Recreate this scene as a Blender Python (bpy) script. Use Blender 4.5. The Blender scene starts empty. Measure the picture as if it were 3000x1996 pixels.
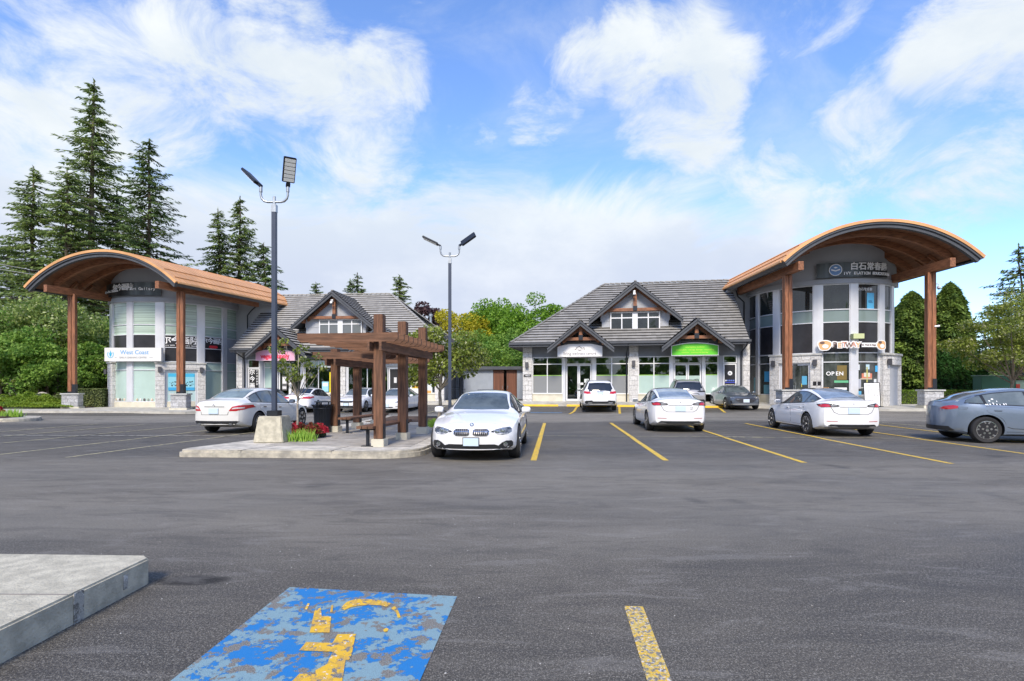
import bpy, bmesh, math, random
from mathutils import Vector, Matrix, noise
from mathutils.bvhtree import BVHTree
from mathutils.geometry import delaunay_2d_cdt
PI = math.pi
R = math.radians
sc = bpy.context.scene
C = sc.collection
rnd = random.Random(7)

# ---------------------------------------------------------------- camera
CAM_H, FPX, HOR = 1.48, 1610.0, 1133.0
cd = bpy.data.cameras.new('camera')
cam = bpy.data.objects.new('camera', cd)
C.objects.link(cam)
cam.location = (0, 0, CAM_H)
cam.rotation_euler = (R(90), 0, 0)
cd.sensor_width = 36.0
cd.lens = 36.0 * FPX / 3000.0
cd.shift_y = (HOR - 998.0) / 3000.0
cd.clip_start = 0.1
cd.clip_end = 6000
sc.camera = cam

# ---------------------------------------------------------------- light
sc.view_settings.view_transform = 'Standard'
sc.view_settings.look = 'None'
sc.view_settings.exposure = 0.84
sc.view_settings.gamma = 1.0
sc.view_settings.use_curve_mapping = False
SUN_EL, SUN_AZ = 42.0, 190.0        # azimuth clockwise from +Y, behind the viewer
world = bpy.data.worlds.new('World')
sc.world = world
world.use_nodes = True
wt = world.node_tree
wt.nodes.clear()

def NN(t, typ, loc=(0, 0), **kw):
    n = t.nodes.new(typ)
    for k, v in kw.items():
        setattr(n, k, v)
    return n

def mth(t, op, a, b=None, c=None, clamp=False):
    n = t.nodes.new('ShaderNodeMath')
    n.operation = op
    n.use_clamp = clamp
    for i, v in enumerate((a, b, c)):
        if v is None:
            continue
        if isinstance(v, (int, float)):
            n.inputs[i].default_value = v
        else:
            t.links.new(v, n.inputs[i])
    return n.outputs[0]

def mixc(t, fac, a, b, mode='MIX'):
    n = t.nodes.new('ShaderNodeMix')
    n.data_type = 'RGBA'
    n.blend_type = mode
    n.clamp_factor = True
    for i, v in ((0, fac), (6, a), (7, b)):
        if isinstance(v, (int, float)):
            n.inputs[i].default_value = v
        elif isinstance(v, (tuple, list)):
            n.inputs[i].default_value = (v[0], v[1], v[2], 1)
        else:
            t.links.new(v, n.inputs[i])
    return n.outputs[2]

def mapr(t, v, a, b, c=0.0, d=1.0, smooth=True):
    n = t.nodes.new('ShaderNodeMapRange')
    n.interpolation_type = 'SMOOTHSTEP' if smooth else 'LINEAR'
    t.links.new(v, n.inputs[0])
    n.inputs[1].default_value = a
    n.inputs[2].default_value = b
    n.inputs[3].default_value = c
    n.inputs[4].default_value = d
    return n.outputs[0]

def sky_dir(px, py):
    v = Vector(((px - 1500) / FPX, 1.0, (HOR - py) / FPX))
    return v.normalized()

def build_world():
    t = wt
    sky = NN(t, 'ShaderNodeTexSky', sky_type='NISHITA')
    sky.sun_disc = False
    sky.sun_elevation = R(SUN_EL)
    sky.sun_rotation = R(SUN_AZ)
    sky.air_density = 1.0
    sky.dust_density = 0.6
    sky.ozone_density = 2.5
    tc = NN(t, 'ShaderNodeTexCoord')
    D = tc.outputs['Generated']
    sep = NN(t, 'ShaderNodeSeparateXYZ')
    t.links.new(D, sep.inputs[0])
    # cloud field: patches of cloud at fixed compass directions, broken up by fractal noise
    mp = NN(t, 'ShaderNodeMapping')
    mp.inputs['Scale'].default_value = (1.0, 1.0, 1.7)
    t.links.new(D, mp.inputs[0])
    def fbm(scale, detail, rough, off=(0, 0, 0), dist=0.0):
        m2 = NN(t, 'ShaderNodeMapping')
        m2.inputs['Location'].default_value = off
        t.links.new(mp.outputs[0], m2.inputs[0])
        n = NN(t, 'ShaderNodeTexNoise')
        n.inputs['Scale'].default_value = scale
        n.inputs['Detail'].default_value = detail
        n.inputs['Roughness'].default_value = rough
        n.inputs['Distortion'].default_value = dist
        t.links.new(m2.outputs[0], n.inputs['Vector'])
        return n.outputs['Fac']
    nz = fbm(6.5, 12, 0.66, (3, 1, 0), 0.5)
    nz2 = fbm(3.0, 10, 0.64, (0, 5, 2), 0.6)
    blobs = [(60, 330, 11, 1.0), (330, 260, 10, 1.0), (560, 150, 8, 1.0), (820, 150, 8, 1.05), (950, 300, 8, .9),
             (1120, 250, 6, 1.0), (700, 190, 7, 1.0), (200, 420, 9, .8), (1000, 500, 10, .75), (850, 420, 6, .5),
             (1720, 180, 5, 1.0), (1850, 150, 6, 1.1), (1990, 130, 6, 1.1), (2080, 230, 6, 1.0), (1930, 300, 7, 1.0),
             (2020, 370, 7, .95), (2120, 360, 4, .6), (1560, 320, 3.6, .62), (1640, 330, 3.6, .62), (2000, 430, 6, .6),
             (2800, 150, 6, 1.0), (2900, 100, 7, 1.1), (3000, 80, 8, 1.1), (2960, 200, 5, .8), (2390, 60, 4.5, .5),
             (1560, 440, 3, .5), (1530, 520, 4, .5), (2500, 430, 7, .7), (2300, 560, 9, .7), (2800, 480, 9, .62), (1420, 160, 3, .35)]
    acc = None
    for px, py, rad, w in blobs:
        d = sky_dir(px, py)
        vm = NN(t, 'ShaderNodeVectorMath', operation='DOT_PRODUCT')
        t.links.new(D, vm.inputs[0])
        vm.inputs[1].default_value = d
        f = mapr(t, vm.outputs['Value'], math.cos(R(rad * 1.0)), math.cos(R(rad * 0.1)), 0.0, w)
        acc = f if acc is None else mth(t, 'MAXIMUM', acc, f)
    puffs = mapr(t, mth(t, 'ADD', mth(t, 'MULTIPLY', acc, 0.55), mth(t, 'MULTIPLY', nz, 1.6)), 0.93, 1.50)
    # thin layer that thickens towards the horizon
    el = sep.outputs[2]
    lay = mapr(t, el, 0.42, 0.20)
    band = fbm(3.4, 11, 0.66, (1, 2, 9), 0.7)
    hole = None
    for px, py, rad, w in [(2700, 730, 9, 1), (2980, 720, 8, .9), (2450, 760, 5, .6), (2900, 850, 8, .8), (2150, 740, 5, .4)]:
        d = sky_dir(px, py)
        vm = NN(t, 'ShaderNodeVectorMath', operation='DOT_PRODUCT')
        t.links.new(D, vm.inputs[0])
        vm.inputs[1].default_value = d
        f = mapr(t, vm.outputs['Value'], math.cos(R(rad * 1.3)), math.cos(R(rad * 0.2)), 0.0, w)
        hole = f if hole is None else mth(t, 'MAXIMUM', hole, f)
    layer = mth(t, 'ADD', mth(t, 'MULTIPLY', lay, 0.85), mth(t, 'MULTIPLY', mth(t, 'SUBTRACT', band, 0.5), 1.5))
    layer = mth(t, 'SUBTRACT', layer, mth(t, 'MULTIPLY', hole, 0.9))
    layer = mapr(t, layer, 0.10, 0.62, 0.0, 0.96)
    wisps = mapr(t, nz2, 0.46, 0.76, 0.0, 0.34)
    cover = mth(t, 'MAXIMUM', mth(t, 'MAXIMUM', puffs, layer), wisps)
    # cloud colour: white tops, cooler lilac grey low down and where thick
    shade = mapr(t, fbm(4.0, 6, 0.6, (7, 0, 3)), 0.35, 0.7)
    hi = mixc(t, shade, (5.0, 5.5, 6.0), (6.1, 6.4, 6.55))
    lo = mixc(t, shade, (4.2, 4.55, 5.45), (5.25, 5.5, 6.05))
    ccol = mixc(t, mapr(t, el, 0.14, 0.34), lo, hi)
    # blue of the clear sky: the Sky Texture, a little more saturated
    hs = NN(t, 'ShaderNodeHueSaturation')
    hs.inputs['Saturation'].default_value = 1.05
    hs.inputs['Value'].default_value = 1.0
    t.links.new(sky.outputs[0], hs.inputs['Color'])
    blue = mixc(t, 1.0, hs.outputs[0], (1.5, 1.62, 1.95), 'MULTIPLY')
    col = mixc(t, cover, blue, ccol)
    # below the horizon
    bg = NN(t, 'ShaderNodeBackground')
    bg.inputs['Strength'].default_value = 0.088
    t.links.new(col, bg.inputs['Color'])
    out = NN(t, 'ShaderNodeOutputWorld')
    t.links.new(bg.outputs[0], out.inputs['Surface'])
build_world()

sd = bpy.data.lights.new('sun', 'SUN')
sd.energy = 2.4
sd.angle = R(14)
sd.color = (1.0, 0.89, 0.73)
so = bpy.data.objects.new('sun', sd)
C.objects.link(so)
_az, _el = R(SUN_AZ), R(SUN_EL)
_sv = Vector((math.sin(_az) * math.cos(_el), math.cos(_az) * math.cos(_el), math.sin(_el)))
so.rotation_euler = _sv.to_track_quat('Z', 'Y').to_euler()
so.location = _sv * 100
sc.cycles.max_bounces = 6
sc.cycles.transparent_max_bounces = 8
sc.cycles.sample_clamp_indirect = 6
sc.cycles.use_denoising = True

# ---------------------------------------------------------------- materials
MATS = {}
def mat(name, col, rough=0.6, metal=0.0, var=0.0, vscale=3.0, bump=0.0, bscale=40.0, coat=0.0, spec=0.5, col2=None, coords='Object', vdetail=5, stretch=None):
    if name in MATS:
        return MATS[name]
    m = bpy.data.materials.new(name)
    m.use_nodes = True
    t = m.node_tree
    b = t.nodes['Principled BSDF']
    b.inputs['Base Color'].default_value = (*col, 1)
    b.inputs['Roughness'].default_value = rough
    b.inputs['Metallic'].default_value = metal
    b.inputs['Specular IOR Level'].default_value = spec
    if coat:
        b.inputs['Coat Weight'].default_value = coat
        b.inputs['Coat Roughness'].default_value = 0.03
    if var or bump:
        tc = NN(t, 'ShaderNodeTexCoord')
        v = tc.outputs[coords]
        if stretch:
            mp = NN(t, 'ShaderNodeMapping')
            mp.inputs['Scale'].default_value = stretch
            t.links.new(v, mp.inputs[0])
            v = mp.outputs[0]
        if var:
            n = NN(t, 'ShaderNodeTexNoise')
            n.inputs['Scale'].default_value = vscale
            n.inputs['Detail'].default_value = vdetail
            n.inputs['Roughness'].default_value = 0.6
            t.links.new(v, n.inputs['Vector'])
            c2 = col2 or tuple(x * (1 - var) for x in col)
            c1 = col if col2 else tuple(min(1, x * (1 + var * .6)) for x in col)
            f = mapr(t, n.outputs['Fac'], 0.32, 0.68)
            t.links.new(mixc(t, f, c2, c1), b.inputs['Base Color'])
        if bump:
            n2 = NN(t, 'ShaderNodeTexNoise')
            n2.inputs['Scale'].default_value = bscale
            n2.inputs['Detail'].default_value = 4
            t.links.new(v, n2.inputs['Vector'])
            bp = NN(t, 'ShaderNodeBump')
            bp.inputs['Strength'].default_value = bump
            bp.inputs['Distance'].default_value = 0.02
            t.links.new(n2.outputs['Fac'], bp.inputs['Height'])
            t.links.new(bp.outputs[0], b.inputs['Normal'])
    MATS[name] = m
    return m

def stone_mat(name, c1, c2, sc_=2.2, joint=(0.16, 0.16, 0.165)):
    """rough ashlar: irregular blocks with joints"""
    m = bpy.data.materials.new(name)
    m.use_nodes = True
    t = m.node_tree
    b = t.nodes['Principled BSDF']
    b.inputs['Roughness'].default_value = 0.85
    tc = NN(t, 'ShaderNodeTexCoord')
    sp = NN(t, 'ShaderNodeSeparateXYZ')
    t.links.new(tc.outputs['Object'], sp.inputs[0])
    cb = NN(t, 'ShaderNodeCombineXYZ')
    t.links.new(mth(t, 'ADD', sp.outputs[0], mth(t, 'MULTIPLY', sp.outputs[1], 1.0)), cb.inputs[0])
    t.links.new(sp.outputs[2], cb.inputs[1])
    nz = NN(t, 'ShaderNodeTexNoise')
    nz.inputs['Scale'].default_value = 3
    t.links.new(cb.outputs[0], nz.inputs['Vector'])
    dv = NN(t, 'ShaderNodeVectorMath', operation='MULTIPLY_ADD')
    t.links.new(nz.outputs['Color'], dv.inputs[0])
    dv.inputs[1].default_value = (0.12, 0.12, 0.0)
    t.links.new(cb.outputs[0], dv.inputs[2])
    br = NN(t, 'ShaderNodeTexBrick')
    br.inputs['Scale'].default_value = sc_
    br.inputs['Mortar Size'].default_value = 0.012
    br.inputs['Mortar Smooth'].default_value = 0.4
    br.inputs['Brick Width'].default_value = 0.85
    br.inputs['Row Height'].default_value = 0.5
    br.offset = 0.37
    br.squash = 1.6
    br.squash_frequency = 3
    br.inputs['Color1'].default_value = (*c1, 1)
    br.inputs['Color2'].default_value = (*c2, 1)
    br.inputs['Mortar'].default_value = (*joint, 1)
    t.links.new(dv.outputs[0], br.inputs['Vector'])
    n = NN(t, 'ShaderNodeTexNoise')
    n.inputs['Scale'].default_value = 9
    n.inputs['Detail'].default_value = 7
    n.inputs['Roughness'].default_value = 0.7
    t.links.new(tc.outputs['Object'], n.inputs['Vector'])
    f = mapr(t, n.outputs['Fac'], 0.3, 0.7, 0.72, 1.18)
    cc = NN(t, 'ShaderNodeMix', data_type='RGBA', blend_type='MULTIPLY')
    cc.inputs[0].default_value = 1
    t.links.new(br.outputs['Color'], cc.inputs[6])
    t.links.new(f, cc.inputs[7])
    t.links.new(cc.outputs[2], b.inputs['Base Color'])
    bp = NN(t, 'ShaderNodeBump')
    bp.inputs['Strength'].default_value = 0.9
    bp.inputs['Distance'].default_value = 0.03
    hgt = mth(t, 'SUBTRACT', mth(t, 'MULTIPLY', n.outputs['Fac'], 0.9), br.outputs['Fac'])
    t.links.new(hgt, bp.inputs['Height'])
    t.links.new(bp.outputs[0], b.inputs['Normal'])
    MATS[name] = m
    return m

def asphalt_mat():
    m = bpy.data.materials.new('asphalt')
    m.use_nodes = True
    t = m.node_tree
    b = t.nodes['Principled BSDF']
    b.inputs['Specular IOR Level'].default_value = 0.25
    tc = NN(t, 'ShaderNodeTexCoord')
    O = tc.outputs['Object']
    def nz(s, d=4, r=0.55, st=(1, 1, 1), dist=0.0):
        mp = NN(t, 'ShaderNodeMapping')
        mp.inputs['Scale'].default_value = st
        t.links.new(O, mp.inputs[0])
        n = NN(t, 'ShaderNodeTexNoise')
        n.inputs['Scale'].default_value = s
        n.inputs['Detail'].default_value = d
        n.inputs['Roughness'].default_value = r
        n.inputs['Distortion'].default_value = dist
        t.links.new(mp.outputs[0], n.inputs['Vector'])
        return n.outputs['Fac']
    fine = nz(150, 3, 0.75)
    mid = nz(32, 4, 0.65)
    big = nz(0.33, 5, 0.6, (0.5, 1, 1), 0.4)
    sweep = nz(0.8, 4, 0.6, (0.22, 1.1, 1), 0.8)
    vor = NN(t, 'ShaderNodeTexVoronoi')
    vor.inputs['Scale'].default_value = 95
    t.links.new(O, vor.inputs['Vector'])
    stone = mapr(t, vor.outputs['Distance'], 0.15, 0.5, 1, 0)
    rsel = NN(t, 'ShaderNodeSeparateColor')
    t.links.new(vor.outputs['Color'], rsel.inputs[0])
    agg = mth(t, 'MULTIPLY', stone, mapr(t, rsel.outputs[0], 0.55, 1.0))
    base = mixc(t, mapr(t, big, 0.36, 0.62), (0.088, 0.078, 0.061), (0.160, 0.142, 0.111))
    base = mixc(t, mapr(t, sweep, 0.5, 0.72, 0, 0.6), base, (0.205, 0.187, 0.150))
    base = mixc(t, mapr(t, fine, 0.32, 0.72, 0, 0.8), mixc(t, 0.6, base, (0.03, 0.03, 0.034)), base)
    base = mixc(t, mth(t, 'MULTIPLY', agg, mapr(t, mid, 0.3, 0.7, 0.25, 0.95)), base, (0.44, 0.41, 0.35))
    g1 = nz(95, 2, 0.9); g2_ = nz(45, 3, 0.9)
    gr = mth(t, 'ADD', mth(t, 'MULTIPLY', g1, .6), mth(t, 'MULTIPLY', g2_, .4))
    base = mixc(t, mapr(t, gr, 0.40, 0.50, 0.6, 0.0), base, (0.03, 0.03, 0.032))
    base = mixc(t, mapr(t, gr, 0.51, 0.60, 0.0, 0.5), base, (0.40, 0.375, 0.32))
    # the paler worn wheel track across the near aisle, and the oil stains of the stalls
    sp = NN(t, 'ShaderNodeSeparateXYZ')
    t.links.new(O, sp.inputs[0])
    ay = mth(t, 'ADD', sp.outputs[1], mth(t, 'MULTIPLY', mth(t, 'SUBTRACT', big, 0.5), 3.0))
    worn = mth(t, 'MULTIPLY', mapr(t, ay, 4.0, 6.2), mapr(t, ay, 12.5, 10.0))
    far = mth(t, 'MULTIPLY', mapr(t, ay, 22.0, 24.0), mapr(t, ay, 31.0, 29.0))
    wf = mth(t, 'MAXIMUM', mth(t, 'MULTIPLY', worn, 0.42), mth(t, 'MULTIPLY', far, 0.75))
    wf = mth(t, 'MULTIPLY', wf, mapr(t, sweep, 0.25, 0.6, 0.45, 1.0))
    base = mixc(t, wf, base, mixc(t, mapr(t, fine, 0.3, 0.7), (0.168, 0.153, 0.124), (0.39, 0.36, 0.30)))
    oil = mapr(t, nz(0.55, 3, 0.5, (1, 0.8, 1)), 0.64, 0.72, 0, 0.5)
    base = mixc(t, oil, base, (0.028, 0.028, 0.03))
    # dark stain by the near kerb corner
    q1 = mth(t, 'POWER', mth(t, 'DIVIDE', mth(t, 'SUBTRACT', sp.outputs[0], -2.45), .34), 2.0); q2 = mth(t, 'POWER', mth(t, 'DIVIDE', mth(t, 'SUBTRACT', sp.outputs[1], 4.2), .13), 2.0)
    st = mapr(t, mth(t, 'ADD', mth(t, 'ADD', q1, q2), mth(t, 'MULTIPLY', mid, .8)), .7, 1.5, .85, 0)
    base = mixc(t, st, base, (0.02, 0.018, 0.016))
    # hairline cracks
    cv = NN(t, 'ShaderNodeTexVoronoi', feature='DISTANCE_TO_EDGE')
    cv.inputs['Scale'].default_value = 0.42
    dvm = NN(t, 'ShaderNodeVectorMath', operation='MULTIPLY_ADD')
    nn = NN(t, 'ShaderNodeTexNoise')
    nn.inputs['Scale'].default_value = 1.6
    nn.inputs['Detail'].default_value = 6
    t.links.new(O, nn.inputs['Vector'])
    t.links.new(nn.outputs['Color'], dvm.inputs[0])
    dvm.inputs[1].default_value = (1.3, 1.3, 0)
    t.links.new(O, dvm.inputs[2])
    t.links.new(dvm.outputs[0], cv.inputs['Vector'])
    blot = nz(2.6, 7, 0.7, (0.35, 1.2, 1), 1.2)
    base = mixc(t, mapr(t, blot, 0.50, 0.62, 0.0, 0.28), base, (0.045, 0.043, 0.043))
    base = mixc(t, mapr(t, blot, 0.46, 0.36, 0.0, 0.22), base, (0.30, 0.285, 0.26))
    crk = mth(t, 'MULTIPLY', mapr(t, cv.outputs['Distance'], 0.0, 0.007, 1, 0), mapr(t, big, 0.60, 0.66, 0, 0.6))
    base = mixc(t, crk, base, (0.02, 0.02, 0.022))
    t.links.new(base, b.inputs['Base Color'])
    t.links.new(mapr(t, big, 0.3, 0.7, 0.55, 0.82), b.inputs['Roughness'])
    bp = NN(t, 'ShaderNodeBump')
    bp.inputs['Strength'].default_value = 0.55
    bp.inputs['Distance'].default_value = 0.006
    t.links.new(mth(t, 'ADD', mth(t, 'MULTIPLY', fine, 0.7), stone), bp.inputs['Height'])
    t.links.new(bp.outputs[0], b.inputs['Normal'])
    MATS['asphalt'] = m
    return m

def paint_mat(name, col, under=None, wear=0.5, scale=9.0, under2=None):
    """road paint worn through in islands with a shape of their own"""
    m = bpy.data.materials.new(name)
    m.use_nodes = True
    t = m.node_tree
    b = t.nodes['Principled BSDF']
    b.inputs['Roughness'].default_value = 0.7
    tc = NN(t, 'ShaderNodeTexCoord')
    def nz(s, d=6, r=0.6, o=0):
        mp = NN(t, 'ShaderNodeMapping')
        mp.inputs['Location'].default_value = (o, o * 2, 0)
        t.links.new(tc.outputs['Object'], mp.inputs[0])
        n = NN(t, 'ShaderNodeTexNoise')
        n.inputs['Scale'].default_value = s
        n.inputs['Detail'].default_value = d
        n.inputs['Roughness'].default_value = r
        t.links.new(mp.outputs[0], n.inputs['Vector'])
        return n.outputs['Fac']
    grain = nz(220, 2, 0.6)
    c = mixc(t, mapr(t, grain, 0.3, 0.7, 0, 0.35), col, tuple(x * 0.6 for x in col))
    gry = mixc(t, mapr(t, grain, 0.35, 0.65), (0.07, 0.068, 0.06), (0.30, 0.285, 0.25))
    if under is not None:
        un = mixc(t, mapr(t, grain, 0.4, 0.7, 0, 0.6), under, (0.10, 0.12, 0.14))
        nw = nz(scale * .45, 12, 0.72, 3)
        c = mixc(t, mapr(t, nw, wear - .006, wear + .006, 0, 1), c, un)
        c = mixc(t, mapr(t, mth(t, 'ABSOLUTE', mth(t, 'SUBTRACT', nw, wear)), 0.0, 0.008, .75, 0), c, (0.05, 0.06, 0.07))
    c = mixc(t, mapr(t, nz(scale, 9, 0.66, 11), wear + 0.045, wear + 0.06), c, gry)
    if under2 is not None:
        c = mixc(t, mapr(t, nz(scale * 1.7, 9, 0.66, 21), wear + 0.1, wear + 0.115), c, under2)
    t.links.new(c, b.inputs['Base Color'])
    bp = NN(t, 'ShaderNodeBump')
    bp.inputs['Strength'].default_value = 0.5
    bp.inputs['Distance'].default_value = 0.004
    t.links.new(grain, bp.inputs['Height'])
    t.links.new(bp.outputs[0], b.inputs['Normal'])
    MATS[name] = m
    return m

def leaf_mat(name, c1, c2, trans=0.25, c3=None):
    m = bpy.data.materials.new(name)
    m.use_nodes = True
    t = m.node_tree
    b = t.nodes['Principled BSDF']
    b.inputs['Roughness'].default_value = 0.55
    b.inputs['Specular IOR Level'].default_value = 0.35
    gi = NN(t, 'ShaderNodeNewGeometry')
    tc = NN(t, 'ShaderNodeTexCoord')
    n = NN(t, 'ShaderNodeTexNoise')
    n.inputs['Scale'].default_value = 0.9
    n.inputs['Detail'].default_value = 3
    t.links.new(tc.outputs['Object'], n.inputs['Vector'])
    f = mth(t, 'ADD', mth(t, 'MULTIPLY', gi.outputs['Random Per Island'], 0.55), mth(t, 'MULTIPLY', mapr(t, n.outputs['Fac'], 0.3, 0.7), 0.45))
    c = mixc(t, f, c1, c2)
    if c3:
        c = mixc(t, mapr(t, gi.outputs['Random Per Island'], 0.87, 0.90), c, c3)
    t.links.new(c, b.inputs['Base Color'])
    tr = NN(t, 'ShaderNodeBsdfTranslucent')
    t.links.new(c, tr.inputs['Color'])
    mx = NN(t, 'ShaderNodeMixShader')
    mx.inputs[0].default_value = trans
    t.links.new(b.outputs[0], mx.inputs[1])
    t.links.new(tr.outputs[0], mx.inputs[2])
    t.links.new(mx.outputs[0], t.nodes['Material Output'].inputs['Surface'])
    MATS[name] = m
    return m

ASPH = asphalt_mat()
CONC = mat('concrete', (0.56, 0.52, 0.44), 0.85, var=0.35, vscale=3.5, bump=0.5, bscale=90, vdetail=9)
CONCG = mat('concrete_grey', (0.50, 0.465, 0.36), 0.85, var=0.22, vscale=9.0, bump=0.5, bscale=60, vdetail=9)
KERB = mat('kerb_concrete', (0.58, 0.53, 0.42), 0.9, var=0.5, vscale=4.5, bump=0.5, bscale=60, col2=(0.30, 0.28, 0.235), vdetail=9)
SOIL = mat('soil', (0.09, 0.055, 0.038), 0.95, var=0.4, vscale=6, bump=1.0, bscale=30)
LAWN = mat('ground_cover_green', (0.06, 0.09, 0.03), 0.95, var=0.4, vscale=0.8, bump=1.0, bscale=9)
WALLG = mat('stucco_grey', (0.40, 0.42, 0.455), 0.8, var=0.06, vscale=0.7, bump=0.15, bscale=120)
WALLD = mat('stucco_dark', (0.20, 0.212, 0.23), 0.75, var=0.08, vscale=1.0, bump=0.15, bscale=120)
FASCIA = mat('fascia_charcoal', (0.068, 0.074, 0.085), 0.55, var=0.15, vscale=2)
SOFFIT = mat('soffit_wood', (0.19, 0.085, 0.042), 0.6, var=0.35, vscale=2.0, stretch=(8, 0.6, 1))
COPPER = mat('copper_roof', (0.78, 0.41, 0.17), 0.42, metal=0.25, var=0.16, vscale=0.8)
COPPERD = mat('copper_seam', (0.52, 0.26, 0.11), 0.5, metal=0.2)
TIMBER = mat('timber_stain', (0.30, 0.118, 0.052), 0.5, var=0.45, vscale=2.2, stretch=(9, 9, 0.7), bump=0.1, bscale=12)
TIMBERB = mat('timber_beam', (0.27, 0.112, 0.052), 0.55, var=0.4, vscale=2.2, stretch=(1.0, 6, 6), bump=0.1, bscale=12)
PERG = mat('cedar_post', (0.165, 0.078, 0.042), 0.75, var=0.5, vscale=2.0, stretch=(9, 9, 0.8), bump=0.35, bscale=7, vdetail=8)
PERGB = mat('cedar_beam', (0.165, 0.08, 0.043), 0.75, var=0.45, vscale=2.0, stretch=(0.9, 9, 9), bump=0.3, bscale=7, vdetail=8)
BLACKM = mat('black_metal', (0.022, 0.026, 0.034), 0.42, metal=0.3, var=0.15, vscale=3)
POLEM = mat('pole_paint', (0.045, 0.06, 0.095), 0.4, var=0.12, vscale=2)
GALV = mat('galvanised', (0.42, 0.45, 0.47), 0.4, metal=0.7, var=0.2, vscale=8)
ALU = mat('aluminium', (0.72, 0.73, 0.76), 0.35, metal=0.3, var=0.05, vscale=1)
WHITEF = mat('white_frame', (0.74, 0.75, 0.76), 0.4)
CREAM = mat('cream_panel', (0.62, 0.585, 0.47), 0.7, var=0.1, vscale=2)
STONE = stone_mat('ashlar_stone', (0.56, 0.55, 0.53), (0.66, 0.65, 0.63), 1.55, (0.40, 0.395, 0.385))
STONED = stone_mat('ashlar_stone_dark', (0.40, 0.40, 0.40), (0.56, 0.56, 0.56), 2.2, (0.28, 0.28, 0.28))
CAP = mat('cast_cap', (0.50, 0.50, 0.47), 0.8, var=0.2, vscale=4, bump=0.3, bscale=30)
GLASSD = mat('window_glass', (0.028, 0.036, 0.036), 0.03, spec=0.9, var=0.5, vscale=0.9, col2=(0.014, 0.017, 0.018))
GLASSI = mat('window_glass_interior', (0.07, 0.08, 0.075), 0.04, spec=0.9, var=0.6, vscale=1.1, col2=(0.012, 0.015, 0.016))
def clear_glass():
    m = bpy.data.materials.new('shop_glass'); m.use_nodes = True; t = m.node_tree; t.nodes.clear()
    tr = NN(t, 'ShaderNodeBsdfTransparent'); tr.inputs['Color'].default_value = (.62, .68, .66, 1)
    gl = NN(t, 'ShaderNodeBsdfGlossy'); gl.inputs['Roughness'].default_value = .015; gl.inputs['Color'].default_value = (.9, .93, .93, 1)
    fr = NN(t, 'ShaderNodeFresnel'); fr.inputs['IOR'].default_value = 1.75
    mx = NN(t, 'ShaderNodeMixShader'); t.links.new(mth(t, 'MULTIPLY', fr.outputs[0], 1.6, clamp=True), mx.inputs[0])
    t.links.new(tr.outputs[0], mx.inputs[1]); t.links.new(gl.outputs[0], mx.inputs[2])
    o = NN(t, 'ShaderNodeOutputMaterial'); t.links.new(mx.outputs[0], o.inputs['Surface'])
    return m
GLASST = clear_glass()
GLASSG = mat('frosted_glass_grey', (0.24, 0.25, 0.255), 0.22, spec=0.5)
GLASSM = mat('frosted_glass_mint', (0.42, 0.55, 0.50), 0.16, spec=0.6, var=0.05, vscale=1)
BLIND = mat('blind_behind_glass', (0.44, 0.56, 0.48), 0.05, spec=0.7, var=0.3, vscale=2.0, stretch=(.05, .05, 9), vdetail=2)
SPANDREL = mat('spandrel_panel', (0.028, 0.027, 0.031), 0.28, var=0.2, vscale=2)
GLASSP = mat('spandrel_glass_green', (0.19, 0.25, 0.245), 0.08, spec=0.7)
WHITE = mat('sign_white', (0.88, 0.88, 0.88), 0.45)
BLACK = mat('matt_black', (0.012, 0.012, 0.014), 0.6)
YELLOW = mat('yellow_paint', (0.80, 0.50, 0.02), 0.6, var=0.12, vscale=6)
YLINE = paint_mat('line_yellow', (0.74, 0.49, 0.05), None, 0.53, 12)
YLINEF = paint_mat('line_faded', (0.50, 0.45, 0.26), None, 0.475, 9)
WLINE = paint_mat('line_white', (0.60, 0.58, 0.50), None, 0.49, 5)
YNEAR = paint_mat('line_yellow_worn', (0.78, 0.48, 0.03), (0.72, 0.50, 0.08), 0.475, 34, (0.6, 0.58, 0.58))
BLUEP = paint_mat('bay_blue', (0.012, 0.19, 0.50), (0.22, 0.36, 0.41), 0.495, 7.5)
YSYM = paint_mat('bay_symbol_yellow', (0.78, 0.47, 0.03), (0.72, 0.42, 0.04), 0.515, 17, (0.68, 0.66, 0.66))

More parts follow.
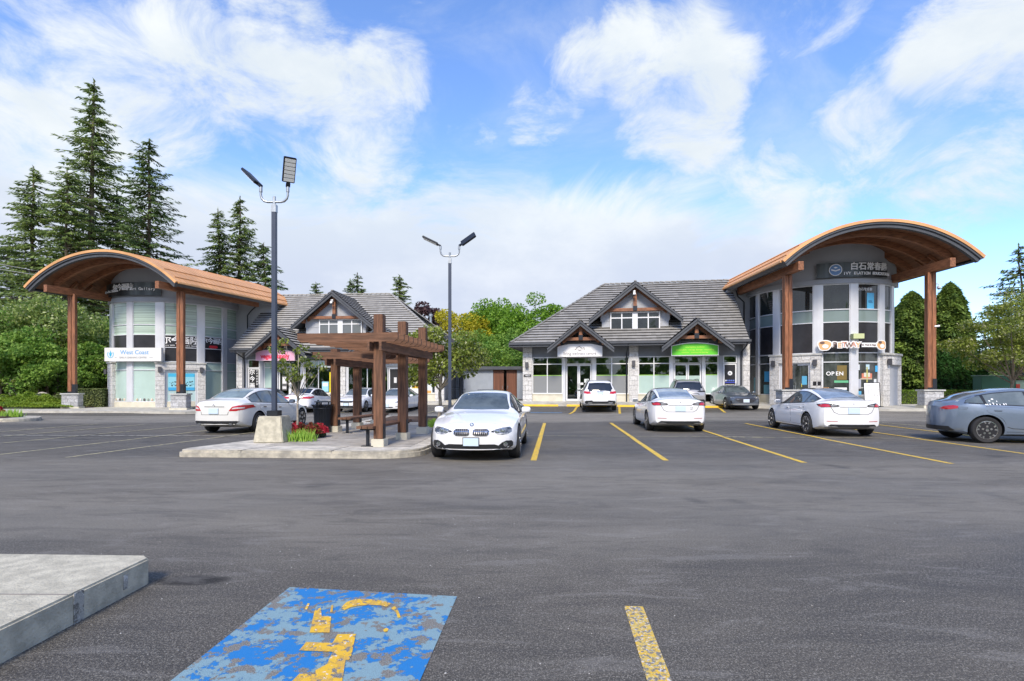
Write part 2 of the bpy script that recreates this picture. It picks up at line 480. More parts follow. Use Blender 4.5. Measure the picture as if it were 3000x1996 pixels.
# ---------------------------------------------------------------- mesh helpers
class MB:
    def __init__(s):
        s.v = []; s.f = []; s.m = []
    def add(s, vs, fs, mi=0, M=None):
        o = len(s.v)
        if M is not None:
            vs = [M @ Vector(v) for v in vs]
        s.v += [tuple(v) for v in vs]
        for f in fs:
            s.f.append([i + o for i in f]); s.m.append(mi)
    def box(s, x0, x1, y0, y1, z0, z1, mi=0, M=None):
        s.add([(x0, y0, z0), (x1, y0, z0), (x1, y1, z0), (x0, y1, z0), (x0, y0, z1), (x1, y0, z1), (x1, y1, z1), (x0, y1, z1)],
              [(0, 3, 2, 1), (4, 5, 6, 7), (0, 1, 5, 4), (1, 2, 6, 5), (2, 3, 7, 6), (3, 0, 4, 7)], mi, M)
    def bar(s, a, b, w, h, mi=0, up=(0, 0, 1), M=None):
        a = Vector(a); b = Vector(b); d = (b - a).normalized(); u = Vector(up)
        r = d.cross(u)
        if r.length < 1e-4:
            r = Vector((1, 0, 0))
        r.normalize(); u = r.cross(d).normalized()
        vs = []
        for p in (a, b):
            for sx, sz in ((-1, -1), (1, -1), (1, 1), (-1, 1)):
                vs.append(p + r * (sx * w / 2) + u * (sz * h / 2))
        s.add(vs, [(0, 1, 2, 3), (7, 6, 5, 4), (0, 4, 5, 1), (1, 5, 6, 2), (2, 6, 7, 3), (3, 7, 4, 0)], mi, M)
    def tube(s, pts, rad, n=10, mi=0, M=None, cap=True):
        pts = [Vector(p) for p in pts]
        if not isinstance(rad, (list, tuple)):
            rad = [rad] * len(pts)
        vs = []; fs = []
        for i, p in enumerate(pts):
            d = (pts[min(i + 1, len(pts) - 1)] - pts[max(i - 1, 0)]).normalized()
            a = d.orthogonal().normalized() if i == 0 else (a - d * a.dot(d)).normalized()
            b = d.cross(a)
            for k in range(n):
                t = 2 * PI * k / n
                vs.append(p + (a * math.cos(t) + b * math.sin(t)) * rad[i])
        for i in range(len(pts) - 1):
            for k in range(n):
                fs.append((i * n + k, i * n + (k + 1) % n, (i + 1) * n + (k + 1) % n, (i + 1) * n + k))
        if cap:
            fs.append(tuple(range(n))[::-1]); fs.append(tuple((len(pts) - 1) * n + k for k in range(n)))
        s.add(vs, fs, mi, M)
    def lathe(s, prof, n=24, mi=0, M=None):
        vs = []; fs = []
        for r, z in prof:
            for k in range(n):
                t = 2 * PI * k / n
                vs.append((r * math.cos(t), r * math.sin(t), z))
        for i in range(len(prof) - 1):
            for k in range(n):
                fs.append((i * n + k, i * n + (k + 1) % n, (i + 1) * n + (k + 1) % n, (i + 1) * n + k))
        fs.append(tuple(range(n))[::-1]); fs.append(tuple((len(prof) - 1) * n + k for k in range(n)))
        s.add(vs, fs, mi, M)
    def prism(s, poly, a0, a1, axis='y', mi=0, M=None):
        """poly in the two other axes, extruded from a0 to a1"""
        def P(p, a):
            return {'x': (a, p[0], p[1]), 'y': (p[0], a, p[1]), 'z': (p[0], p[1], a)}[axis]
        n = len(poly)
        vs = [P(p, a0) for p in poly] + [P(p, a1) for p in poly]
        fs = [tuple(range(n)), tuple(range(2 * n - 1, n - 1, -1))] + [(i, (i + 1) % n + 0, (i + 1) % n + n, i + n) for i in range(n)]
        s.add(vs, fs, mi, M)
    def poly3(s, pts, th, mi=0, M=None):
        """closed polygon given in 3-D, thickened along -normal by th"""
        p = [Vector(q) for q in pts]
        nrm = Vector((0, 0, 0))
        for i in range(len(p)):
            nrm += p[i].cross(p[(i + 1) % len(p)])
        nrm.normalize()
        n = len(p)
        vs = p + [q - nrm * th for q in p]
        fs = [tuple(range(n)), tuple(range(2 * n - 1, n - 1, -1))] + [(i + n, (i + 1) % n + n, (i + 1) % n, i) for i in range(n)]
        s.add(vs, fs, mi, M)
    def build(s, name, mats, parent=None, smooth=False, fixn=True, bevel=0.0, M=None):
        me = bpy.data.meshes.new(name)
        me.from_pydata(s.v, [], s.f)
        if not isinstance(mats, (list, tuple)):
            mats = [mats]
        for m in mats:
            me.materials.append(m)
        if len(mats) > 1:
            me.polygons.foreach_set('material_index', s.m)
        if fixn:
            bm = bmesh.new(); bm.from_mesh(me)
            bmesh.ops.recalc_face_normals(bm, faces=bm.faces)
            if bevel:
                bmesh.ops.bevel(bm, geom=[e for e in bm.edges if e.calc_face_angle(0) > 0.6], offset=bevel, segments=2, affect='EDGES', clamp_overlap=True)
            bm.to_mesh(me); bm.free()
        if smooth:
            me.shade_smooth()
            if smooth != 'all':
                me.set_sharp_from_angle(angle=R(smooth if not isinstance(smooth, bool) else 35))
        me.update()
        o = bpy.data.objects.new(name, me)
        C.objects.link(o)
        if parent is not None:
            o.parent = parent
        if M is not None:
            o.matrix_local = M
        return o

def tag(o, label=None, cat=None, group=None, kind=None):
    if label: o['label'] = label
    if cat: o['category'] = cat
    if group: o['group'] = group
    if kind: o['kind'] = kind
    return o

def empty(name, loc, rz=0.0, label=None, cat=None, group=None):
    o = bpy.data.objects.new(name, None)
    o.empty_display_size = 0.3
    C.objects.link(o)
    o.location = loc
    o.rotation_euler = (0, 0, rz)
    return tag(o, label, cat, group)

def copy_tree(o, parent=None):
    c = o.copy()
    C.objects.link(c)
    if parent is not None:
        c.parent = parent
    for ch in o.children:
        copy_tree(ch, c)
    return c

def text_mesh(name, body, size, m, parent=None, M=None, depth=0.01, ax='CENTER', bold=0.0, shear=0.0, sx=1.0, spacing=1.0):
    cu = bpy.data.curves.new('t', 'FONT')
    cu.body = body; cu.size = size; cu.align_x = ax; cu.align_y = 'CENTER'
    cu.extrude = depth; cu.offset = bold; cu.shear = shear; cu.space_character = spacing
    cu.resolution_u = 3
    ob = bpy.data.objects.new('t', cu)
    C.objects.link(ob)
    dg = bpy.context.evaluated_depsgraph_get()
    dg.update()
    me = bpy.data.meshes.new_from_object(ob.evaluated_get(dg))
    bpy.data.objects.remove(ob); bpy.data.curves.remove(cu)
    me.name = name
    if sx != 1.0:
        me.transform(Matrix.Diagonal((sx, 1, 1, 1)))
    me.materials.clear(); me.materials.append(m)
    o = bpy.data.objects.new(name, me)
    C.objects.link(o)
    if parent is not None: o.parent = parent
    o.matrix_local = (M if M is not None else Matrix()) 
    return o

def upright(x, y, z, rz=0.0):
    """frame for lettering on a wall that looks towards local -y"""
    return Matrix.Translation((x, y, z)) @ Matrix.Rotation(rz, 4, 'Z') @ Matrix.Rotation(R(90), 4, 'X')

# ---------------------------------------------------------------- ground levels
CP = [(x, y, 0.0) for x in range(-48, 60, 8) for y in (-14, -6, 2, 10, 18)] + \
     [(-1, 36.6, .20), (4, 35.8, .20), (9, 35, .19), (14, 34.2, .17), (17, 31, .10), (27, 30.8, .10), (38, 30, .10), (50, 30, .1),
      (-29, 35.2, -.20), (-38, 35, -.2), (-50, 35, -.2), (-20.5, 34.4, -.24), (-14, 32.5, -.08), (-8, 32, -.04), (-4, 38.6, .22), (-9, 39, .2), (-14, 39.3, .18),
      (-19, 39, .12), (3, 30.5, .01), (10, 29.5, .03), (18, 26, .02), (-3, 31, 0.0), (-10, 27, -.02), (-18, 26, -.04), (-27, 26, -.06), (-40, 26, -.06), (28, 24, .0), (40, 24, 0), (0, 45, .5), (0, 50, .5)]
def gz(x, y):
    if y < 20 and y > -14: 
        base = 0.0
        if y < 16: return 0.0
    sw = sz = 0.0
    for cx, cy, cz in CP:
        d = (x - cx) ** 2 + (y - cy) ** 2 + 0.5
        w = 1.0 / (d * d)
        sw += w; sz += w * cz
    z = sz / sw
    k = min(1.0, max(0.0, (y - 16) / 8.0))
    return z * k * k * (3 - 2 * k)

def G(px, py, z=0.0):
    """ground point (world metres) seen at photo pixel px, py when it lies at height z"""
    Y = (CAM_H - z) * FPX / (py - HOR)
    return Vector(((px - 1500) / FPX * Y, Y, z))
def P(px, py, Y):
    return Vector(((px - 1500) / FPX * Y, Y, CAM_H - (py - HOR) / FPX * Y))
# ================================================================ ground
def build_ground():
    mb = MB()
    mb.add([(-2500, -600, -.75), (2500, -600, -.75), (2500, 4000, -.75), (-2500, 4000, -.75)], [(0, 1, 2, 3)])
    tag(mb.build('ground', LAWN), kind='structure')
    xs = [x * 1.0 for x in range(-75, 81)]
    ys = [y * 1.0 for y in range(-30, 53)]
    vs = [(x, y, gz(x, y)) for y in ys for x in xs]
    nx = len(xs)
    fs = [(j * nx + i, j * nx + i + 1, (j + 1) * nx + i + 1, (j + 1) * nx + i) for j in range(len(ys) - 1) for i in range(nx - 1)]
    me = bpy.data.meshes.new('parking_lot')
    me.from_pydata(vs, [], fs); me.shade_smooth(); me.materials.append(ASPH)
    o = bpy.data.objects.new('parking_lot', me); C.objects.link(o)
    tag(o, kind='structure')
build_ground()

def stripe(a, b, w=0.11, m=YLINE, name='parking_stripe', lift=0.004):
    a = Vector((a[0], a[1], 0)); b = Vector((b[0], b[1], 0))
    d = (b - a); L = d.length; d.normalize(); n = Vector((-d.y, d.x, 0)) * (w / 2)
    k = max(1, int(L / 0.8)) if max(a.y, b.y) > 16 else 1
    vs = []
    for i in range(k + 1):
        p = a + d * (L * i / k)
        for q in (p - n, p + n):
            l = lift if q.y < 16 else lift + .01
            vs.append((q.x, q.y, gz(q.x, q.y) + l))
    mb = MB(); mb.add(vs, [(2 * i, 2 * i + 1, 2 * i + 3, 2 * i + 2) for i in range(k)])
    return tag(mb.build(name, m, fixn=False), kind='structure')

SD = Vector((0.0793, 0.9968, 0))
def g2(px, py):
    p = G(px, py); return (p.x, p.y)
stripe(g2(1563.1, 1349.7), g2(1595.5, 1241), .12)
stripe(g2(1951, 1349.8), g2(1789.5, 1241), .12)
stripe(g2(2357, 1356.5), g2(1955, 1229), .11)
stripe(g2(2788, 1359), g2(2184, 1242), .11)
stripe(g2(3230, 1362), g2(2470, 1255), .11)
stripe((13.2, 10.2), (14.1, 21.4), .11)
stripe(g2(2880, 1263), g2(2585, 1240.5), .10, YLINEF)
stripe(g2(1530, 1278.3), g2(3060, 1287), .055, YLINEF, lift=.008)
for a, b in [((194, 1341), (850, 1254)), ((-60, 1339), (640, 1259)), ((-180, 1315), (575, 1247.5)), ((-230, 1300), (420, 1245)), ((-300, 1292), (285, 1243))]:
    stripe(g2(*a), g2(*b), .09, YLINEF)
stripe(g2(-300, 1276), g2(757, 1279.5), .06, WLINE, lift=.008)
stripe(g2(760, 1280), g2(752, 1276), .02, WLINE)
# row in front of the right shops
def strip_w(p, q, **k): return stripe(p, q, **k)
strip_w((3.05, 29.2), (4.25, 35.3), w=.13); strip_w((5.73, 29.2), (6.83, 35.0), w=.13)
strip_w((11.75, 30.3), (12.7, 33.9), w=.13); strip_w((9.0, 29.6), (10.1, 34.3), w=.13)
for x in (-17.6, -14.9, -12.2, -9.5, -6.9, -4.3):
    strip_w((x - .45, 31.2 - (x + 9) * .06), (x, 36.6 - (x + 9) * .06), w=.11, m=YLINEF)
# near stall line and the worn blue bay
stripe(g2(1856, 1778), g2(1942, 2025), .125, YNEAR)
stripe(g2(1990, 2160), g2(2050, 2500), .125, YNEAR, lift=.004)
mb = MB()
bc = [G(849, 1722), G(1339, 1749), G(1206, 2052), G(430, 2052)]
mb.add([(p.x, p.y, .004) for p in bc], [(0, 3, 2, 1)])
tag(mb.build('painted_bay', BLUEP, fixn=False), kind='structure')
mb = MB()
def symp(pts, z=.008):
    q = [G(450 + x / 2.481, 1680 + y / 2.481) for x, y in pts]
    mb.add([(p.x, p.y, z) for p in q], [tuple(range(len(q)))])
symp([(1170, 282), (1215, 255), (1222, 322), (1290, 322), (1280, 440), (1134, 440)])
symp([(1098, 270), (1120, 225), (1135, 228), (1116, 272)])
symp([(1282, 290), (1292, 240), (1306, 240), (1300, 292)])
arc_o = [(1362, 262), (1395, 220), (1450, 198), (1540, 192), (1640, 202), (1720, 222), (1765, 255), (1788, 300), (1796, 330)]
arc_i = [(1775, 332), (1760, 290), (1725, 262), (1660, 242), (1580, 238), (1500, 242), (1430, 255), (1390, 275)]
arc_i = arc_i[::-1]
def along(L_, f):
    k = f * (len(L_) - 1); i = min(int(k), len(L_) - 2); r_ = k - i
    return (L_[i][0] * (1 - r_) + L_[i + 1][0] * r_, L_[i][1] * (1 - r_) + L_[i + 1][1] * r_)
for i in range(14):
    if i == 9: continue
    symp([along(arc_o, i / 14), along(arc_o, (i + 1) / 14), along(arc_i, (i + 1) / 14), along(arc_i, i / 14)])
symp([(1668, 420), (1690, 404), (1708, 412), (1700, 430), (1676, 436)])
symp([(1110, 508), (1300, 516), (1338, 452), (1470, 450), (1440, 600), (1420, 640), (1395, 640), (1370, 800), (1340, 920), (900, 900), (1060, 740), (1180, 745), (1175, 715), (1260, 670), (1300, 580), (1058, 570)])
me_ = mb.build('bay_symbol', YSYM, fixn=False); tag(me_, kind='structure')
mb = MB()
q = [(1.0, 30.5), (2.75, 30.3), (2.85, 31.0), (1.08, 31.2)]
mb.add([(x, y, gz(x, y) + .014) for x, y in q], [(0, 1, 2, 3)])
tag(mb.build('painted_bay', BLUEP, fixn=False), kind='structure')

def slab(name, pts, z0, z1, m, bevel=0.03, zfun=None, kind='structure'):
    mb = MB(); n = len(pts)
    t = [(x, y, (zfun(x, y) if zfun else 0) + z1) for x, y in pts]
    b = [(x, y, (zfun(x, y) if zfun else 0) + z0) for x, y in pts]
    mb.add(t + b, [tuple(range(n)), tuple(range(2 * n - 1, n - 1, -1))] + [(i + n, (i + 1) % n + n, (i + 1) % n, i) for i in range(n)])
    return tag(mb.build(name, m, bevel=bevel), kind=kind)

def round_poly(pts, r, n=6):
    out = []
    N = len(pts)
    for i in range(N):
        p0 = Vector(pts[i - 1]); p = Vector(pts[i]); p1 = Vector(pts[(i + 1) % N])
        a = (p0 - p).normalized(); b = (p1 - p).normalized()
        rr = r[i] if isinstance(r, (list, tuple)) else r
        rr = min(rr, (p0 - p).length * .45, (p1 - p).length * .45)
        s = p + a * rr; e = p + b * rr
        for k in range(n + 1):
            t = k / n
            out.append(tuple(s * (1 - t) ** 2 + p * 2 * t * (1 - t) + e * t * t))
    return out

# planted island with the pergola: kerb ring, paving, planting strip
ISL = round_poly([(-7.15, 11.55), (-1.95, 11.2), (-1.75, 13.4), (-1.0, 24.8), (-5.6, 25.2), (-6.42, 13.9)], [.35, 1.3, .6, 1.2, 1.2, .8], 8)
slab('kerb', ISL, -.1, .145, KERB, bevel=.05)
cen = Vector((-3.8, 18))
INN = [tuple(Vector(p) + (cen - Vector(p)).normalized() * .16) for p in ISL]
slab('paving', INN, .05, .152, CONC, bevel=0)
PAVE = mat('brick_pavers', (0.40, 0.37, 0.32), 0.85, var=.3, vscale=2.5, bump=.5, bscale=25, vdetail=9)
slab('paving', [(-5.55, 12.35), (-2.25, 12.05), (-1.95, 19.6), (-5.3, 19.9)], .05, .158, PAVE, bevel=0)
JM = mat('joint', (0.22, 0.20, 0.18), .9)
mb = MB()
for k in range(1, 24):
    y = 12.1 + k * .32
    mb.bar((-5.5 + k * .01, y + .25, .16), (-2.2 + k * .01, y, .16), .012, .006)
mb.build('paver_joint', JM); tag(bpy.context.scene.objects['paver_joint'], kind='structure')
slab('garden_bed', [(-6.35, 14.0), (-5.1, 13.35), (-4.95, 14.6), (-5.75, 16.1), (-6.15, 16.2)], .06, .17, SOIL, bevel=0)
slab('garden_bed', [(-5.5, 20.6), (-1.6, 20.3), (-1.4, 24.2), (-5.3, 24.5)], .06, .17, SOIL, bevel=0)
mb = MB()
for a, b in (((-3.75, 11.28), (-3.62, 12.2)), ((-5.7, 11.42), (-4.9, 13.1)), ((-6.35, 13.6), (-4.9, 13.1))):
    mb.bar((a[0], a[1], .153), (b[0], b[1], .153), .014, .008)
tag(mb.build('expansion_joint', JM), kind='structure')

# near island, bottom left
slab('kerb', [(-9.0, 2.0), (-2.73, 2.0), (-2.73, 4.13), (-2.8, 4.2), (-9.0, 4.42)], -.05, .193, CONCG, bevel=.014)
mb = MB(); mb.bar((-8.9, 3.47, .193), (-2.75, 3.4, .193), .012, .004)
tag(mb.build('expansion_joint', JM), kind='structure')
mb = MB(); WPAINT = paint_mat('old_white_paint', (.60, .59, .55), (.45, .43, .37), .48, 14)
mb.box(-2.729, -2.725, 3.42, 3.50, .0, .19); mb.box(-2.729, -2.725, 3.86, 3.90, .05, .15)
tag(mb.build('paint_mark', WPAINT), kind='structure')
# island at the far left with flowers
slab('kerb', round_poly([(-30, 24.5), (-21.3, 23.3), (-20.9, 24.3), (-22, 25.8), (-30, 27.2)], .7), -.2, .13, KERB, bevel=.04, zfun=lambda x, y: -.03)
slab('garden_bed', round_poly([(-29.8, 24.8), (-22.2, 23.8), (-22.4, 25.4), (-29.8, 26.9)], .5), -.1, .16, SOIL, bevel=0)

# pavements in front of the shops
WALK = mat('pavement_concrete', (0.47, 0.45, 0.39), .85, var=.25, vscale=1.6, bump=.3, bscale=50, vdetail=8)
def zq(x, y): return gz(x, y)
def pavement(pts, up, wall=None):
    n = len(pts); mb = MB()
    mb.add([(x, y, z + up) for x, y, z in pts] + [(x, y, z - .5) for x, y, z in pts],
           [tuple(range(n)), tuple(range(2 * n - 1, n - 1, -1))] + [(i + n, (i + 1) % n + n, (i + 1) % n, i) for i in range(n)])
    return mb
# right shops: kerb line, then up to the facade
def RP(x, y):
    c, s = math.cos(R(-10.3)), math.sin(R(-10.3)); return (x * c - y * s, 38.2 + x * s + y * c)
def LP(x, y):
    c, s = math.cos(R(-5)), math.sin(R(-5)); return (-20.5 + x * c - y * s, 41.2 + x * s + y * c)
def strip_walk(front, back, name='pavement', m=WALK):
    """quad strip between two polylines of (x,y,z), with a kerb face down at the front"""
    mb = MB(); n = len(front)
    vs = []
    for f, b in zip(front, back):
        vs += [(f[0], f[1], f[2] - .45), (f[0], f[1], f[2]), (b[0], b[1], b[2])]
    fs = []
    for i in range(n - 1):
        a = i * 3; c = a + 3
        fs += [(a, c, c + 1, a + 1), (a + 1, c + 1, c + 2, a + 2)]
    mb.add(vs, fs)
    # end caps
    mb.add([vs[0], vs[1], vs[2], (vs[2][0], vs[2][1], vs[2][2] - .9)], [(0, 1, 2, 3)])
    e = (n - 1) * 3
    mb.add([vs[e], vs[e + 1], vs[e + 2], (vs[e + 2][0], vs[e + 2][1], vs[e + 2][2] - .9)], [(3, 2, 1, 0)])
    return tag(mb.build(name, m, fixn=False), kind='structure')
fr = [(*RP(.3, -1.75), .38), (*RP(5, -1.75), .37), (*RP(10, -1.75), .36), (*RP(13.2, -1.75), .34), (16.6, 32.6, .28), (17.3, 31.0, .24), (24, 30.75, .24), (34, 30.4, .24), (48, 30, .24)]
bk = [(*RP(.3, .4), .5), (*RP(5, .4), .5), (*RP(10, .4), .49), (*RP(15, .6), .48), (18.5, 37.5, .36), (21, 36, .33), (26.6, 37, .30), (36, 38.5, .3), (50, 40, .3)]
strip_walk(fr, bk)
fl = [(-60, 35.2, -.05), (-38, 35.1, -.05), (-30, 35.0, -.05), (-22, 34.6, -.08), (-20.4, 34.3, -.1), (-19.7, 34.9, -.07), (-18.9, 37.8, .1), (-17.0, 39.0, .25), (*LP(8, -1.9), .34), (*LP(16.5, -1.9), .38)]
bl = [(-60, 37.0, -.03), (-38, 36.9, -.03), (-31, 37.6, -.02), (-27.5, 43, .02), (-26.5, 43, .02), (-24, 43, .05), (-21.5, 43, .1), (*LP(1, .4), .45), (*LP(8, .4), .46), (*LP(16.5, .4), .48)]
strip_walk(fl, bl)
slab('pavement', [(-4.6, 38.4), (.2, 36.7), (.5, 60), (-3.6, 60)], -.1, .5, CONCG, bevel=0)
slab('garden_bed', [(-70, 37.0), (-31.2, 37.6), (-30.6, 48), (-29, 75), (-70, 75)], -.6, 0.0, SOIL, bevel=0)
slab('garden_bed', [(26.8, 36.9), (36, 38.4), (70, 40), (90, 120), (26, 120)], -.6, .28, LAWN, bevel=0)

# wheel stops (yellow)
def wheel_stop(c, rz, label, L=2.85):
    mb = MB()
    mb.prism([(-.09, 0), (.09, 0), (.06, .13), (-.06, .13)], -L / 2, L / 2, 'x')
    o = mb.build('wheel_stop', YELLOW, bevel=.015)
    o.location = (c[0], c[1], gz(*c)); o.rotation_euler = (0, 0, rz)
    tag(o, label, 'wheel stop', 'yellow wheel stops in front of the shops')
for xc, lab in ((2.0, 'yellow wheel stop in the empty bay left of the white sport utility car'), (5.4, 'yellow wheel stop mostly hidden behind the white sport utility car'),
                (8.6, 'yellow wheel stop between the white and the beige sport utility cars'), (12.1, 'yellow wheel stop between the beige sport utility car and the grey sedan')):
    wheel_stop(RP(xc, -2.15), R(-10.3), lab)

# ================================================================ roofs
def clip_poly(pts, axis, val, keep_greater):
    out = []
    n = len(pts)
    for i in range(n):
        a, b = pts[i], pts[(i + 1) % n]
        ia = (a[axis] >= val - 1e-9) if keep_greater else (a[axis] <= val + 1e-9)
        ib = (b[axis] >= val - 1e-9) if keep_greater else (b[axis] <= val + 1e-9)
        if ia: out.append(a)
        if ia != ib:
            t = (val - a[axis]) / (b[axis] - a[axis])
            out.append((a[0] + (b[0] - a[0]) * t, a[1] + (b[1] - a[1]) * t))
    return out

def tiles(mb, O, A, T, poly, dt=.33, lift=.068, mi=0, lip=1):
    """courses of roof tiles on the plane O + a*A + t*T; poly = [(a,t)...] convex"""
    O = Vector(O); A = Vector(A).normalized(); T = Vector(T).normalized(); N = A.cross(T).normalized()
    if N.z < 0: N = -N
    t0 = min(p[1] for p in poly); t1 = max(p[1] for p in poly)
    k = 0; t = t0
    rr = random.Random(int(abs(O.x * 100 + O.z * 37)) + 5)
    while t < t1 - 1e-4:
        te = min(t + dt, t1)
        q = clip_poly(clip_poly(poly, 1, t, True), 1, te, False)
        if len(q) >= 3:
            vs = [O + A * a + T * s + N * (lift * (1 - (s - t) / dt)) for a, s in q]
            mb.add(vs, [tuple(range(len(q)))], mi)
            low = sorted([a for a, s in q if abs(s - t) < 1e-6])
            if len(low) >= 2 and low[-1] - low[0] > .02:
                a0, a1 = low[0], low[-1]
                mb.add([O + A * a0 + T * t + N * lift, O + A * a1 + T * t + N * lift, O + A * a1 + T * (t + .02) - N * .012, O + A * a0 + T * (t + .02) - N * .012], [(0, 1, 2, 3)], lip)
        t = te; k += 1

def tile_mat(name, c1, c2, moss=None):
    m = bpy.data.materials.new(name)
    m.use_nodes = True
    t = m.node_tree
    b = t.nodes['Principled BSDF']; b.inputs['Roughness'].default_value = .8
    tc = NN(t, 'ShaderNodeTexCoord')
    mp = NN(t, 'ShaderNodeMapping'); mp.inputs['Scale'].default_value = (3.2, 3.2, 3.9)
    t.links.new(tc.outputs['Object'], mp.inputs[0])
    wn = NN(t, 'ShaderNodeTexWhiteNoise')
    fl = NN(t, 'ShaderNodeVectorMath', operation='FLOOR')
    t.links.new(mp.outputs[0], fl.inputs[0]); t.links.new(fl.outputs[0], wn.inputs['Vector'])
    n = NN(t, 'ShaderNodeTexNoise'); n.inputs['Scale'].default_value = 1.4; n.inputs['Detail'].default_value = 8; n.inputs['Roughness'].default_value = .65
    t.links.new(tc.outputs['Object'], n.inputs['Vector'])
    f = mth(t, 'ADD', mth(t, 'MULTIPLY', wn.outputs['Value'], .35), mth(t, 'MULTIPLY', n.outputs['Fac'], .75))
    c = mixc(t, mapr(t, f, .3, .8), c2, c1)
    t.links.new(c, b.inputs['Base Color'])
    MATS[name] = m
    return m
TILEL = tile_mat('roof_tile_light', (.40, .385, .35), (.30, .288, .262))
TILER = tile_mat('roof_tile_dark', (.31, .30, .28), (.21, .205, .19))
TLIP = mat('tile_edge', (.022, .021, .021), .9)

def window(par, x0, x1, z0, z1, y, pane, fr=WHITEF, cols=None, rows=None, fw=.055, name='window', M=None, panes=None, dep=.07):
    """framed window looking to -y, with its panes as sub-parts"""
    cols = cols or [x0, x1]; rows = rows or [z0, z1]
    mb = MB()
    for i, c in enumerate(cols):
        a = c if i == 0 else (c - fw if i == len(cols) - 1 else c - fw / 2)
        mb.box(a, a + fw, y - .02, y + dep, z0, z1)
    for i, r in enumerate(rows):
        a = r if i == 0 else (r - fw if i == len(rows) - 1 else r - fw / 2)
        for c in range(len(cols) - 1):
            l = cols[c] + (fw if c == 0 else fw / 2); rr_ = cols[c + 1] - (fw if c == len(cols) - 2 else fw / 2)
            mb.box(l, rr_, y - .018, y + dep, a, a + fw)
    w = mb.build(name, fr, par, M=M)
    for j in range(len(rows) - 1):
        for i in range(len(cols) - 1):
            pm = panes(i, j) if panes else pane
            if pm is None: continue
            p = MB(); e = .01
            l = cols[i] + (fw if i == 0 else fw / 2) - e; r_ = cols[i + 1] - (fw if i == len(cols) - 2 else fw / 2) + e
            b_ = rows[j] + (fw if j == 0 else fw / 2) - e; t_ = rows[j + 1] - (fw if j == len(rows) - 2 else fw / 2) + e
            p.box(l, r_, y + .02, y + .035, b_, t_)
            p.build('pane', pm, w)
    return w

def gable_front(par, xc, za, y0, half, drop_tip, tile, wood_z, wood_half, yback, wall_y, deep=.34, big=False):
    """projecting gable: tile planes, rake boards, truss. za apex z; slope from drop"""
    s = (za - drop_tip) / half
    ln = math.hypot(half, half * s)
    ex = (Vector((half, 0, -half * s))).normalized()
    mb = MB()
    for sg in (-1, 1):
        T = Vector((-sg, 0, s)).normalized()      # up slope
        O = Vector((xc + sg * half, y0, drop_tip + .02))
        zb = yback
        poly = [(0, 0), (0, ln), (zb[1] - y0, ln), (zb[0] - y0, 0)]
        tiles(mb, O, (0, 1, 0), T, poly, .33)
        N = Vector((sg * s, 0, 1)).normalized()
        a = O - N * .04; 
        mb.poly3([a, a + T * ln, a + T * ln + Vector((0, zb[1] - y0, 0)), a + Vector((0, zb[0] - y0, 0))], .06, 1)
    mb.bar((xc, y0, za + .05), (xc, yback[1], za + .05), .16, .06)
    mb.build('gable_roof', [tile, TLIP], par)
    mb = MB()
    for sg in (-1, 1):
        a = Vector((xc, y0 - .02, za)); b = Vector((xc + sg * (half + .02), y0 - .02, drop_tip))
        dz = Vector((0, 0, deep)); dz2 = Vector((0, 0, deep * .42))
        mb.poly3([a, b, b - dz, a - dz], .045)
        mb.poly3([a + Vector((0, -.05, 0)), b + Vector((0, -.05, 0)), b - dz2 + Vector((0, -.05, 0)), a - dz2 + Vector((0, -.05, 0))], .05)
        # soffit
        mb.poly3([a + Vector((0, .03, -.14)), b + Vector((0, .03, -.14)), b + Vector((0, yback[0] - y0, -.14)), a + Vector((0, 1.9, -.14))], .02)
    mb.build('rake_board', FASCIA, par)
    # recessed wall
    mb = MB()
    h2 = half - (.75 if big else .25)
    mb.prism([(xc - h2, drop_tip - .05), (xc + h2, drop_tip - .05), (xc + h2, za - h2 * s - .12), (xc, za - .14), (xc - h2, za - h2 * s - .12)], wall_y, wall_y + .1, 'y')
    mb.build('gable_wall', WALLG if big else WALLD, par)
    mb = MB()
    yb = y0 + .38
    zt = wood_z
    mb.box(xc - wood_half, xc + wood_half, yb, yb + .14, zt, zt + .2)
    mb.box(xc - .11, xc + .11, yb - .02, yb + .16, zt + .205, za - .36)
    for sg in (-1, 1):
        xe = wood_half + .2
        mb.bar((xc + sg * xe, yb + .25, zt - .1), (xc + sg * .12, yb + .25, zt - .1 + (xe - .12) * s), .12, .2)
        mb.box(xc + sg * (xe + .28) - .13, xc + sg * (xe + .28) + .13, y0 + .2, wall_y + .1, zt - .28, zt - .02)
    mb.build('timber_truss', TIMBERB, par)
    mb = MB()
    mb.box(xc - .14, xc + .14, yb - .035, yb - .021, zt + .02, zt + .34)
    mb.build('steel_plate', BLACKM, par)

def downspout(par, pts, M=None):
    mb = MB(); mb.tube(pts, .045, 8)
    mb.build('downspout', BLACKM, par, smooth=True, M=M)

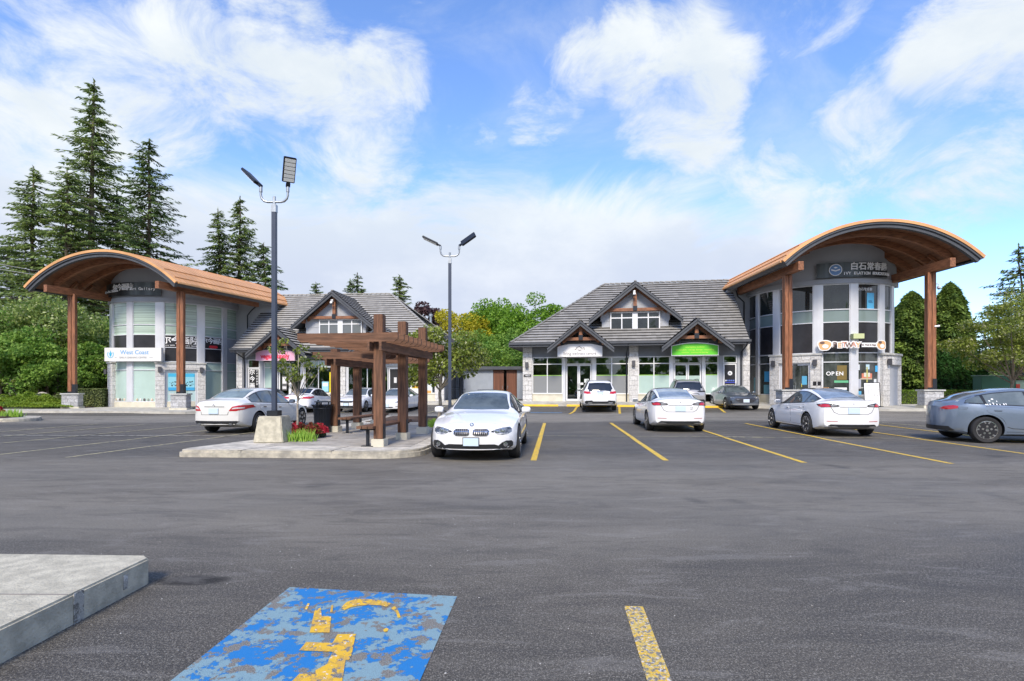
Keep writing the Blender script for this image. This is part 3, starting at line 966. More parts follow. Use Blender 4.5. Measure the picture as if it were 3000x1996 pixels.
def wing(par, L, gx, dx, hip, tile, ze, x_in0, x_in1, zb=0.0):
    """one-storey shop wing: local x along the facade, y back, hip = 'L' or 'R' end"""
    p = .788; run = 6.2; y0 = -.9
    T = Vector((0, 1, p)).normalized(); ln = run * math.hypot(1, p)
    mb = MB()
    if hip == 'L':
        x0, x1 = 0.05, L
        f = [(0, 0), (x1 - x0, 0), (x1 - x0, ln), (run, ln)]
    else:
        x0, x1 = 0.0, L
        f = [(0, 0), (x1 - x0, 0), (x1 - x0 - run, ln), (0, ln)]
    tiles(mb, (x0, y0, ze), (1, 0, 0), T, f)
    Tb = Vector((0, -1, p))
    tiles(mb, (x0, y0 + 2 * run, ze), (1, 0, 0), Tb, f)
    if hip == 'L':
        tiles(mb, (x0, y0, ze), (0, 1, 0), Vector((1, 0, p)), [(0, 0), (2 * run, 0), (run, ln)])
        hips = [((x0, y0), (x0 + run, y0 + run)), ((x0, y0 + 2 * run), (x0 + run, y0 + run))]; r0, r1 = x0 + run, x1
    else:
        tiles(mb, (x1, y0, ze), (0, 1, 0), Vector((-1, 0, p)), [(0, 0), (2 * run, 0), (run, ln)])
        hips = [((x1, y0), (x1 - run, y0 + run)), ((x1, y0 + 2 * run), (x1 - run, y0 + run))]; r0, r1 = x0, x1 - run
    zr = ze + run * p
    for a, b in hips:
        n_ = 22
        A_ = Vector((a[0], a[1], ze + .05)); B_ = Vector((b[0], b[1], zr + .07))
        for k in range(n_):
            q0 = A_.lerp(B_, k / n_); q1 = A_.lerp(B_, (k + .93) / n_)
            mb.bar(q0 + Vector((0, 0, .03)), q1, .2, .06)
    n_ = int((r1 - r0) / .4)
    for k in range(n_):
        xa = r0 + (r1 - r0) * k / n_; xb = r0 + (r1 - r0) * (k + .93) / n_
        mb.bar((xa, y0 + run, zr + .09), (xb, y0 + run, zr + .06), .22, .07)
    # solid deck below
    if hip == 'L':
        V_ = [(x0, y0, ze), (x1, y0, ze), (x1, y0 + 2 * run, ze), (x0, y0 + 2 * run, ze), (x0 + run, y0 + run, zr), (x1, y0 + run, zr)]
        F_ = [(0, 1, 5, 4), (2, 3, 4, 5), (0, 4, 3), (1, 2, 5), (0, 3, 2, 1)]
    else:
        V_ = [(x0, y0, ze), (x1, y0, ze), (x1, y0 + 2 * run, ze), (x0, y0 + 2 * run, ze), (x0, y0 + run, zr), (x1 - run, y0 + run, zr)]
        F_ = [(0, 1, 5, 4), (2, 3, 4, 5), (0, 4, 3), (1, 2, 5), (0, 3, 2, 1)]
    mb.add([(a, b, c - .02) for a, b, c in V_], F_, 1)
    mb.build('roof', [tile, TLIP], par, fixn=False)
    # fascia + gutter, soffit
    mb = MB()
    mb.box(x0 - .06, x1 + .06, y0 - .07, y0 + .04, ze - .26, ze + .0)
    mb.box(x0 - .08, x1 + .08, y0 - .17, y0 - .075, ze - .12, ze + .02)
    mb.box(x0 - .06, x1 + .06, y0 + 2 * run - .04, y0 + 2 * run + .08, ze - .26, ze)
    if hip == 'L': mb.box(x0 - .13, x0 - .02, y0 + .045, y0 + 2 * run - .045, ze - .25, ze + .01)
    else: mb.box(x1 + .02, x1 + .13, y0 + .045, y0 + 2 * run - .045, ze - .25, ze + .01)
    mb.box(x0 + .02, x1 - .02, y0 + .05, y0 + 2 * run - .05, ze - .24, ze - .2)
    mb.build('gutter', FASCIA, par)
    # walls: sign band and body
    mb = MB()
    mb.box(x_in0, x_in1, .02, .3, 3.5, ze - .23)
    mb.box(x_in0, x_in1, .0, .019, 3.5, 3.62)
    mb.box(x_in0, x_in1, 3.6, 10.6, zb - .4, ze - .25)
    mb.box(x_in0, x_in0 + .2, .3, 3.6, zb - .4, ze - .25); mb.box(x_in1 - .2, x_in1, .3, 3.6, zb - .4, ze - .25)
    mb.build('wall', WALLD, par)
    INW = mat('interior_wall', (.55, .54, .50), .8); INF = mat('interior_floor', (.28, .26, .23), .6)
    mb = MB(); mb.box(x_in0 + .2, x_in1 - .2, 3.5, 3.6, .45, 3.5); mb.box(x_in0 + .2, x_in1 - .2, .31, 3.6, 3.5, 3.6); mb.build('interior_wall', INW, par)
    mb = MB(); mb.box(x_in0 + .2, x_in1 - .2, .3, 3.6, .3, .45); mb.build('interior_floor', INF, par)
    r_ = random.Random(int(L * 10))
    SC = [mat('stock_%d' % k, c, .6) for k, c in enumerate(((.5, .2, .12), (.12, .3, .4), (.55, .5, .4), (.1, .1, .1), (.2, .35, .15)))]
    x = x_in0 + .6
    while x < x_in1 - 1.2:
        w = r_.uniform(.8, 1.4); y = r_.uniform(1.6, 3.0); h = r_.choice((.95, 1.5, 2.1))
        q = MB(); q.box(x, x + w, y, y + .4, .45, .45 + h); sh = q.build('shelf', INW if r_.random() < .5 else INF, par)
        for zz in range(int(h / .45)):
            q = MB(); q.box(x + .06, x + w * r_.uniform(.5, .94), y - .08, y - .005, .55 + zz * .45, .55 + zz * .45 + r_.uniform(.15, .3)); q.build('stock', r_.choice(SC), sh)
        x += w + r_.uniform(.3, 1.0)
    return MB()

# ================================================================ right building
BR = empty('shop_building', (0, 38.2, 0), R(-10.3), 'grey shop building at the right with a round pet shop tower under an arched roof', 'shop building')
bpy.context.view_layer.update()
EI = Matrix.Rotation(R(10.3), 4, 'Z') @ Matrix.Translation((0, -38.2, 0))   # world -> building
wing(BR, 15.35, (4.83, 12.08), 8.36, 'L', TILER, 4.42, 1.0, 15.6)
for g in (4.83, 12.08):
    gable_front(BR, g, 5.74, -1.9, 2.13, 3.98, TILER, 4.5, 1.0, (-.62, .95), -.25)
gable_front(BR, 8.36, 8.45, -.3, 3.03, 5.98, TILER, 6.55, 1.9, (1.2, 4.4), .4, deep=.36, big=True)
mb = MB()     # dormer cheeks and wall
mb.box(8.36 - 2.2, 8.36 + 2.2, .42, 3.0, 5.0, 6.6)
mb.build('dormer_wall', WALLG, BR)
mb = MB(); mb.box(8.36 - 1.75, 8.36 + 1.75, .28, .41, 4.95, 5.08); mb.build('dormer_sill', WHITEF, BR)
for x0, x1 in ((6.72, 8.26), (8.46, 10.0)):
    window(BR, x0, x1, 5.1, 6.52, .3, GLASSD, cols=[x0, (x0 + x1) / 2, x1], rows=[5.1, 6.12, 6.52], fw=.075)
mb = MB(); mb.box(8.26, 8.46, .27, .41, 5.1, 6.52); mb.build('window_post', WHITEF, BR)
# stone pillars
def boxes(par, name, m, lst, M=None, **k):
    for b in lst:
        q = MB(); q.box(*b); q.build(name, m, par, M=M, **k)
boxes(BR, 'stone_pillar', STONE, [(a, b, -.12, .3, .1, 4.2) for a, b in ((.78, 1.42), (7.97, 8.56), (15.15, 15.55))])
for a, b in ((1.42, 3.52), (5.73, 7.96), (8.56, 10.62)):
    mb = MB(); mb.box(a, b, .04, .3, .1, .93); mb.box(a, b, -.0, .3, .93, .99); mb.build('knee_wall', CREAM, BR)
def frost(col):
    return lambda i, j: {0: col}.get(j, GLASSD)
LIME = mat('lime_strip', (.30, .55, .10), .5)
def bay(x0, x1, cols, low, zmid=2.22):
    w = window(BR, x0, x1, .98, 3.5, .06, GLASST, cols=cols, rows=[.98, 3.02, 3.5], fw=.06)
    mb = MB(); mb.box(x0 + .06, x1 - .06, .066, .078, 1.04, zmid)
    mb.build('frosted_film', low, w)
    mb = MB(); mb.box(x0 + .06, x1 - .06, .060, .0655, zmid, zmid + .05)
    mb.build('green_stripe', LIME, w)
bay(1.42, 3.52, [1.42, 2.46, 3.52], GLASSG)
bay(5.73, 7.96, [5.73, 6.82, 7.96], GLASSG)
bay(8.56, 10.62, [8.56, 9.58, 10.62], GLASSM, 2.22)
bay(12.8, 13.66, [12.8, 13.66], GLASSM, 2.22)
boxes(BR, 'post', ALU, [(a, b, .0, .29, .45, 3.5) for a, b in ((3.52, 3.72), (5.5, 5.73), (10.62, 10.84), (12.62, 12.8))])
boxes(BR, 'side_panel', WALLG, [(13.66, 13.93, .02, .3, .3, 3.5), (14.82, 15.15, .02, .3, .3, 3.5)])
def door2(par, x0, x1, z0, z1, ztop, pane, leaf2=True, M=None, y=.08, fr=WHITEF, low=None):
    window(par, x0, x1, z1 + .02, ztop, y - .02, GLASST, fr=fr, name='transom_window')
    leaves = [(x0 + .01, (x0 + x1) / 2 - .01), ((x0 + x1) / 2 + .01, x1 - .01)] if leaf2 else [(x0 + .01, x1 - .01)]
    for k, (a, b) in enumerate(leaves):
        d = MB(); f = .085
        d.box(a, a + f, y, y + .05, z0, z1); d.box(b - f, b, y, y + .05, z0, z1)
        d.box(a + f, b - f, y, y + .05, z1 - f, z1); d.box(a + f, b - f, y, y + .05, z0, z0 + f * 1.6)
        dd = d.build('door', fr, par)
        g = MB(); g.box(a + f - .01, b - f + .01, y + .02, y + .032, z0 + f, z1 - f + .01); g.build('pane', pane, dd)
        if low is not None:
            g = MB(); g.box(a + f, b - f, y + .012, y + .019, z0 + f * 1.6, low[0]); g.build('frosted_film', low[1], dd)
        h = MB(); hx = b - f / 2 if (k == 0) else a + f / 2
        h.tube([(hx, y, z0 + .9), (hx, y - .06, z0 + .92), (hx, y - .06, z0 + 1.18), (hx, y, z0 + 1.2)], .014, 6)
        h.build('handle', GALV, dd, smooth=True)
door2(BR, 3.74, 5.48, .5, 2.98, 3.5, GLASST)
door2(BR, 10.86, 12.6, .5, 2.98, 3.5, GLASST, low=(2.2, GLASSM))
door2(BR, 13.95, 14.8, .5, 2.98, 3.5, SPANDREL, leaf2=False)
# notice on the single door
def posters(par, items, name='poster'):
    for (x0, x1, z0, z1, y, col) in items:
        m_ = mat('ink_%02d_%02d_%02d' % tuple(int(c * 99) for c in col), col, .5)
        q = MB(); q.box(x0, x1, y - .006, y, z0, z1); q.build(name, m_, par)
posters(BR, [(14.1, 14.65, .95, 1.62, .078, (.65, .62, .45)), (14.12, 14.35, 1.3, 1.58, .07, (.75, .42, .12)), (14.4, 14.62, 1.0, 1.25, .07, (.8, .65, .12)),
             (14.12, 14.34, 1.0, 1.25, .07, (.75, .78, .8)), (14.42, 14.62, 1.32, 1.56, .07, (.45, .7, .72)),
             (14.08, 14.68, 1.72, 1.77, .078, (.06, .08, .5))] + [(14.09 + .12 * k, 14.17 + .12 * k, 1.83, 1.92, .078, ((.75, .78, .85) if k == 0 else (.12, .2, .6))) for k in range(5)])
mb = MB(); mb.lathe([(.0, 0), (.14, 0), (.14, .01), (0, .01)], 24); mb.build('door_logo', WHITE, BR, M=Matrix.Translation((14.38, .078, 2.35)) @ Matrix.Rotation(R(90), 4, 'X'))
mb = MB(); mb.prism([(-.08, -.02), (0, .05), (.08, -.02), (0, -.01)], 0, .004, 'z'); mb.box(-.07, .07, -.07, -.045, 0, .004)
mb.build('door_logo_mark', BLACK, BR, M=Matrix.Translation((14.38, .067, 2.36)) @ Matrix.Rotation(R(90), 4, 'X'))
posters(BR, [(4.98, 5.3, 1.75, 2.0, .078, (.65, .7, .68)), (4.72, 4.92, 1.6, 1.75, .078, (.7, .7, .68))])
downspout(BR, [(7.88, -1.0, 4.3), (7.88, -.85, 4.1), (7.8, -.16, 3.7), (7.8, -.1, 3.4), (7.8, -.1, .45)])
downspout(BR, [(15.2, -1.0, 4.3), (15.2, -.9, 4.1), (15.03, -.16, 3.7), (15.03, -.1, 3.4), (15.03, -.1, .45)])

def drum_ang(px, cx, cy, r):
    """plan angle on the tower wall met first by the sight line through px"""
    u = (px - 1500) / FPX
    # (u t - cx)^2 + (t - cy)^2 = r^2
    a = u * u + 1; b = -2 * (u * cx + cy); c = cx * cx + cy * cy - r * r
    disc = max(b * b - 4 * a * c, 0)
    t = (-b - math.sqrt(disc)) / (2 * a)
    a_ = math.atan2(t - cy, u * t - cx)
    return a_ - 2 * PI if a_ > 1.9 else a_

def arc_wall(mb, r0, r1, a0, a1, z0, z1, n=None, mi=0, ztop=None):
    n = n or max(2, int(abs(a1 - a0) / R(4)))
    vs = []
    for k in range(n + 1):
        a = a0 + (a1 - a0) * k / n
        for r in (r0, r1):
            zt = z1 if ztop is None else ztop(r * math.cos(a), r * math.sin(a))
            vs += [(r * math.cos(a), r * math.sin(a), z0), (r * math.cos(a), r * math.sin(a), zt)]
    fs = []
    for k in range(n):
        b = k * 4; c = b + 4
        fs += [(b + 2, c + 2, c + 3, b + 3), (b, b + 1, c + 1, c), (b + 1, b + 3, c + 3, c + 1), (b, c, c + 2, b + 2)]
    fs += [(0, 2, 3, 1), (n * 4, n * 4 + 1, n * 4 + 3, n * 4 + 2)]
    mb.add(vs, fs, mi)

class Barrel:
    def __init__(s, FL, FR, ax, ze, rise, length):
        s.FL = Vector(FL); s.FR = Vector(FR); s.ax = Vector(ax).normalized(); s.ze = ze; s.rise = rise; s.len = length
        s.w = (s.FR - s.FL).length / 2; s.Rr = (s.w ** 2 + rise ** 2) / (2 * rise)
    def z(s, q, off=0.0):
        return s.ze - (s.Rr - s.rise) + math.sqrt(max((s.Rr + off) ** 2 - (s.w * q) ** 2, 0.0001))
    def pt(s, q, t, off=0.0):
        ang = math.asin(max(-1, min(1, s.w * q / s.Rr)))
        rr = s.Rr + off
        d = (s.FR - s.FL).normalized(); m = (s.FL + s.FR) / 2
        p = m + d * (rr * math.sin(ang)) + s.ax * t
        return Vector((p.x, p.y, s.ze - (s.Rr - s.rise) + rr * math.cos(ang)))
    def q_of(s, x, y):
        """inverse: cross position of plan point (x,y)"""
        d = (s.FR - s.FL).normalized(); m = (s.FL + s.FR) / 2
        v = Vector((x, y)) - m
        det = d.x * s.ax.y - d.y * s.ax.x
        a = (v.x * s.ax.y - v.y * s.ax.x) / det
        return max(-1, min(1, a / s.w))

def barrel_roof(par, Bq, EI, arch_t, flip=1):
    n = 48
    def band(mb, o0, o1, t0, t1, q0=-1, q1=1, mi=0, tn=1, n=n):
        vs = []; 
        for i in range(n + 1):
            q = q0 + (q1 - q0) * i / n
            for t in (t0, t1):
                vs += [Bq.pt(q, t, o0), Bq.pt(q, t, o1)]
        fs = []
        for i in range(n):
            b = i * 4; c = b + 4
            fs += [(b + 1, c + 1, c + 3, b + 3), (b, b + 2, c + 2, c), (b, c, c + 1, b + 1), (b + 2, b + 3, c + 3, c + 2)]
        fs += [(0, 1, 3, 2), (n * 4, n * 4 + 2, n * 4 + 3, n * 4 + 1)]
        mb.add(vs, fs, mi)
    mb = MB(); band(mb, -.06, .03, -.17, Bq.len); band(mb, -.13, -.062, -.17, -.125)
    rf = mb.build('arched_roof', COPPER, par, smooth=30, M=EI)
    mb = MB()
    k = 0
    t = .25
    while t < Bq.len - .1:
        band(mb, 0, .045, t, t + .03, n=24); t += .42
    for off in (.93, .80):
        for sg in (-1, 1):
            q0, q1 = sorted((sg * off, sg * (off + .006)))
            band(mb, .03, .075, .1, Bq.len - .15, q0, q1, n=1)
    mb.build('seam', COPPERD, rf)
    mb = MB()
    band(mb, -.42, -.065, -.04, .16); band(mb, -.24, -.064, -.12, -.045)
    for sg in (-1, 1):
        a = sg * .985; q0, q1 = sorted((a, sg * 1.0))
        band(mb, -.34, -.062, .162, Bq.len, q0, q1, n=2)
    band(mb, -.42, -.065, Bq.len - .15, Bq.len - .02)
    mb.build('arched_fascia', FASCIA, par, smooth=30, M=EI)
    for sg in (-1, 1):
        mb = MB()
        e0 = Bq.pt(sg, 0, -.05); e1 = Bq.pt(sg, Bq.len, -.05); o = (Bq.FR - Bq.FL).normalized().to_3d() * sg * .06
        mb.bar(e0 + o, e1 + o, .12, .1)
        mb.build('eaves_gutter', COPPER, par, M=EI)
    mb = MB(); band(mb, -.27, -.2, .17, Bq.len - .16, -.97, .97)
    mb.build('soffit', SOFFIT, par, smooth=30, M=EI)
    for t in arch_t:
        mb = MB(); band(mb, -.62, -.275, t, t + .2, -.86, .86)
        mb.build('glulam_arch', TIMBERB, par, smooth=30, M=EI)

def tower(par, EI, c, r, zl, bays, z0, Bq, portal, pier, floor_mats, posts, beams, backrect, zsill, pans, beam_z):
    cx, cy = c
    MT = EI @ Matrix.Translation((cx, cy, 0))
    ang = lambda px, rr=r: drum_ang(px, cx, cy, rr)
    zt, z1, z2, z3, z4, zk = zl      # top of glass, transom, lower transom, bottom of dark panel, low transom, sill
    # pilasters and windows
    mb = MB()
    for a, b in bays['pil']:
        arc_wall(mb, r - .1, r + .07, ang(a), ang(b), zk, zt)
    mb.build('pilaster', ALU, par, M=MT)
    for a, b, kind in bays['win']:
        a0, a1 = ang(a), ang(b)
        fr = MB(); da = .05 / r
        arc_wall(fr, r - .08, r + .03, a0, a0 + da, zk, zt); arc_wall(fr, r - .08, r + .03, a1 - da, a1, zk, zt)
        for z in (zt - .06, z1, z2, z3, z4, zk):
            arc_wall(fr, r - .08, r + .028, a0 + da, a1 - da, z, z + .06)
        w = fr.build('window', ALU, par, M=MT)
        zz = [(z1, zt), (z2, z1), (z3, z2), (z4, z3), (zk, z4)]
        for (q0, q1), mm in zip(zz, pans(kind)):
            p = MB(); arc_wall(p, r - .05, r - .035, a0, a1, q0 + .02, q1 + .02); p.build('pane', mm, w, smooth=30)
    # plinth
    mb = MB(); arc_wall(mb, r - .2, r + .05, ang(bays['pil'][0][0] - 60 if False else bays['ext'][0]), ang(bays['ext'][1]), z0 - .4, zk); mb.build('plinth', CREAM, par, M=MT)
    mb = MB()
    e0, e1 = ang(bays['ext'][0]), ang(bays['ext'][1])
    full = lambda x, y: Bq.z(Bq.q_of(x + cx, y + cy)) - .24
    arc_wall(mb, r - .3, r + .16, e0 - .12, e1 + .16, zt, zt + .3, 40)
    arc_wall(mb, r - .3, r + .1, e0 - .12, e1 + .9, zt + .3, 9, 60, ztop=full)
    mb.build('drum_band', WALLG, par, smooth=30, M=MT)
    # core behind the drum
    mb = MB()
    arc_wall(mb, .2, r - .12, 0, 2 * PI - .001, z0 - .4, 8.0, 60)
    mb.build('drum_core', SPANDREL, par, M=MT)
    mb = MB()
    bp = [Vector(v) for v in backrect]
    n = len(bp)
    lo = [(v.x, v.y, z0 - .4) for v in bp]; hi = [(v.x, v.y, Bq.z(Bq.q_of(v.x, v.y)) - .28) for v in bp]
    mb.add(lo + hi, [tuple(range(n)), tuple(range(2 * n - 1, n - 1, -1))] + [(i, (i + 1) % n, (i + 1) % n + n, i + n) for i in range(n)])
    mb.build('tower_wall', WALLG, par, M=EI)
    # end walls under the arch at the back
    mb = MB(); q = [-.97 + 1.94 * i / 20 for i in range(21)]
    tb = Bq.len - .6
    pts = [Bq.pt(k, tb, -.28) for k in q]
    N_ = len(pts)
    vs = pts + [Vector((p.x, p.y, z0)) for p in pts]
    mb.add([tuple(v) for v in vs], [(i, i + 1, i + 1 + N_, i + N_) for i in range(N_ - 1)])
    mb.build('back_wall', WALLG, par, fixn=False, M=EI)
    # stone entrance
    pa, pb, da_, db_, zd, zp = portal
    A = Vector((r * math.cos(ang(pa)), r * math.sin(ang(pa)))); B = Vector((r * math.cos(ang(pb)), r * math.sin(ang(pb))))
    d = (B - A); Lp = d.length; d.normalize(); nrm = Vector((d.y, -d.x))
    if nrm.dot(A + B) < 0: nrm = -nrm
    off = r - ((A + B) / 2).length + .12
    O = A + nrm * off
    th = math.atan2(d.y, d.x)
    MP = MT @ Matrix.Translation((O.x, O.y, 0)) @ Matrix.Rotation(th, 4, 'Z')
    # local: x along the wall 0..Lp, -y outwards (if winding agrees)
    x0 = Lp * (da_ - pa) / (pb - pa); x1 = Lp * (db_ - pa) / (pb - pa)
    mb = MB()
    mb.box(0, x0, -.02, .5, z0 - .3, zp - .1); mb.box(x1, Lp, -.02, .5, z0 - .3, zp - .1); mb.box(x0, x1, -.02, .5, zd, zp - .1)
    mb.build('stone_surround', STONE, par, M=MP)
    mb = MB(); mb.box(-.06, Lp + .06, -.08, .5, zp - .1, zp)
    mb.build('stone_cornice', CAP, par, M=MP)
    return MT, MP, x0, x1, ang

BQR = Barrel((15.18, 30.95), (25.68, 29.95), (0.01, 1), 8.56, 2.15, 12.3)
barrel_roof(BR, BQR, EI, (.9, 2.5, 4.1))
zx = lambda v: 2050 + v / 2.613
def pans_r(kind):
    return {'n': (GLASSD, GLASSP, SPANDREL, GLASSI, GLASSI), 's': (GLASSD, GLASSP, SPANDREL, SPANDREL, SPANDREL)}[kind]
MTR, MPR, dx0, dx1, angR = tower(BR, EI, (21.4, 38.5), 4.5, (7.87, 6.25, 5.46, 3.55, 2.98, .92),
    dict(pil=[(zx(435), zx(454)), (zx(566), zx(612)), (zx(870), zx(938)), (zx(1150), zx(1207)), (zx(1368), zx(1409)), (zx(1462), zx(1480))],
         win=[(zx(372), zx(436), 'n'), (zx(454), zx(566), 'n'), (zx(612), zx(870), 'n'), (zx(938), zx(1150), 'n'), (zx(1207), zx(1368), 'n'), (zx(1409), zx(1462), 'n')],
         ext=(zx(372), zx(1483))), .3, BQR,
    (zx(552), zx(938), zx(622), zx(866), 3.0, 3.55), None, None, None, None,
    [(15.35, 39.3), (17.1, 39.3), (17.4, 38.8), (21, 40), (25.4, 38.6), (25.9, 39.5), (25.9, 42.0), (15.4, 42.0)], .92, pans_r, 8)
# doors in the stone entrance
def tower_door(par, MP, x0, x1, z0, z1, fr, panes):
    xm = (x0 + x1) / 2
    f_ = MB(); f_.box(x0, x0 + .08, .14, .24, z0, z1); f_.box(x1 - .08, x1, .14, .24, z0, z1); f_.box(x0 + .08, x1 - .08, .14, .24, z1 - .08, z1)
    f_.build('door_frame', fr, par, M=MP)
    for k, (a, b) in enumerate(((x0 + .09, xm - .01), (xm + .01, x1 - .09))):
        d = MB(); f = .08
        d.box(a, a + f, .16, .21, z0, z1 - .09); d.box(b - f, b, .16, .21, z0, z1 - .09); d.box(a + f, b - f, .16, .21, z1 - .09 - f, z1 - .09); d.box(a + f, b - f, .16, .21, z0, z0 + .15)
        dd = d.build('door', fr, par, M=MP)
        g = MB(); g.box(a + f - .01, b - f + .01, .18, .19, z0 + .1, z1 - .1 - f + .02); g.build('pane', panes[k], dd)
        h = MB(); hx = b - f / 2 if k == 0 else a + f / 2
        h.tube([(hx, .16, z0 + .95), (hx, .1, z0 + .97), (hx, .1, z0 + 1.25), (hx, .16, z0 + 1.27)], .014, 6); h.build('handle', GALV, dd, smooth=True)
tower_door(BR, MPR, dx0, dx1, .3, 3.0, ALU, (GLASSI, GLASSI))
# right stone pier with a side door
aP0, aP1 = angR(zx(1372)), angR(zx(1483), 4.499)
mb = MB()
arc_wall(mb, 4.2, 4.78, aP0, aP0 + .13, -.1, 3.45); arc_wall(mb, 4.2, 4.8, aP0 + .55, aP0 + .78, -.1, 3.45); arc_wall(mb, 4.2, 4.79, aP0 + .13, aP0 + .55, 2.85, 3.45)
mb.build('stone_pier', STONE, BR, M=MTR)
mb = MB(); arc_wall(mb, 4.2, 4.88, aP0 - .02, aP0 + .8, 3.45, 3.56); mb.build('stone_cornice', CAP, BR, M=MTR)
mb = MB(); arc_wall(mb, 4.2, 4.62, aP0 + .13, aP0 + .55, -.1, 2.85); mb.build('side_door', WALLG, BR, M=MTR)

def canopy_post(par, EI, x, y, rz, z0, zcap, ztop, w=.40):
    M_ = EI @ Matrix.Translation((x, y, 0)) @ Matrix.Rotation(rz, 4, 'Z')
    mb = MB(); g = .022
    for sx in (-1, 1):
        for sy in (-1, 1):
            mb.box(sx * (w / 4 + g / 2) - w / 4, sx * (w / 4 + g / 2) + w / 4, sy * (w / 4 + g / 2) - w / 4, sy * (w / 4 + g / 2) + w / 4, zcap, ztop)
    p = mb.build('timber_post', TIMBER, par, M=M_, bevel=.012)
    q = MB(); q.box(w / 2 - .17, w / 2 + .035, -w / 2 - .03, w / 2 + .03, zcap, zcap + .62); q.box(-w / 2 - .01, w / 2 - .171, -w / 2 - .028, -w / 2 - .012, zcap, zcap + .12)
    q.build('post_shoe', BLACKM, p)
    b = .47
    q = MB(); q.box(-b, b, -b, b, z0 + .22, zcap - .09); s = q.build('stone_pedestal', STONED, par, M=M_, bevel=.02)
    q = MB(); q.box(-b - .07, b + .07, -b - .07, b + .07, zcap - .09, zcap); q.build('pedestal_cap', CAP, s, bevel=.012)
    q = MB(); q.box(-b - .07, b + .07, -b - .07, b + .07, z0 - .2, z0 + .22); q.build('pedestal_base', CREAM, s, bevel=.015)
canopy_post(BR, EI, 16.2, 32.35, R(-3), .2, 1.31, 8.0)
canopy_post(BR, EI, 24.05, 31.6, R(-14), .18, 1.31, 8.02)
def bars(par, name, m, lst, w, h, M=None):
    for a, b in lst:
        a = Vector(a); b = Vector(b); d = b - a
        # own frame with x along the bar so the wood grain runs along it
        rot = d.to_track_quat('X', 'Z').to_matrix().to_4x4()
        MM = Matrix.Translation((a + b) / 2) @ rot
        if M is not None: MM = M @ MM
        q = MB(); q.box(-d.length / 2, d.length / 2, -w / 2, w / 2, -h / 2, h / 2); q.build(name, m, par, M=MM)
bars(BR, 'canopy_beam', TIMBERB, [((16.2, 30.8, 8.27), (16.25, 39.4, 8.27)), ((24.03, 29.95, 8.27), (24.08, 38.6, 8.27))], .3, .48, EI)
def tails(par, Bq, EI, n=9):
    lst = []
    for k in range(n):
        t = 1.1 + k * 1.05
        for q, sg in ((-.93, -1), (.93, 1)):
            lst.append((Bq.pt(q, t, -.36), Bq.pt(q - sg * .14, t, -.36)))
    bars(par, 'rafter_tail', TIMBERB, lst, .12, .18, EI)
tails(BR, BQR, EI)
downspout(BR, [(15.9, 39.0, 8.3), (16.1, 39.15, 7.9), (16.55, 39.2, 7.5), (16.55, 39.2, 4.2)], EI)
# ================================================================ left building
BL = empty('shop_building', (-20.5, 41.2, 0), R(-5), 'grey shop building at the left whose round tower carries the white hand-logo sign', 'shop building')
bpy.context.view_layer.update()
EL = Matrix.Rotation(R(5), 4, 'Z') @ Matrix.Translation((20.5, -41.2, 0))
wing(BL, 16.2, (3.89, 11.2), 7.35, 'R', TILEL, 4.25, .0, 15.6)
for g in (3.89, 11.3):
    gable_front(BL, g, 5.68, -1.9, 2.2, 3.82, TILEL, 4.4, 1.05, (-.62, .95), -.25)
gable_front(BL, 7.35, 8.5, -.3, 3.1, 5.95, TILEL, 6.5, 1.95, (1.2, 4.6), .4, deep=.36, big=True)
mb = MB(); mb.box(7.35 - 2.3, 7.35 + 2.3, .42, 3.0, 4.9, 6.55); mb.build('dormer_wall', WALLG, BL)
mb = MB(); mb.box(7.35 - 1.75, 7.35 + 1.75, .28, .41, 5.05, 5.18); mb.build('dormer_sill', WHITEF, BL)
BLINDD = mat('blind_dark', (.14, .155, .16), .08, spec=.7)
for x0, x1 in ((6.12, 7.63), (7.86, 9.4)):
    window(BL, x0, x1, 5.2, 6.48, .3, BLINDD, cols=[x0, (x0 + x1) / 2, x1], rows=[5.2, 6.12, 6.48], fw=.075)
boxes(BL, 'window_post', WHITEF, [(7.63, 7.86, .27, .41, 5.2, 6.48)])
boxes(BL, 'stone_pillar', STONE, [(a, b, -.12, .3, .0, 4.1) for a, b in ((-.1, .36), (7.6, 8.3), (15.0, 15.65))])
boxes(BL, 'side_panel', WALLG, [(.36, .68, .02, .3, .1, 3.5), (1.64, 1.96, .02, .3, .1, 3.5)])
door2(BL, .7, 1.62, .45, 2.85, 3.5, SPANDREL, leaf2=False)
# tall lettered film on that door
q = MB(); q.box(.80, 1.26, .070, .078, .9, 2.75); q.build('lettered_panel', BLACK, BL)
q = MB(); q.box(1.32, 1.5, .070, .078, .9, 2.75); q.build('lettered_panel', BLACK, BL)
for k, ch in enumerate('尔今画院'):
    text_mesh('letter', ch, .44, WHITE, BL, upright(1.03, .068, 2.53 - .5 * k), depth=.002, bold=.006)
for k, ch in enumerate('艺术培训画廊'):
    text_mesh('letter', ch, .15, WHITE, BL, upright(1.41, .068, 2.65 - .2 * k), depth=.002)
window(BL, 1.98, 2.86, .98, 3.3, .06, GLASSM, cols=[1.98, 2.86], rows=[.98, 2.9, 3.3])
door2(BL, 3.1, 4.85, .45, 2.85, 3.45, GLASST)
boxes(BL, 'post', ALU, [(a, b, .0, .29, .4, 3.5) for a, b in ((2.87, 3.08), (4.87, 5.1), (7.3, 7.59), (8.31, 8.42), (12.3, 12.9))])
for a, b in ((1.96, 2.87), (5.1, 7.3), (8.42, 11.5), (12.9, 15.0)):
    mb = MB(); mb.box(a, b, .04, .3, .0, .93); mb.box(a, b, -.0, .3, .93, .99); mb.build('knee_wall', CREAM, BL)
window(BL, 5.12, 7.28, .98, 3.4, .06, GLASST, cols=[5.12, 6.18, 7.28], rows=[.98, 2.93, 3.4], panes=lambda i, j: GLASSM if j == 1 else GLASST)
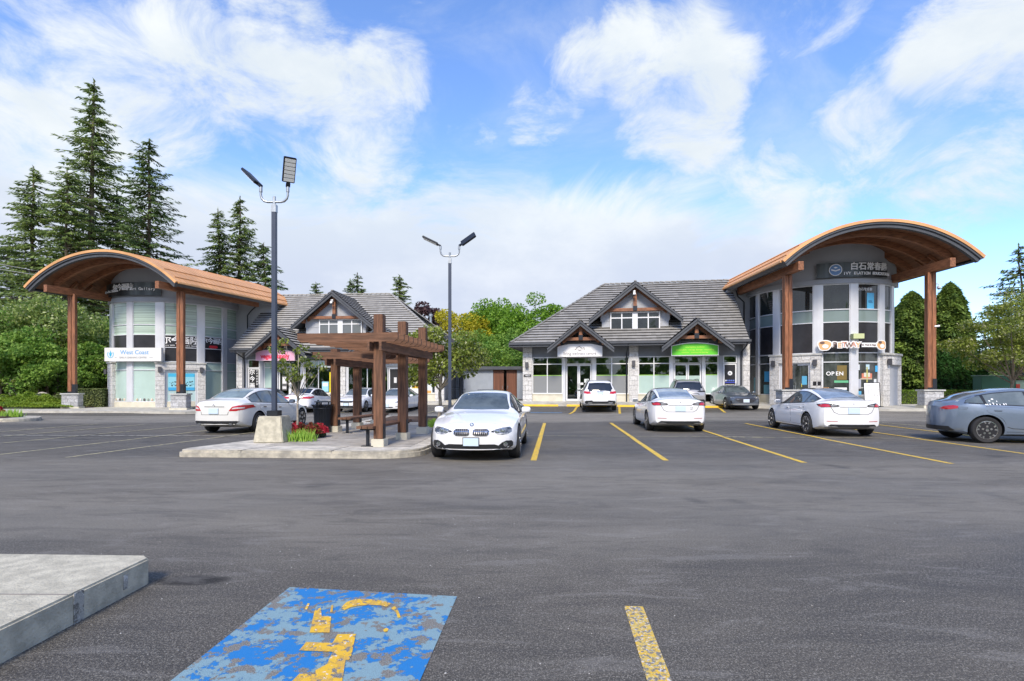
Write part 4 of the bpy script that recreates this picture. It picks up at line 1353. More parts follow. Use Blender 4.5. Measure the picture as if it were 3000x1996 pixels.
window(BL, 8.42, 11.48, .98, 2.95, .06, GLASST, cols=[8.42, 9.9, 11.48])
window(BL, 12.92, 15.0, .98, 2.95, .06, GLASST, cols=[12.92, 13.9, 15.0])
door2(BL, 11.5, 12.28, .45, 2.85, 2.96, BLACK, leaf2=False)
posters(BL, [(13.1, 13.9, 1.0, 1.8, .05, (.72, .74, .70)), (13.25, 13.75, 1.35, 1.62, .043, (.75, .50, .05)), (14.15, 14.75, .95, 1.72, .05, (.70, .76, .76)), (14.22, 14.68, 1.0, 1.2, .043, (.75, .35, .10)),
             (6.45, 6.95, 1.1, 1.85, .07, (.30, .60, .72)), (6.5, 6.9, 1.5, 1.75, .064, (.7, .8, .82)), (7.02, 7.2, 1.0, 2.55, .07, (.80, .68, .02)), (11.9, 12.1, 1.75, 2.15, .075, (.65, .65, .65)), (11.05, 11.3, 1.95, 2.2, .07, (.62, .72, .08)),
             (10.85, 11.0, 1.5, 2.0, .07, (.7, .7, .72)), (3.35, 3.75, 1.2, 2.3, .07, (.10, .10, .10)), (3.4, 3.7, 1.7, 2.2, .063, (.7, .7, .7)), (3.4, 3.7, 1.3, 1.5, .063, (.6, .6, .6))])
text_mesh('poster_lettering', 'PIZZA', .17, mat('pizza_red', (.6, .08, .04), .5), BL, upright(13.5, .036, 1.5), depth=.002, bold=.006)
downspout(BL, [(.3, -1.0, 4.15), (.35, -.9, 3.95), (.5, -.16, 3.6), (.52, -.1, 3.3), (.52, -.1, .45)])

BQL = Barrel((-32.8, 37.1), (-21.45, 35.3), (.292, .956), 8.2, 2.25, 11.3)
barrel_roof(BL, BQL, EL, (.9, 2.5, 4.1))
z1x = lambda v: v / 2.6133
z2x = lambda v: 500 + v / 3.136
def pans_l(kind):
    return {'a': (BLIND, BLIND, SPANDREL, GLASSM, GLASSM), 'b': (BLIND, BLIND, WALLG, GLASSM, GLASSM)}[kind]
MTL, MPL, lx0, lx1, angL = tower(BL, EL, (-26.8, 44.3), 4.5, (7.64, 5.95, 5.22, 3.28, 2.66, .37),
    dict(pil=[(z1x(846), z1x(868)), (z1x(975), z1x(1018)), (z1x(1195), z1x(1257)), (z1x(1512), z2x(308)), (z2x(473), z2x(512)), (z2x(612), z2x(622))],
         win=[(z1x(868), z1x(975), 'a'), (z1x(1018), z1x(1195), 'a'), (z1x(1257), z1x(1512), 'a'), (z2x(308), z2x(473), 'a'), (z2x(512), z2x(612), 'b')],
         ext=(z1x(846), z2x(620))), -.1, BQL,
    (z1x(1190), z2x(318), z1x(1258), z1x(1512), 2.72, 3.25), None, None, None, None,
    [(-22.4, 44.5), (-19.2, 44.2), (-17.9, 47.6), (-28, 50.7), (-31.2, 46.2), (-29, 45)], .37, pans_l, 8)
DOORM = mat('door_film_mint', (.45, .60, .60), .3)
tower_door(BL, MPL, lx0, lx1, -.1, 2.72, ALU, (DOORM, DOORM))
for x0_, x1_ in ((lx0 + .22, (lx0 + lx1) / 2 - .1), ((lx0 + lx1) / 2 + .1, lx1 - .22)):
    for a, b, c in ((1.2, 2.45, (.28, .62, .72)), (2.2, 2.45, (.06, .45, .70)), (1.2, 1.42, (.05, .38, .68))):
        q = MB(); q.box(x0_, x1_, .140 - (.006 if a != 1.2 or b != 2.45 else 0), .147, a, b); q.build('door_poster', mat('ink_%02d_%02d_%02d' % tuple(int(v * 99) for v in c), c, .5), BL, M=MPL)
    q = MB(); r_ = random.Random(3)
    for k in range(22):
        xx = r_.uniform(x0_ + .03, x1_ - .1); zz = r_.uniform(1.5, 1.82)
        q.box(xx, xx + r_.uniform(.02, .09), .136, .1385 + .0001 * k, zz, zz + r_.uniform(.02, .08))
    q.build('group_photo', mat('photo_dark', (.04, .05, .045), .5), BL, M=MPL)
a0_, a1_ = angL(z1x(826), 4.58), angL(z1x(872), 4.58)
mb = MB(); arc_wall(mb, 4.2, 4.68, a0_ - .35, a1_, -.3, 3.2); mb.build('stone_pier', STONE, BL, M=MTL)
mb = MB(); arc_wall(mb, 4.2, 4.75, a0_ - .37, a1_ + .01, 3.2, 3.3); mb.build('stone_cornice', CAP, BL, M=MTL)
canopy_post(BL, EL, -30.55, 38.2, R(20), -.13, 1.02, 7.9)
canopy_post(BL, EL, -22.2, 36.85, R(12), -.16, 1.02, 7.86)
bars(BL, 'canopy_beam', TIMBERB, [((-31.0, 36.5, 8.02), (-28.6, 44.4, 8.02)), ((-22.75, 35.2, 8.02), (-20.2, 43.6, 8.02))], .3, .46, EL)
tails(BL, BQL, EL)
downspout(BL, [(-20.3, 43.9, 8.0), (-20.9, 44.1, 7.6), (-21.25, 44.15, 7.2), (-21.25, 44.15, 4.2)], EL)
# small things lined up on the left tower's window ledges
KN = mat('toy_dark', (.05, .05, .05), .6)
for (pa, pb) in ((870, 975), (1022, 1192)):
    r_ = random.Random(pa)
    A_, B_ = angL(z1x(pa + 14)), angL(z1x(pb - 14))
    for k in range(5):
        a = A_ + (B_ - A_) * (k + .5) / 5
        M_ = MTL @ Matrix.Translation((4.475 * math.cos(a), 4.475 * math.sin(a), .43)) @ Matrix.Rotation(a + PI / 2, 4, 'Z')
        c = [(.5, .42, .3), (.65, .65, .62), (.12, .1, .1), (.3, .35, .3), (.6, .5, .4)][k]
        q = MB(); q.lathe([(.05, 0), (.085, .08), (.07, .15), (.03, .2)], 10)
        q.build('ornament', mat('toy_%02d' % int(c[0] * 99), c, .6), BL, M=M_, smooth=True)

# ================================================================ signs
def curved_text(par, body, size, m, M, rad, amid, z, step, depth=.02, bold=0.0, skip=None):
    n = len(body)
    for k, ch in enumerate(body):
        if ch == ' ': continue
        a = amid + (k - (n - 1) / 2) * step / rad
        MM = M @ Matrix.Translation((rad * math.cos(a), rad * math.sin(a), z)) @ Matrix.Rotation(a + PI / 2, 4, 'Z') @ Matrix.Rotation(R(90), 4, 'X')
        text_mesh('letter', ch, size, m, par, MM, depth=depth, bold=bold)
STEEL = mat('brushed_steel', (.085, .095, .098), .38, metal=.6, var=.6, vscale=1.2, stretch=(1, 1, .02))
def curved_sign(c, rad, px0, px1, z0, z1, label, rz=0):
    o = empty('shop_sign', (c[0], c[1], 0), 0, label, 'sign')
    a0, a1 = drum_ang(px0, c[0], c[1], rad), drum_ang(px1, c[0], c[1], rad)
    mb = MB(); arc_wall(mb, rad - .12, rad, a0, a1, z0, z1, 24); mb.build('sign_panel', STEEL, o, smooth=30)
    return o, a0, a1
cR = (21.4, 38.5)
sg, a0, a1 = curved_sign(cR, 4.85, zx(893), zx(1436), 8.22, 9.12, 'curved steel sign with Chinese characters and a round blue badge on the right tower')
curved_text(sg, '白石常春藤', .5, WHITE, Matrix(), 4.87, a0 + (a1 - a0) * .70, 8.83, .5, bold=.008)
curved_text(sg, 'IVY ELATION EDUCATION', .23, WHITE, Matrix(), 4.87, a0 + (a1 - a0) * .68, 8.42, .147, bold=.008)
ab = a0 + (a1 - a0) * .235
MM = Matrix.Translation((4.87 * math.cos(ab), 4.87 * math.sin(ab), 8.66)) @ Matrix.Rotation(ab + PI / 2, 4, 'Z') @ Matrix.Rotation(R(90), 4, 'X')
mb = MB(); mb.lathe([(0, 0), (.36, 0), (.36, .03), (0, .03)], 32); bd = mb.build('badge', WHITE, sg, M=MM)
mb = MB(); mb.lathe([(0, .031), (.32, .031), (.32, .036), (0, .036)], 32); mb.build('badge_disc', mat('badge_blue', (.12, .25, .48), .4), bd)
mb = MB(); mb.add([(-.24, -.02, .04), (0, -.1, .04), (.24, -.02, .04), (.24, .06, .04), (0, -.02, .04), (-.24, .06, .04)], [(0, 1, 4, 5), (1, 2, 3, 4)])
mb.add([(-.12, .14, .04), (0, .09, .04), (.12, .14, .04), (0, .19, .04)], [(0, 1, 2, 3)]); mb.build('badge_mark', WHITE, bd)
cL = (-26.8, 44.3)
sg, a0, a1 = curved_sign(cL, 4.85, z1x(815), z1x(1232), 8.05, 8.98, 'curved brushed steel art gallery sign with white lettering on the left tower')
curved_text(sg, '尔今画院', .52, WHITE, Matrix(), 4.87, a0 + (a1 - a0) * .435, 8.62, .47, bold=.01)
curved_text(sg, 'Art Gallery', .27, WHITE, Matrix(), 4.87, a0 + (a1 - a0) * .755, 8.5, .16, bold=.01)
curved_text(sg, 'Elgin Art Studio', .22, WHITE, Matrix(), 4.87, a0 + (a1 - a0) * .15, 8.42, .13, bold=.008)

def flat_sign(name, loc, rz, label, w, z0, z1, th=.18, m=WHITE, arch=0.0, edge=None):
    o = empty(name, (loc[0], loc[1], 0), rz, label, 'sign')
    pts = [(-w / 2, z0), (w / 2, z0), (w / 2, z1)]
    if arch:
        for k in range(1, 16):
            t = k / 16; pts.append((w / 2 - w * t, z1 + arch * 4 * t * (1 - t)))
    pts.append((-w / 2, z1))
    mb = MB(); mb.prism(pts, 0, th, 'y'); mb.build('sign_board', edge or m, o)
    if edge:
        e = .05; cz = (z0 + z1) / 2
        q = [(x * (1 - 2 * e / w), cz + (z - cz) * (1 - e / (z1 - z0) * 1.6)) for x, z in pts]
        mb = MB(); mb.prism(q, -.012, -.002, 'y'); mb.build('sign_face', m, o)
    return o
# west coast sign on the left tower
s = flat_sign('shop_sign', (-27.2, 39.42), R(-1), 'white rectangular sign with a blue hand logo on the left tower above the blue door', 4.12, 3.30, 4.27, .25, mat('sign_offwhite', (.70, .70, .68), .4))
BLU = mat('sign_blue', (.08, .33, .66), .5); BLU2 = mat('sign_cyan', (.03, .42, .66), .5); GREYT = mat('sign_greytext', (.30, .31, .33), .5)
text_mesh('lettering', 'West Coast', .42, BLU, s, upright(.12, -.006, 3.93), depth=.005)
text_mesh('lettering', 'EARLY LEARNING CENTRE', .165, GREYT, s, upright(.02, -.006, 3.56), depth=.005)
mb = MB(); mb.box(-1.3, -1.18, -.006, -.001, 3.555, 3.58); mb.box(1.2, 1.45, -.006, -.001, 3.555, 3.58); mb.build('rule', GREYT, s)
mb = MB()
for sgn in (-1, 1):
    pts = []
    for k in range(13):
        a = R(-95 + 130 * k / 12); pts.append((sgn * .23 * math.cos(a), .27 * math.sin(a)))
    inn = [(p[0] * .82, p[1] * .86 + .0) for p in pts][::-1]
    mb.prism([(x - 1.62, z + 3.8) for x, z in pts + inn], -.006, -.001, 'y')
    mb.prism([(x * sgn - 1.62, z + 3.8) for x, z in ((.01, -.22), (.07, -.05), (.13, .12), (.09, .12), (.04, .02))], -.0065, -.001, 'y')
mb.prism([(-1.64, 3.64), (-1.6, 3.64), (-1.58, 3.95), (-1.62, 4.08), (-1.66, 3.95)], -.007, -.001, 'y')
mb.build('hand_logo', BLU2, s)
# lettered dark panels in the left tower windows
def win_text(par, M, rad, px0, px1, z, body, size, step, c, m=WHITE, bold=.01):
    a = drum_ang((px0 + px1) / 2, c[0], c[1], rad)
    curved_text(par, body, size, m, M, rad, a, z, step, depth=.004, bold=bold)
win_text(BL, MTL, 4.475, z1x(1262), z1x(1505), 4.86, '尔今画院', .60, .59, cL)
win_text(BL, MTL, 4.475, z1x(1262), z1x(1505), 4.50, 'Since 2005   Art Studio Canada', .12, .075, cL, bold=.002)
win_text(BL, MTL, 4.475, z2x(312), z2x(470), 4.93, '尔今画院', .48, .44, cL)
aa = drum_ang(z2x(392), *cL, 4.475)
q = MB(); q.prism([(-.36, 0), (.36, 0), (.30, .16), (-.28, .16)], -.012, -.002, 'y'); q.prism([(-.25, -.06), (.25, -.06), (.25, -.01), (-.25, -.01)], -.012, -.002, 'y')
q.build('red_logo', mat('logo_red', (.65, .03, .04), .5), BL, M=MTL @ Matrix.Translation((4.475 * math.cos(aa), 4.475 * math.sin(aa), 4.45)) @ Matrix.Rotation(aa + PI / 2, 4, 'Z'))
for pa, pb in ((z1x(1257), z1x(1512)), (z2x(308), z2x(473))):
    q = MB(); arc_wall(q, 4.42, 4.535, angL(pa) + .012, angL(pb) - .012, 4.32, 4.37); q.build('window_rail', ALU, BL, M=MTL)

# petway sign (letters standing off the right tower)
s = empty('shop_sign', (cR[0], cR[1], 0), 0, 'pet shop sign of white-edged cut-out letters between two round tan plaques on the right tower', 'sign')
DKB = mat('letter_brown', (.16, .10, .08), .5); TAN = mat('plaque_tan', (.72, .42, .19), .5); PNK = mat('letter_pink', (.62, .32, .24), .5)
Rp = 4.95
pa0, pa1 = drum_ang(2396, *cR, Rp), drum_ang(2594, *cR, Rp)
def at_a(f, z, rad=Rp):
    a = pa0 + (pa1 - pa0) * f
    return Matrix.Translation((rad * math.cos(a), rad * math.sin(a), z)) @ Matrix.Rotation(a + PI / 2, 4, 'Z')
zP = 4.03
for f, sc_ in ((.09, 1.0), (.925, .92)):
    q = MB(); blob = [(.40 * sc_ * math.cos(t) * (1 + .12 * math.sin(3 * t + f * 5)), .37 * sc_ * math.sin(t) * (1 + .1 * math.cos(2 * t))) for t in [2 * PI * k / 36 for k in range(36)]]
    q.prism(blob, 0, .06, 'y'); pl = q.build('plaque', WHITE, s, M=at_a(f, zP))
    q = MB(); q.prism([(x * .84, z * .84) for x, z in blob], -.012, -.002, 'y'); q.build('plaque_face', TAN, pl)
    q = MB(); q.prism([(.14 * math.cos(t) - .13, .09 * math.sin(t) + .16) for t in [2 * PI * k / 14 for k in range(14)]], -.018, -.014, 'y'); q.build('plaque_spot', DKB, pl)
    q = MB(); q.prism([(.17 * math.cos(t) + .04, .12 * math.sin(t) - .06) for t in [2 * PI * k / 14 for k in range(14)]], -.018, -.014, 'y'); q.build('plaque_patch', WHITE, pl)
for k, ch in enumerate('PETWAY'):
    f = .225 + k * .063
    M_ = at_a(f, zP + .02 * (-1) ** k) @ Matrix.Rotation(R(90), 4, 'X')
    text_mesh('letter_backing', ch, .44, WHITE, s, M_, depth=.02, bold=.055)
    text_mesh('letter', ch, .42, [DKB, TAN, PNK, DKB, PNK, TAN][k], s, M_ @ Matrix.Translation((0, 0, .03)), depth=.008, bold=.012)
q = MB(); arc_wall(q, Rp - .05, Rp, pa0 + (pa1 - pa0) * .60, pa0 + (pa1 - pa0) * .86, zP - .13, zP + .13, 8); q.build('sign_strip', WHITE, s)
curved_text(s, 'Pet Food & Supplies', .15, DKB, Matrix(), Rp + .01, pa0 + (pa1 - pa0) * .735, zP, .064, depth=.004, bold=.004)
q = MB(); a = angR(zx(1185)); arc_wall(q, 4.58, 4.98, a - .065, a + .065, 4.42, 4.72, 4)
tag(q.build('junction_box', mat('pale_green_box', (.55, .60, .32), .5)), 'pale green electrical box above the pet shop sign', 'electrical box')
bpy.context.scene.objects['junction_box'].location = (cR[0], cR[1], 0)
# OPEN lettering and window displays, right tower
a_open = angR(zx(1035))
curved_text(BR, 'OPEN', .34, WHITE, MTR, 4.50, a_open, 2.28, .235, depth=.006, bold=.004)
def win_item(par, MT, ang, px, w, z0, z1, c, rad=4.475, name='window_display'):
    a = ang(px); hw = w / 2 / rad
    q = MB(); arc_wall(q, rad, rad + .012, a - hw, a + hw, z0, z1, 2)
    q.build(name, mat('ink_%02d_%02d_%02d' % tuple(int(v * 99) for v in c), c, .5), par, M=MT)
for px, w, z0, z1, c in ((zx(1085), .8, 1.72, 1.86, (.12, .42, .22)), (zx(965), .36, 1.15, 1.42, (.85, .38, .10)), (zx(1080), .7, 1.28, 1.42, (.7, .7, .72)), (zx(1085), .7, 1.0, 1.18, (.38, .36, .22)), (zx(1090), .55, 1.9, 2.8, (.17, .12, .03)),
                         (zx(1216), .16, 2.5, 2.85, (.62, .66, .7)), (zx(1288), .24, 2.55, 2.85, (.45, .62, .7)), (zx(1354), .18, 2.4, 2.78, (.06, .38, .72)), (zx(1345), .2, 1.6, 1.95, (.65, .68, .7)), (zx(1218), .3, 1.35, 1.95, (.40, .42, .48)), (zx(1220), .3, .98, 1.2, (.10, .40, .66)), (zx(1280), .3, .98, 1.25, (.2, .45, .66)), (zx(1283), .1, 1.0, 2.7, (.42, .40, .12)),
                         (zx(1278), .78, 1.92, 2.0, (.5, .42, .3)), (zx(1283), .7, 2.0, 2.3, (.60, .20, .12)), (zx(1283), .42, 2.08, 2.34, (.62, .60, .50)), (zx(1280), .9, 1.38, 1.44, (.42, .44, .40)), (zx(515), .5, 1.8, 2.5, (.06, .32, .60)), (zx(510), .5, 1.0, 1.6, (.12, .30, .38)), (zx(420), .3, 1.0, 2.1, (.22, .50, .60)), (zx(1330 - 20), .5, 6.3, 7.3, (.10, .45, .75))):
    win_item(BR, MTR, angR, px, w, z0, z1, c, rad=4.468 + .0008 * (hash((round(px), round(z0 * 10))) % 9))
text_mesh('letter', '白石常春藤', .19, WHITE, BR, MTR @ Matrix.Translation((4.49 * math.cos(angR(zx(1268))), 4.49 * math.sin(angR(zx(1268))), 7.5)) @ Matrix.Rotation(angR(zx(1268)) + PI / 2, 4, 'Z') @ Matrix.Rotation(R(90), 4, 'X'), depth=.003)
text_mesh('letter', 'ESL', .22, mat('ink_navy', (.03, .10, .22), .5), BR, MTR @ Matrix.Translation((4.492 * math.cos(angR(zx(1310))), 4.492 * math.sin(angR(zx(1310))), 6.75)) @ Matrix.Rotation(angR(zx(1310)) + PI / 2, 4, 'Z') @ Matrix.Rotation(R(90), 4, 'X'), depth=.003)
for k, (xa, za, w, h, c) in enumerate(((dx1 - .55, 1.6, .3, .55, (.10, .38, .60)), (dx1 - .85, 1.45, .3, .22, (.80, .68, .10)), (dx1 - .5, 1.05, .34, .25, (.6, .6, .65)), (dx0 + .35, 1.5, .2, .5, (.5, .55, .6)))):
    q = MB(); q.box(xa, xa + w, .172 - k * .001, .179 - k * .001, za, za + h); q.build('poster', mat('ink_%02d_%02d_%02d' % tuple(int(v * 99) for v in c), c, .5), BR, M=MPR)
for k, xa in enumerate((dx1 + .16, dx1 + .42)):
    q = MB(); q.box(xa, xa + .2, -.035, -.021, 1.55, 1.8); q.build('notice_plate', BLACK, BR, M=MPR)

# arched shop signs over the right doors
def RW(x, y): 
    p = RP(x, y); return (p[0], p[1])
def LW(x, y):
    p = LP(x, y); return (p[0], p[1])
def hang_rods(o, xs, z0, z1):
    mb = MB()
    for x in xs:
        q = MB(); q.tube([(x, .08, z0), (x, .08, z1)], .02, 6); q.build('hanger', WHITEF, o)
s = flat_sign('shop_sign', RW(4.74, -1.06), R(-10.3), 'white arched sign with a plant drawing and grey lowercase lettering above the glass doors', 2.95, 3.46, 4.13, .16, WHITE, arch=.22)
hang_rods(s, (-.98, .72), 4.15, 4.6)
text_mesh('lettering', 'living wellness centre', .27, mat('sign_dark', (.13, .12, .14), .5), s, upright(0, -.006, 3.66), depth=.005, sx=.93)
mb = MB(); r_ = random.Random(2)
for k in range(9):
    a = R(25 + k * 16.5); L_ = .26 + .1 * r_.random()
    p0 = Vector((0, -.004, 3.82)); p1 = p0 + Vector((math.cos(a) * L_, 0, math.sin(a) * L_ * .9))
    mb.bar(p0, p1, .006, .016, up=(0, 1, 0))
    mb.prism([(p1.x + .045 * math.cos(t), p1.z + .03 * math.sin(t)) for t in [2 * PI * j / 8 for j in range(8)]], -.006 - .0003 * k, -.001, 'y')
mb.build('plant_logo', mat('logo_plum', (.14, .12, .12), .5), s)
s = flat_sign('shop_sign', RW(12.03, -1.06), R(-10.3), 'bright green arched sign with thin yellow lettering and a white edge', 2.9, 3.46, 4.1, .16, mat('sign_green', (.13, .62, .03), .4), arch=.2, edge=WHITE)
hang_rods(s, (-.9, .82), 4.15, 4.6)
YG = mat('sign_yellowgreen', (.62, .80, .10), .5)
text_mesh('lettering', 'naturopathic medicine', .13, YG, s, upright(0, -.018, 4.0), depth=.002)
text_mesh('lettering', 'acupuncture · massage therapy · counselling', .13, YG, s, upright(0, -.018, 3.83), depth=.002)
text_mesh('lettering', 'nutrition · craniosacral therapy', .13, YG, s, upright(0, -.018, 3.66), depth=.002)
s = flat_sign('shop_sign', LW(3.42, -1.06), R(-5), 'pink arched sign with bold red lettering behind the lamp post', 2.95, 3.36, 3.98, .16, mat('sign_pink', (.82, .42, .58), .4), arch=.22, edge=mat('sign_pink_edge', (.85, .6, .68), .4))
hang_rods(s, (-.98, .72), 4.0, 4.5)
text_mesh('lettering', 'vegan supply', .46, mat('sign_red', (.72, .03, .07), .5), s, upright(0, -.018, 3.67), depth=.003, bold=.018, sx=.92)
s = flat_sign('shop_sign', LW(11.55, -1.06), R(-5), 'white sign with spaced navy capitals seen through the pergola', 3.2, 3.72, 4.08, .14, WHITE)
text_mesh('lettering', 'PORTO FINO', .30, mat('ink_navy', (.03, .10, .22), .5), s, upright(0, -.006, 3.9), depth=.004, bold=.006, spacing=1.35)
s = flat_sign('shop_sign', LW(10.35, -.05), R(-5), 'long white fascia sign with dark capitals above the restaurant window behind the pergola', 4.1, 2.98, 3.42, .06, mat('sign_grey_white', (.55, .57, .58), .4))
text_mesh('lettering', 'GREEK DISHES & PIZZA', .27, mat('ink_navy2', (.05, .07, .12), .5), s, upright(0, -.006, 3.2), depth=.004, bold=.006)
s = flat_sign('neon_sign', LW(7.0, -.02), R(-5), 'small red oval open sign high in the shop window behind the pergola', .52, 3.05, 3.25, .04, mat('neon_red', (.55, .03, .05), .4))
text_mesh('lettering', 'OPEN', .13, WHITE, s, upright(0, -.006, 3.15), depth=.003)
# street number plate on the first right pillar
s = flat_sign('number_plate', RW(1.1, -.155), R(-10.3), 'black number plate 14022 on the first stone pillar of the right shops', .5, 2.15, 2.32, .03, BLACK)
text_mesh('digits', '14022', .15, WHITE, s, upright(0, -.004, 2.235), depth=.003)

# wall lamps
def wall_lamp(loc, rz, label):
    o = empty('wall_lamp', loc, rz, label, 'wall lamp', 'square grey wall lamps on the stone')
    mb = MB(); mb.box(-.11, .11, -.17, 0, -.19, .19); mb.build('lamp_shade', mat('lamp_bronze', (.10, .10, .11), .5, metal=.4), o, bevel=.015)
    mb = MB(); mb.box(-.06, .06, 0, .04, -.08, .08); mb.build('wall_bracket', BLACKM, o)
def on(MP, EIinv, x, y, z): 
    return EIinv @ MP @ Vector((x, y, z))
EIR = EI.inverted(); ELI = EL.inverted()
p = RP(1.08, -.165); wall_lamp((p[0], p[1], 2.96), R(-10.3), 'wall lamp above the number plate on the first stone pillar')
p = RP(8.25, -.165); wall_lamp((p[0], p[1], 3.02), R(-10.3), 'wall lamp on the middle stone pillar between the two arched signs')
LpR = None
pR0 = on(MPR, EIR, dx0 - .28, -.06, 2.98); pR1 = on(MPR, EIR, dx1 + .3, -.06, 2.98)
dirR = math.atan2(pR1.y - pR0.y, pR1.x - pR0.x)
wall_lamp(pR0, dirR, 'wall lamp left of the pet shop doors, partly behind the inner timber post'); wall_lamp(pR1, dirR, 'wall lamp right of the pet shop doors above two small black plates')
pL0 = on(MPL, ELI, lx0 - .3, -.06, 2.72); pL1 = on(MPL, ELI, lx1 + .22, -.06, 2.72)
dirL = math.atan2(pL1.y - pL0.y, pL1.x - pL0.x)
wall_lamp(pL0, dirL, 'wall lamp left of the blue-postered door'); wall_lamp(pL1, dirL, 'wall lamp right of the blue-postered door')
a = aP0 + .08; q = EIR @ MTR @ Vector((4.84 * math.cos(a), 4.84 * math.sin(a), 3.02)); wall_lamp(q, a + PI / 2, 'wall lamp on the stone pier right of the pet shop windows')
a = a0_ - .04; q = ELI @ MTL @ Vector((4.74 * math.cos(a), 4.74 * math.sin(a), 2.6)); wall_lamp(q, a + PI / 2, 'wall lamp on the outermost stone pier of the left tower')

def sec_cam(loc, rz, label, dome=True):
    o = empty('security_camera', loc, rz, label, 'security camera')
    if dome:
        mb = MB(); mb.box(-.07, .07, -.02, .05, 0, .18); mb.tube([(0, -.02, .12), (0, -.16, .12), (0, -.18, .05)], .03, 8); mb.build('bracket', WHITE, o)
        mb = MB(); mb.lathe([(.03, .02), (.085, -.03), (.10, -.12), (.085, -.15)], 16); mb.build('housing', WHITE, o, M=Matrix.Translation((0, -.18, 0)), smooth=True)
        mb = MB(); mb.lathe([(.08, -.151), (.06, -.20), (.02, -.22)], 16); mb.build('dome', GLASSD, o, M=Matrix.Translation((0, -.18, 0)), smooth=True)
    else:
        mb = MB(); mb.tube([(0, 0, 0), (0, -.08, .0), (0, -.26, .02)], [.03, .055, .055], 10); mb.build('housing', WHITE, o, smooth=True)
p = RP(8.3, -.12); sec_cam((p[0], p[1], 7.72), R(-10.3), 'white dome camera under the peak of the right dormer')
p = LP(7.3, -.12); sec_cam((p[0], p[1], 7.72), R(-5), 'white dome camera under the peak of the left dormer')
sec_cam((24.28, 31.55, 7.25), R(60), 'white dome camera high on the outermost right timber post')
sec_cam((24.1, 31.36, 4.92), R(80), 'small white bullet camera halfway up the outermost right timber post', False)
sec_cam((-22.35, 36.58, 4.55), R(-60), 'small white bullet camera on the inner timber post of the left canopy', False)

# sandwich board outside the pet shop
sb = empty('sandwich_board', P(2556, 1190, 33.0), R(-8), 'white standing menu board with black line drawings outside the pet shop', 'sign board')
sb.location.z = .27
mb = MB()
mb.poly3([(-.42, -.02, .06), (.42, -.02, .06), (.42, .12, 1.42), (-.42, .12, 1.42)], .03); mb.build('board', WHITE, sb)
mb = MB()
for a, b in (((-.44, -.03, .04), (-.44, .115, 1.45)), ((.44, -.03, .04), (.44, .115, 1.45)), ((-.44, .115, 1.45), (.44, .115, 1.45)), ((-.44, -.03, .04), (.44, -.03, .04))):
    mb.bar(a, b, .035, .035)
mb.box(-.5, .5, -.25, .3, 0, .035); mb.build('board_frame', BLACKM, sb)
mb = MB(); sl = (.14) / 1.36
def bp_(x, z): return Vector((x, -.024 + sl * (z - .06) - .004, z))
for pts in ([(-.3, .75), (-.25, .62), (0, .58), (.12, .62), (.17, .75)], [(-.3, .75), (.17, .75)], [(-.28, .66), (.15, .66)], [(-.2, .78), (-.18, 1.05), (-.02, 1.08), (0, .8)], [(.22, 1.0), (.36, 1.0), (.36, 1.08), (.22, 1.08), (.22, 1.0)], [(.25, .8), (.3, .62), (.36, .8)],
            [(-.36, .42), (.3, .42)], [(-.36, .37), (.2, .37)], [(-.3, .22), (-.22, .33), (-.16, .2)], [(-.08, .24), (.36, .24)], [(-.08, .18), (.3, .18)], [(-.3, 1.28), (-.06, 1.28)], [(-.3, 1.24), (-.06, 1.24)], [(.1, 1.26), (.36, 1.26)]):
    for a, b in zip(pts, pts[1:]): mb.bar(bp_(*a), bp_(*b), .016, .006)
mb.build('line_drawing', BLACK, sb)

# ================================================================ bin enclosure, gate and railings between the buildings
en = empty('bin_enclosure', (-2.15, 43.6, .45), R(-2), 'flat-roofed grey enclosure with brown slatted double doors between the buildings', 'bin store')
BLG = mat('painted_block', (.30, .335, .385), .75, var=.08, vscale=2, bump=.3, bscale=30)
mb = MB(); mb.box(-1.7, .65, 0, .2, 0, 2.36); mb.box(2.55, 3.05, 0, .2, 0, 2.36); mb.box(-1.7, -1.5, .2, 4, 0, 2.36); mb.box(2.85, 3.05, .2, 4, 0, 2.36); mb.box(-1.5, 2.85, 3.8, 4, 0, 2.36)
mb.build('wall', BLG, en)
mb = MB(); mb.box(-1.95, 4.55, -.3, 4.3, 2.37, 2.62); mb.build('roof', FASCIA, en)
DW = mat('slat_door_wood', (.17, .065, .035), .6, var=.4, vscale=1.2, stretch=(14, 1, .3))
for k, (a, b) in enumerate(((.68, 1.5), (1.72, 2.53))):
    mb = MB(); n_ = 10
    for i in range(n_):
        w = (b - a) / n_; mb.box(a + i * w, a + (i + .9) * w, .02, .06, .05, 2.33)
    mb.box(a, b, .061, .1, .05, 2.33); d = mb.build('door', DW, en)
    h = MB(); hx = b - .1 if k == 0 else a + .1
    h.tube([(hx, .02, 1.1), (hx, -.04, 1.1), (hx, -.04, .85), (hx, .02, .85)], .015, 6); h.build('handle', GALV, d)
mb = MB(); mb.box(3.1, 4.45, .8, .85, 0, 2.3); 
mb.build('back_screen', BLACKM, en)
mb = MB()
for i in range(10): mb.box(3.12 + i * .14, 3.16 + i * .14, .2, .23, 0, 2.3)
mb.box(3.1, 4.5, .19, .24, .1, .16); mb.box(3.1, 4.5, .19, .24, 1.6, 1.66); mb.build('side_rail', BLACKM, en)
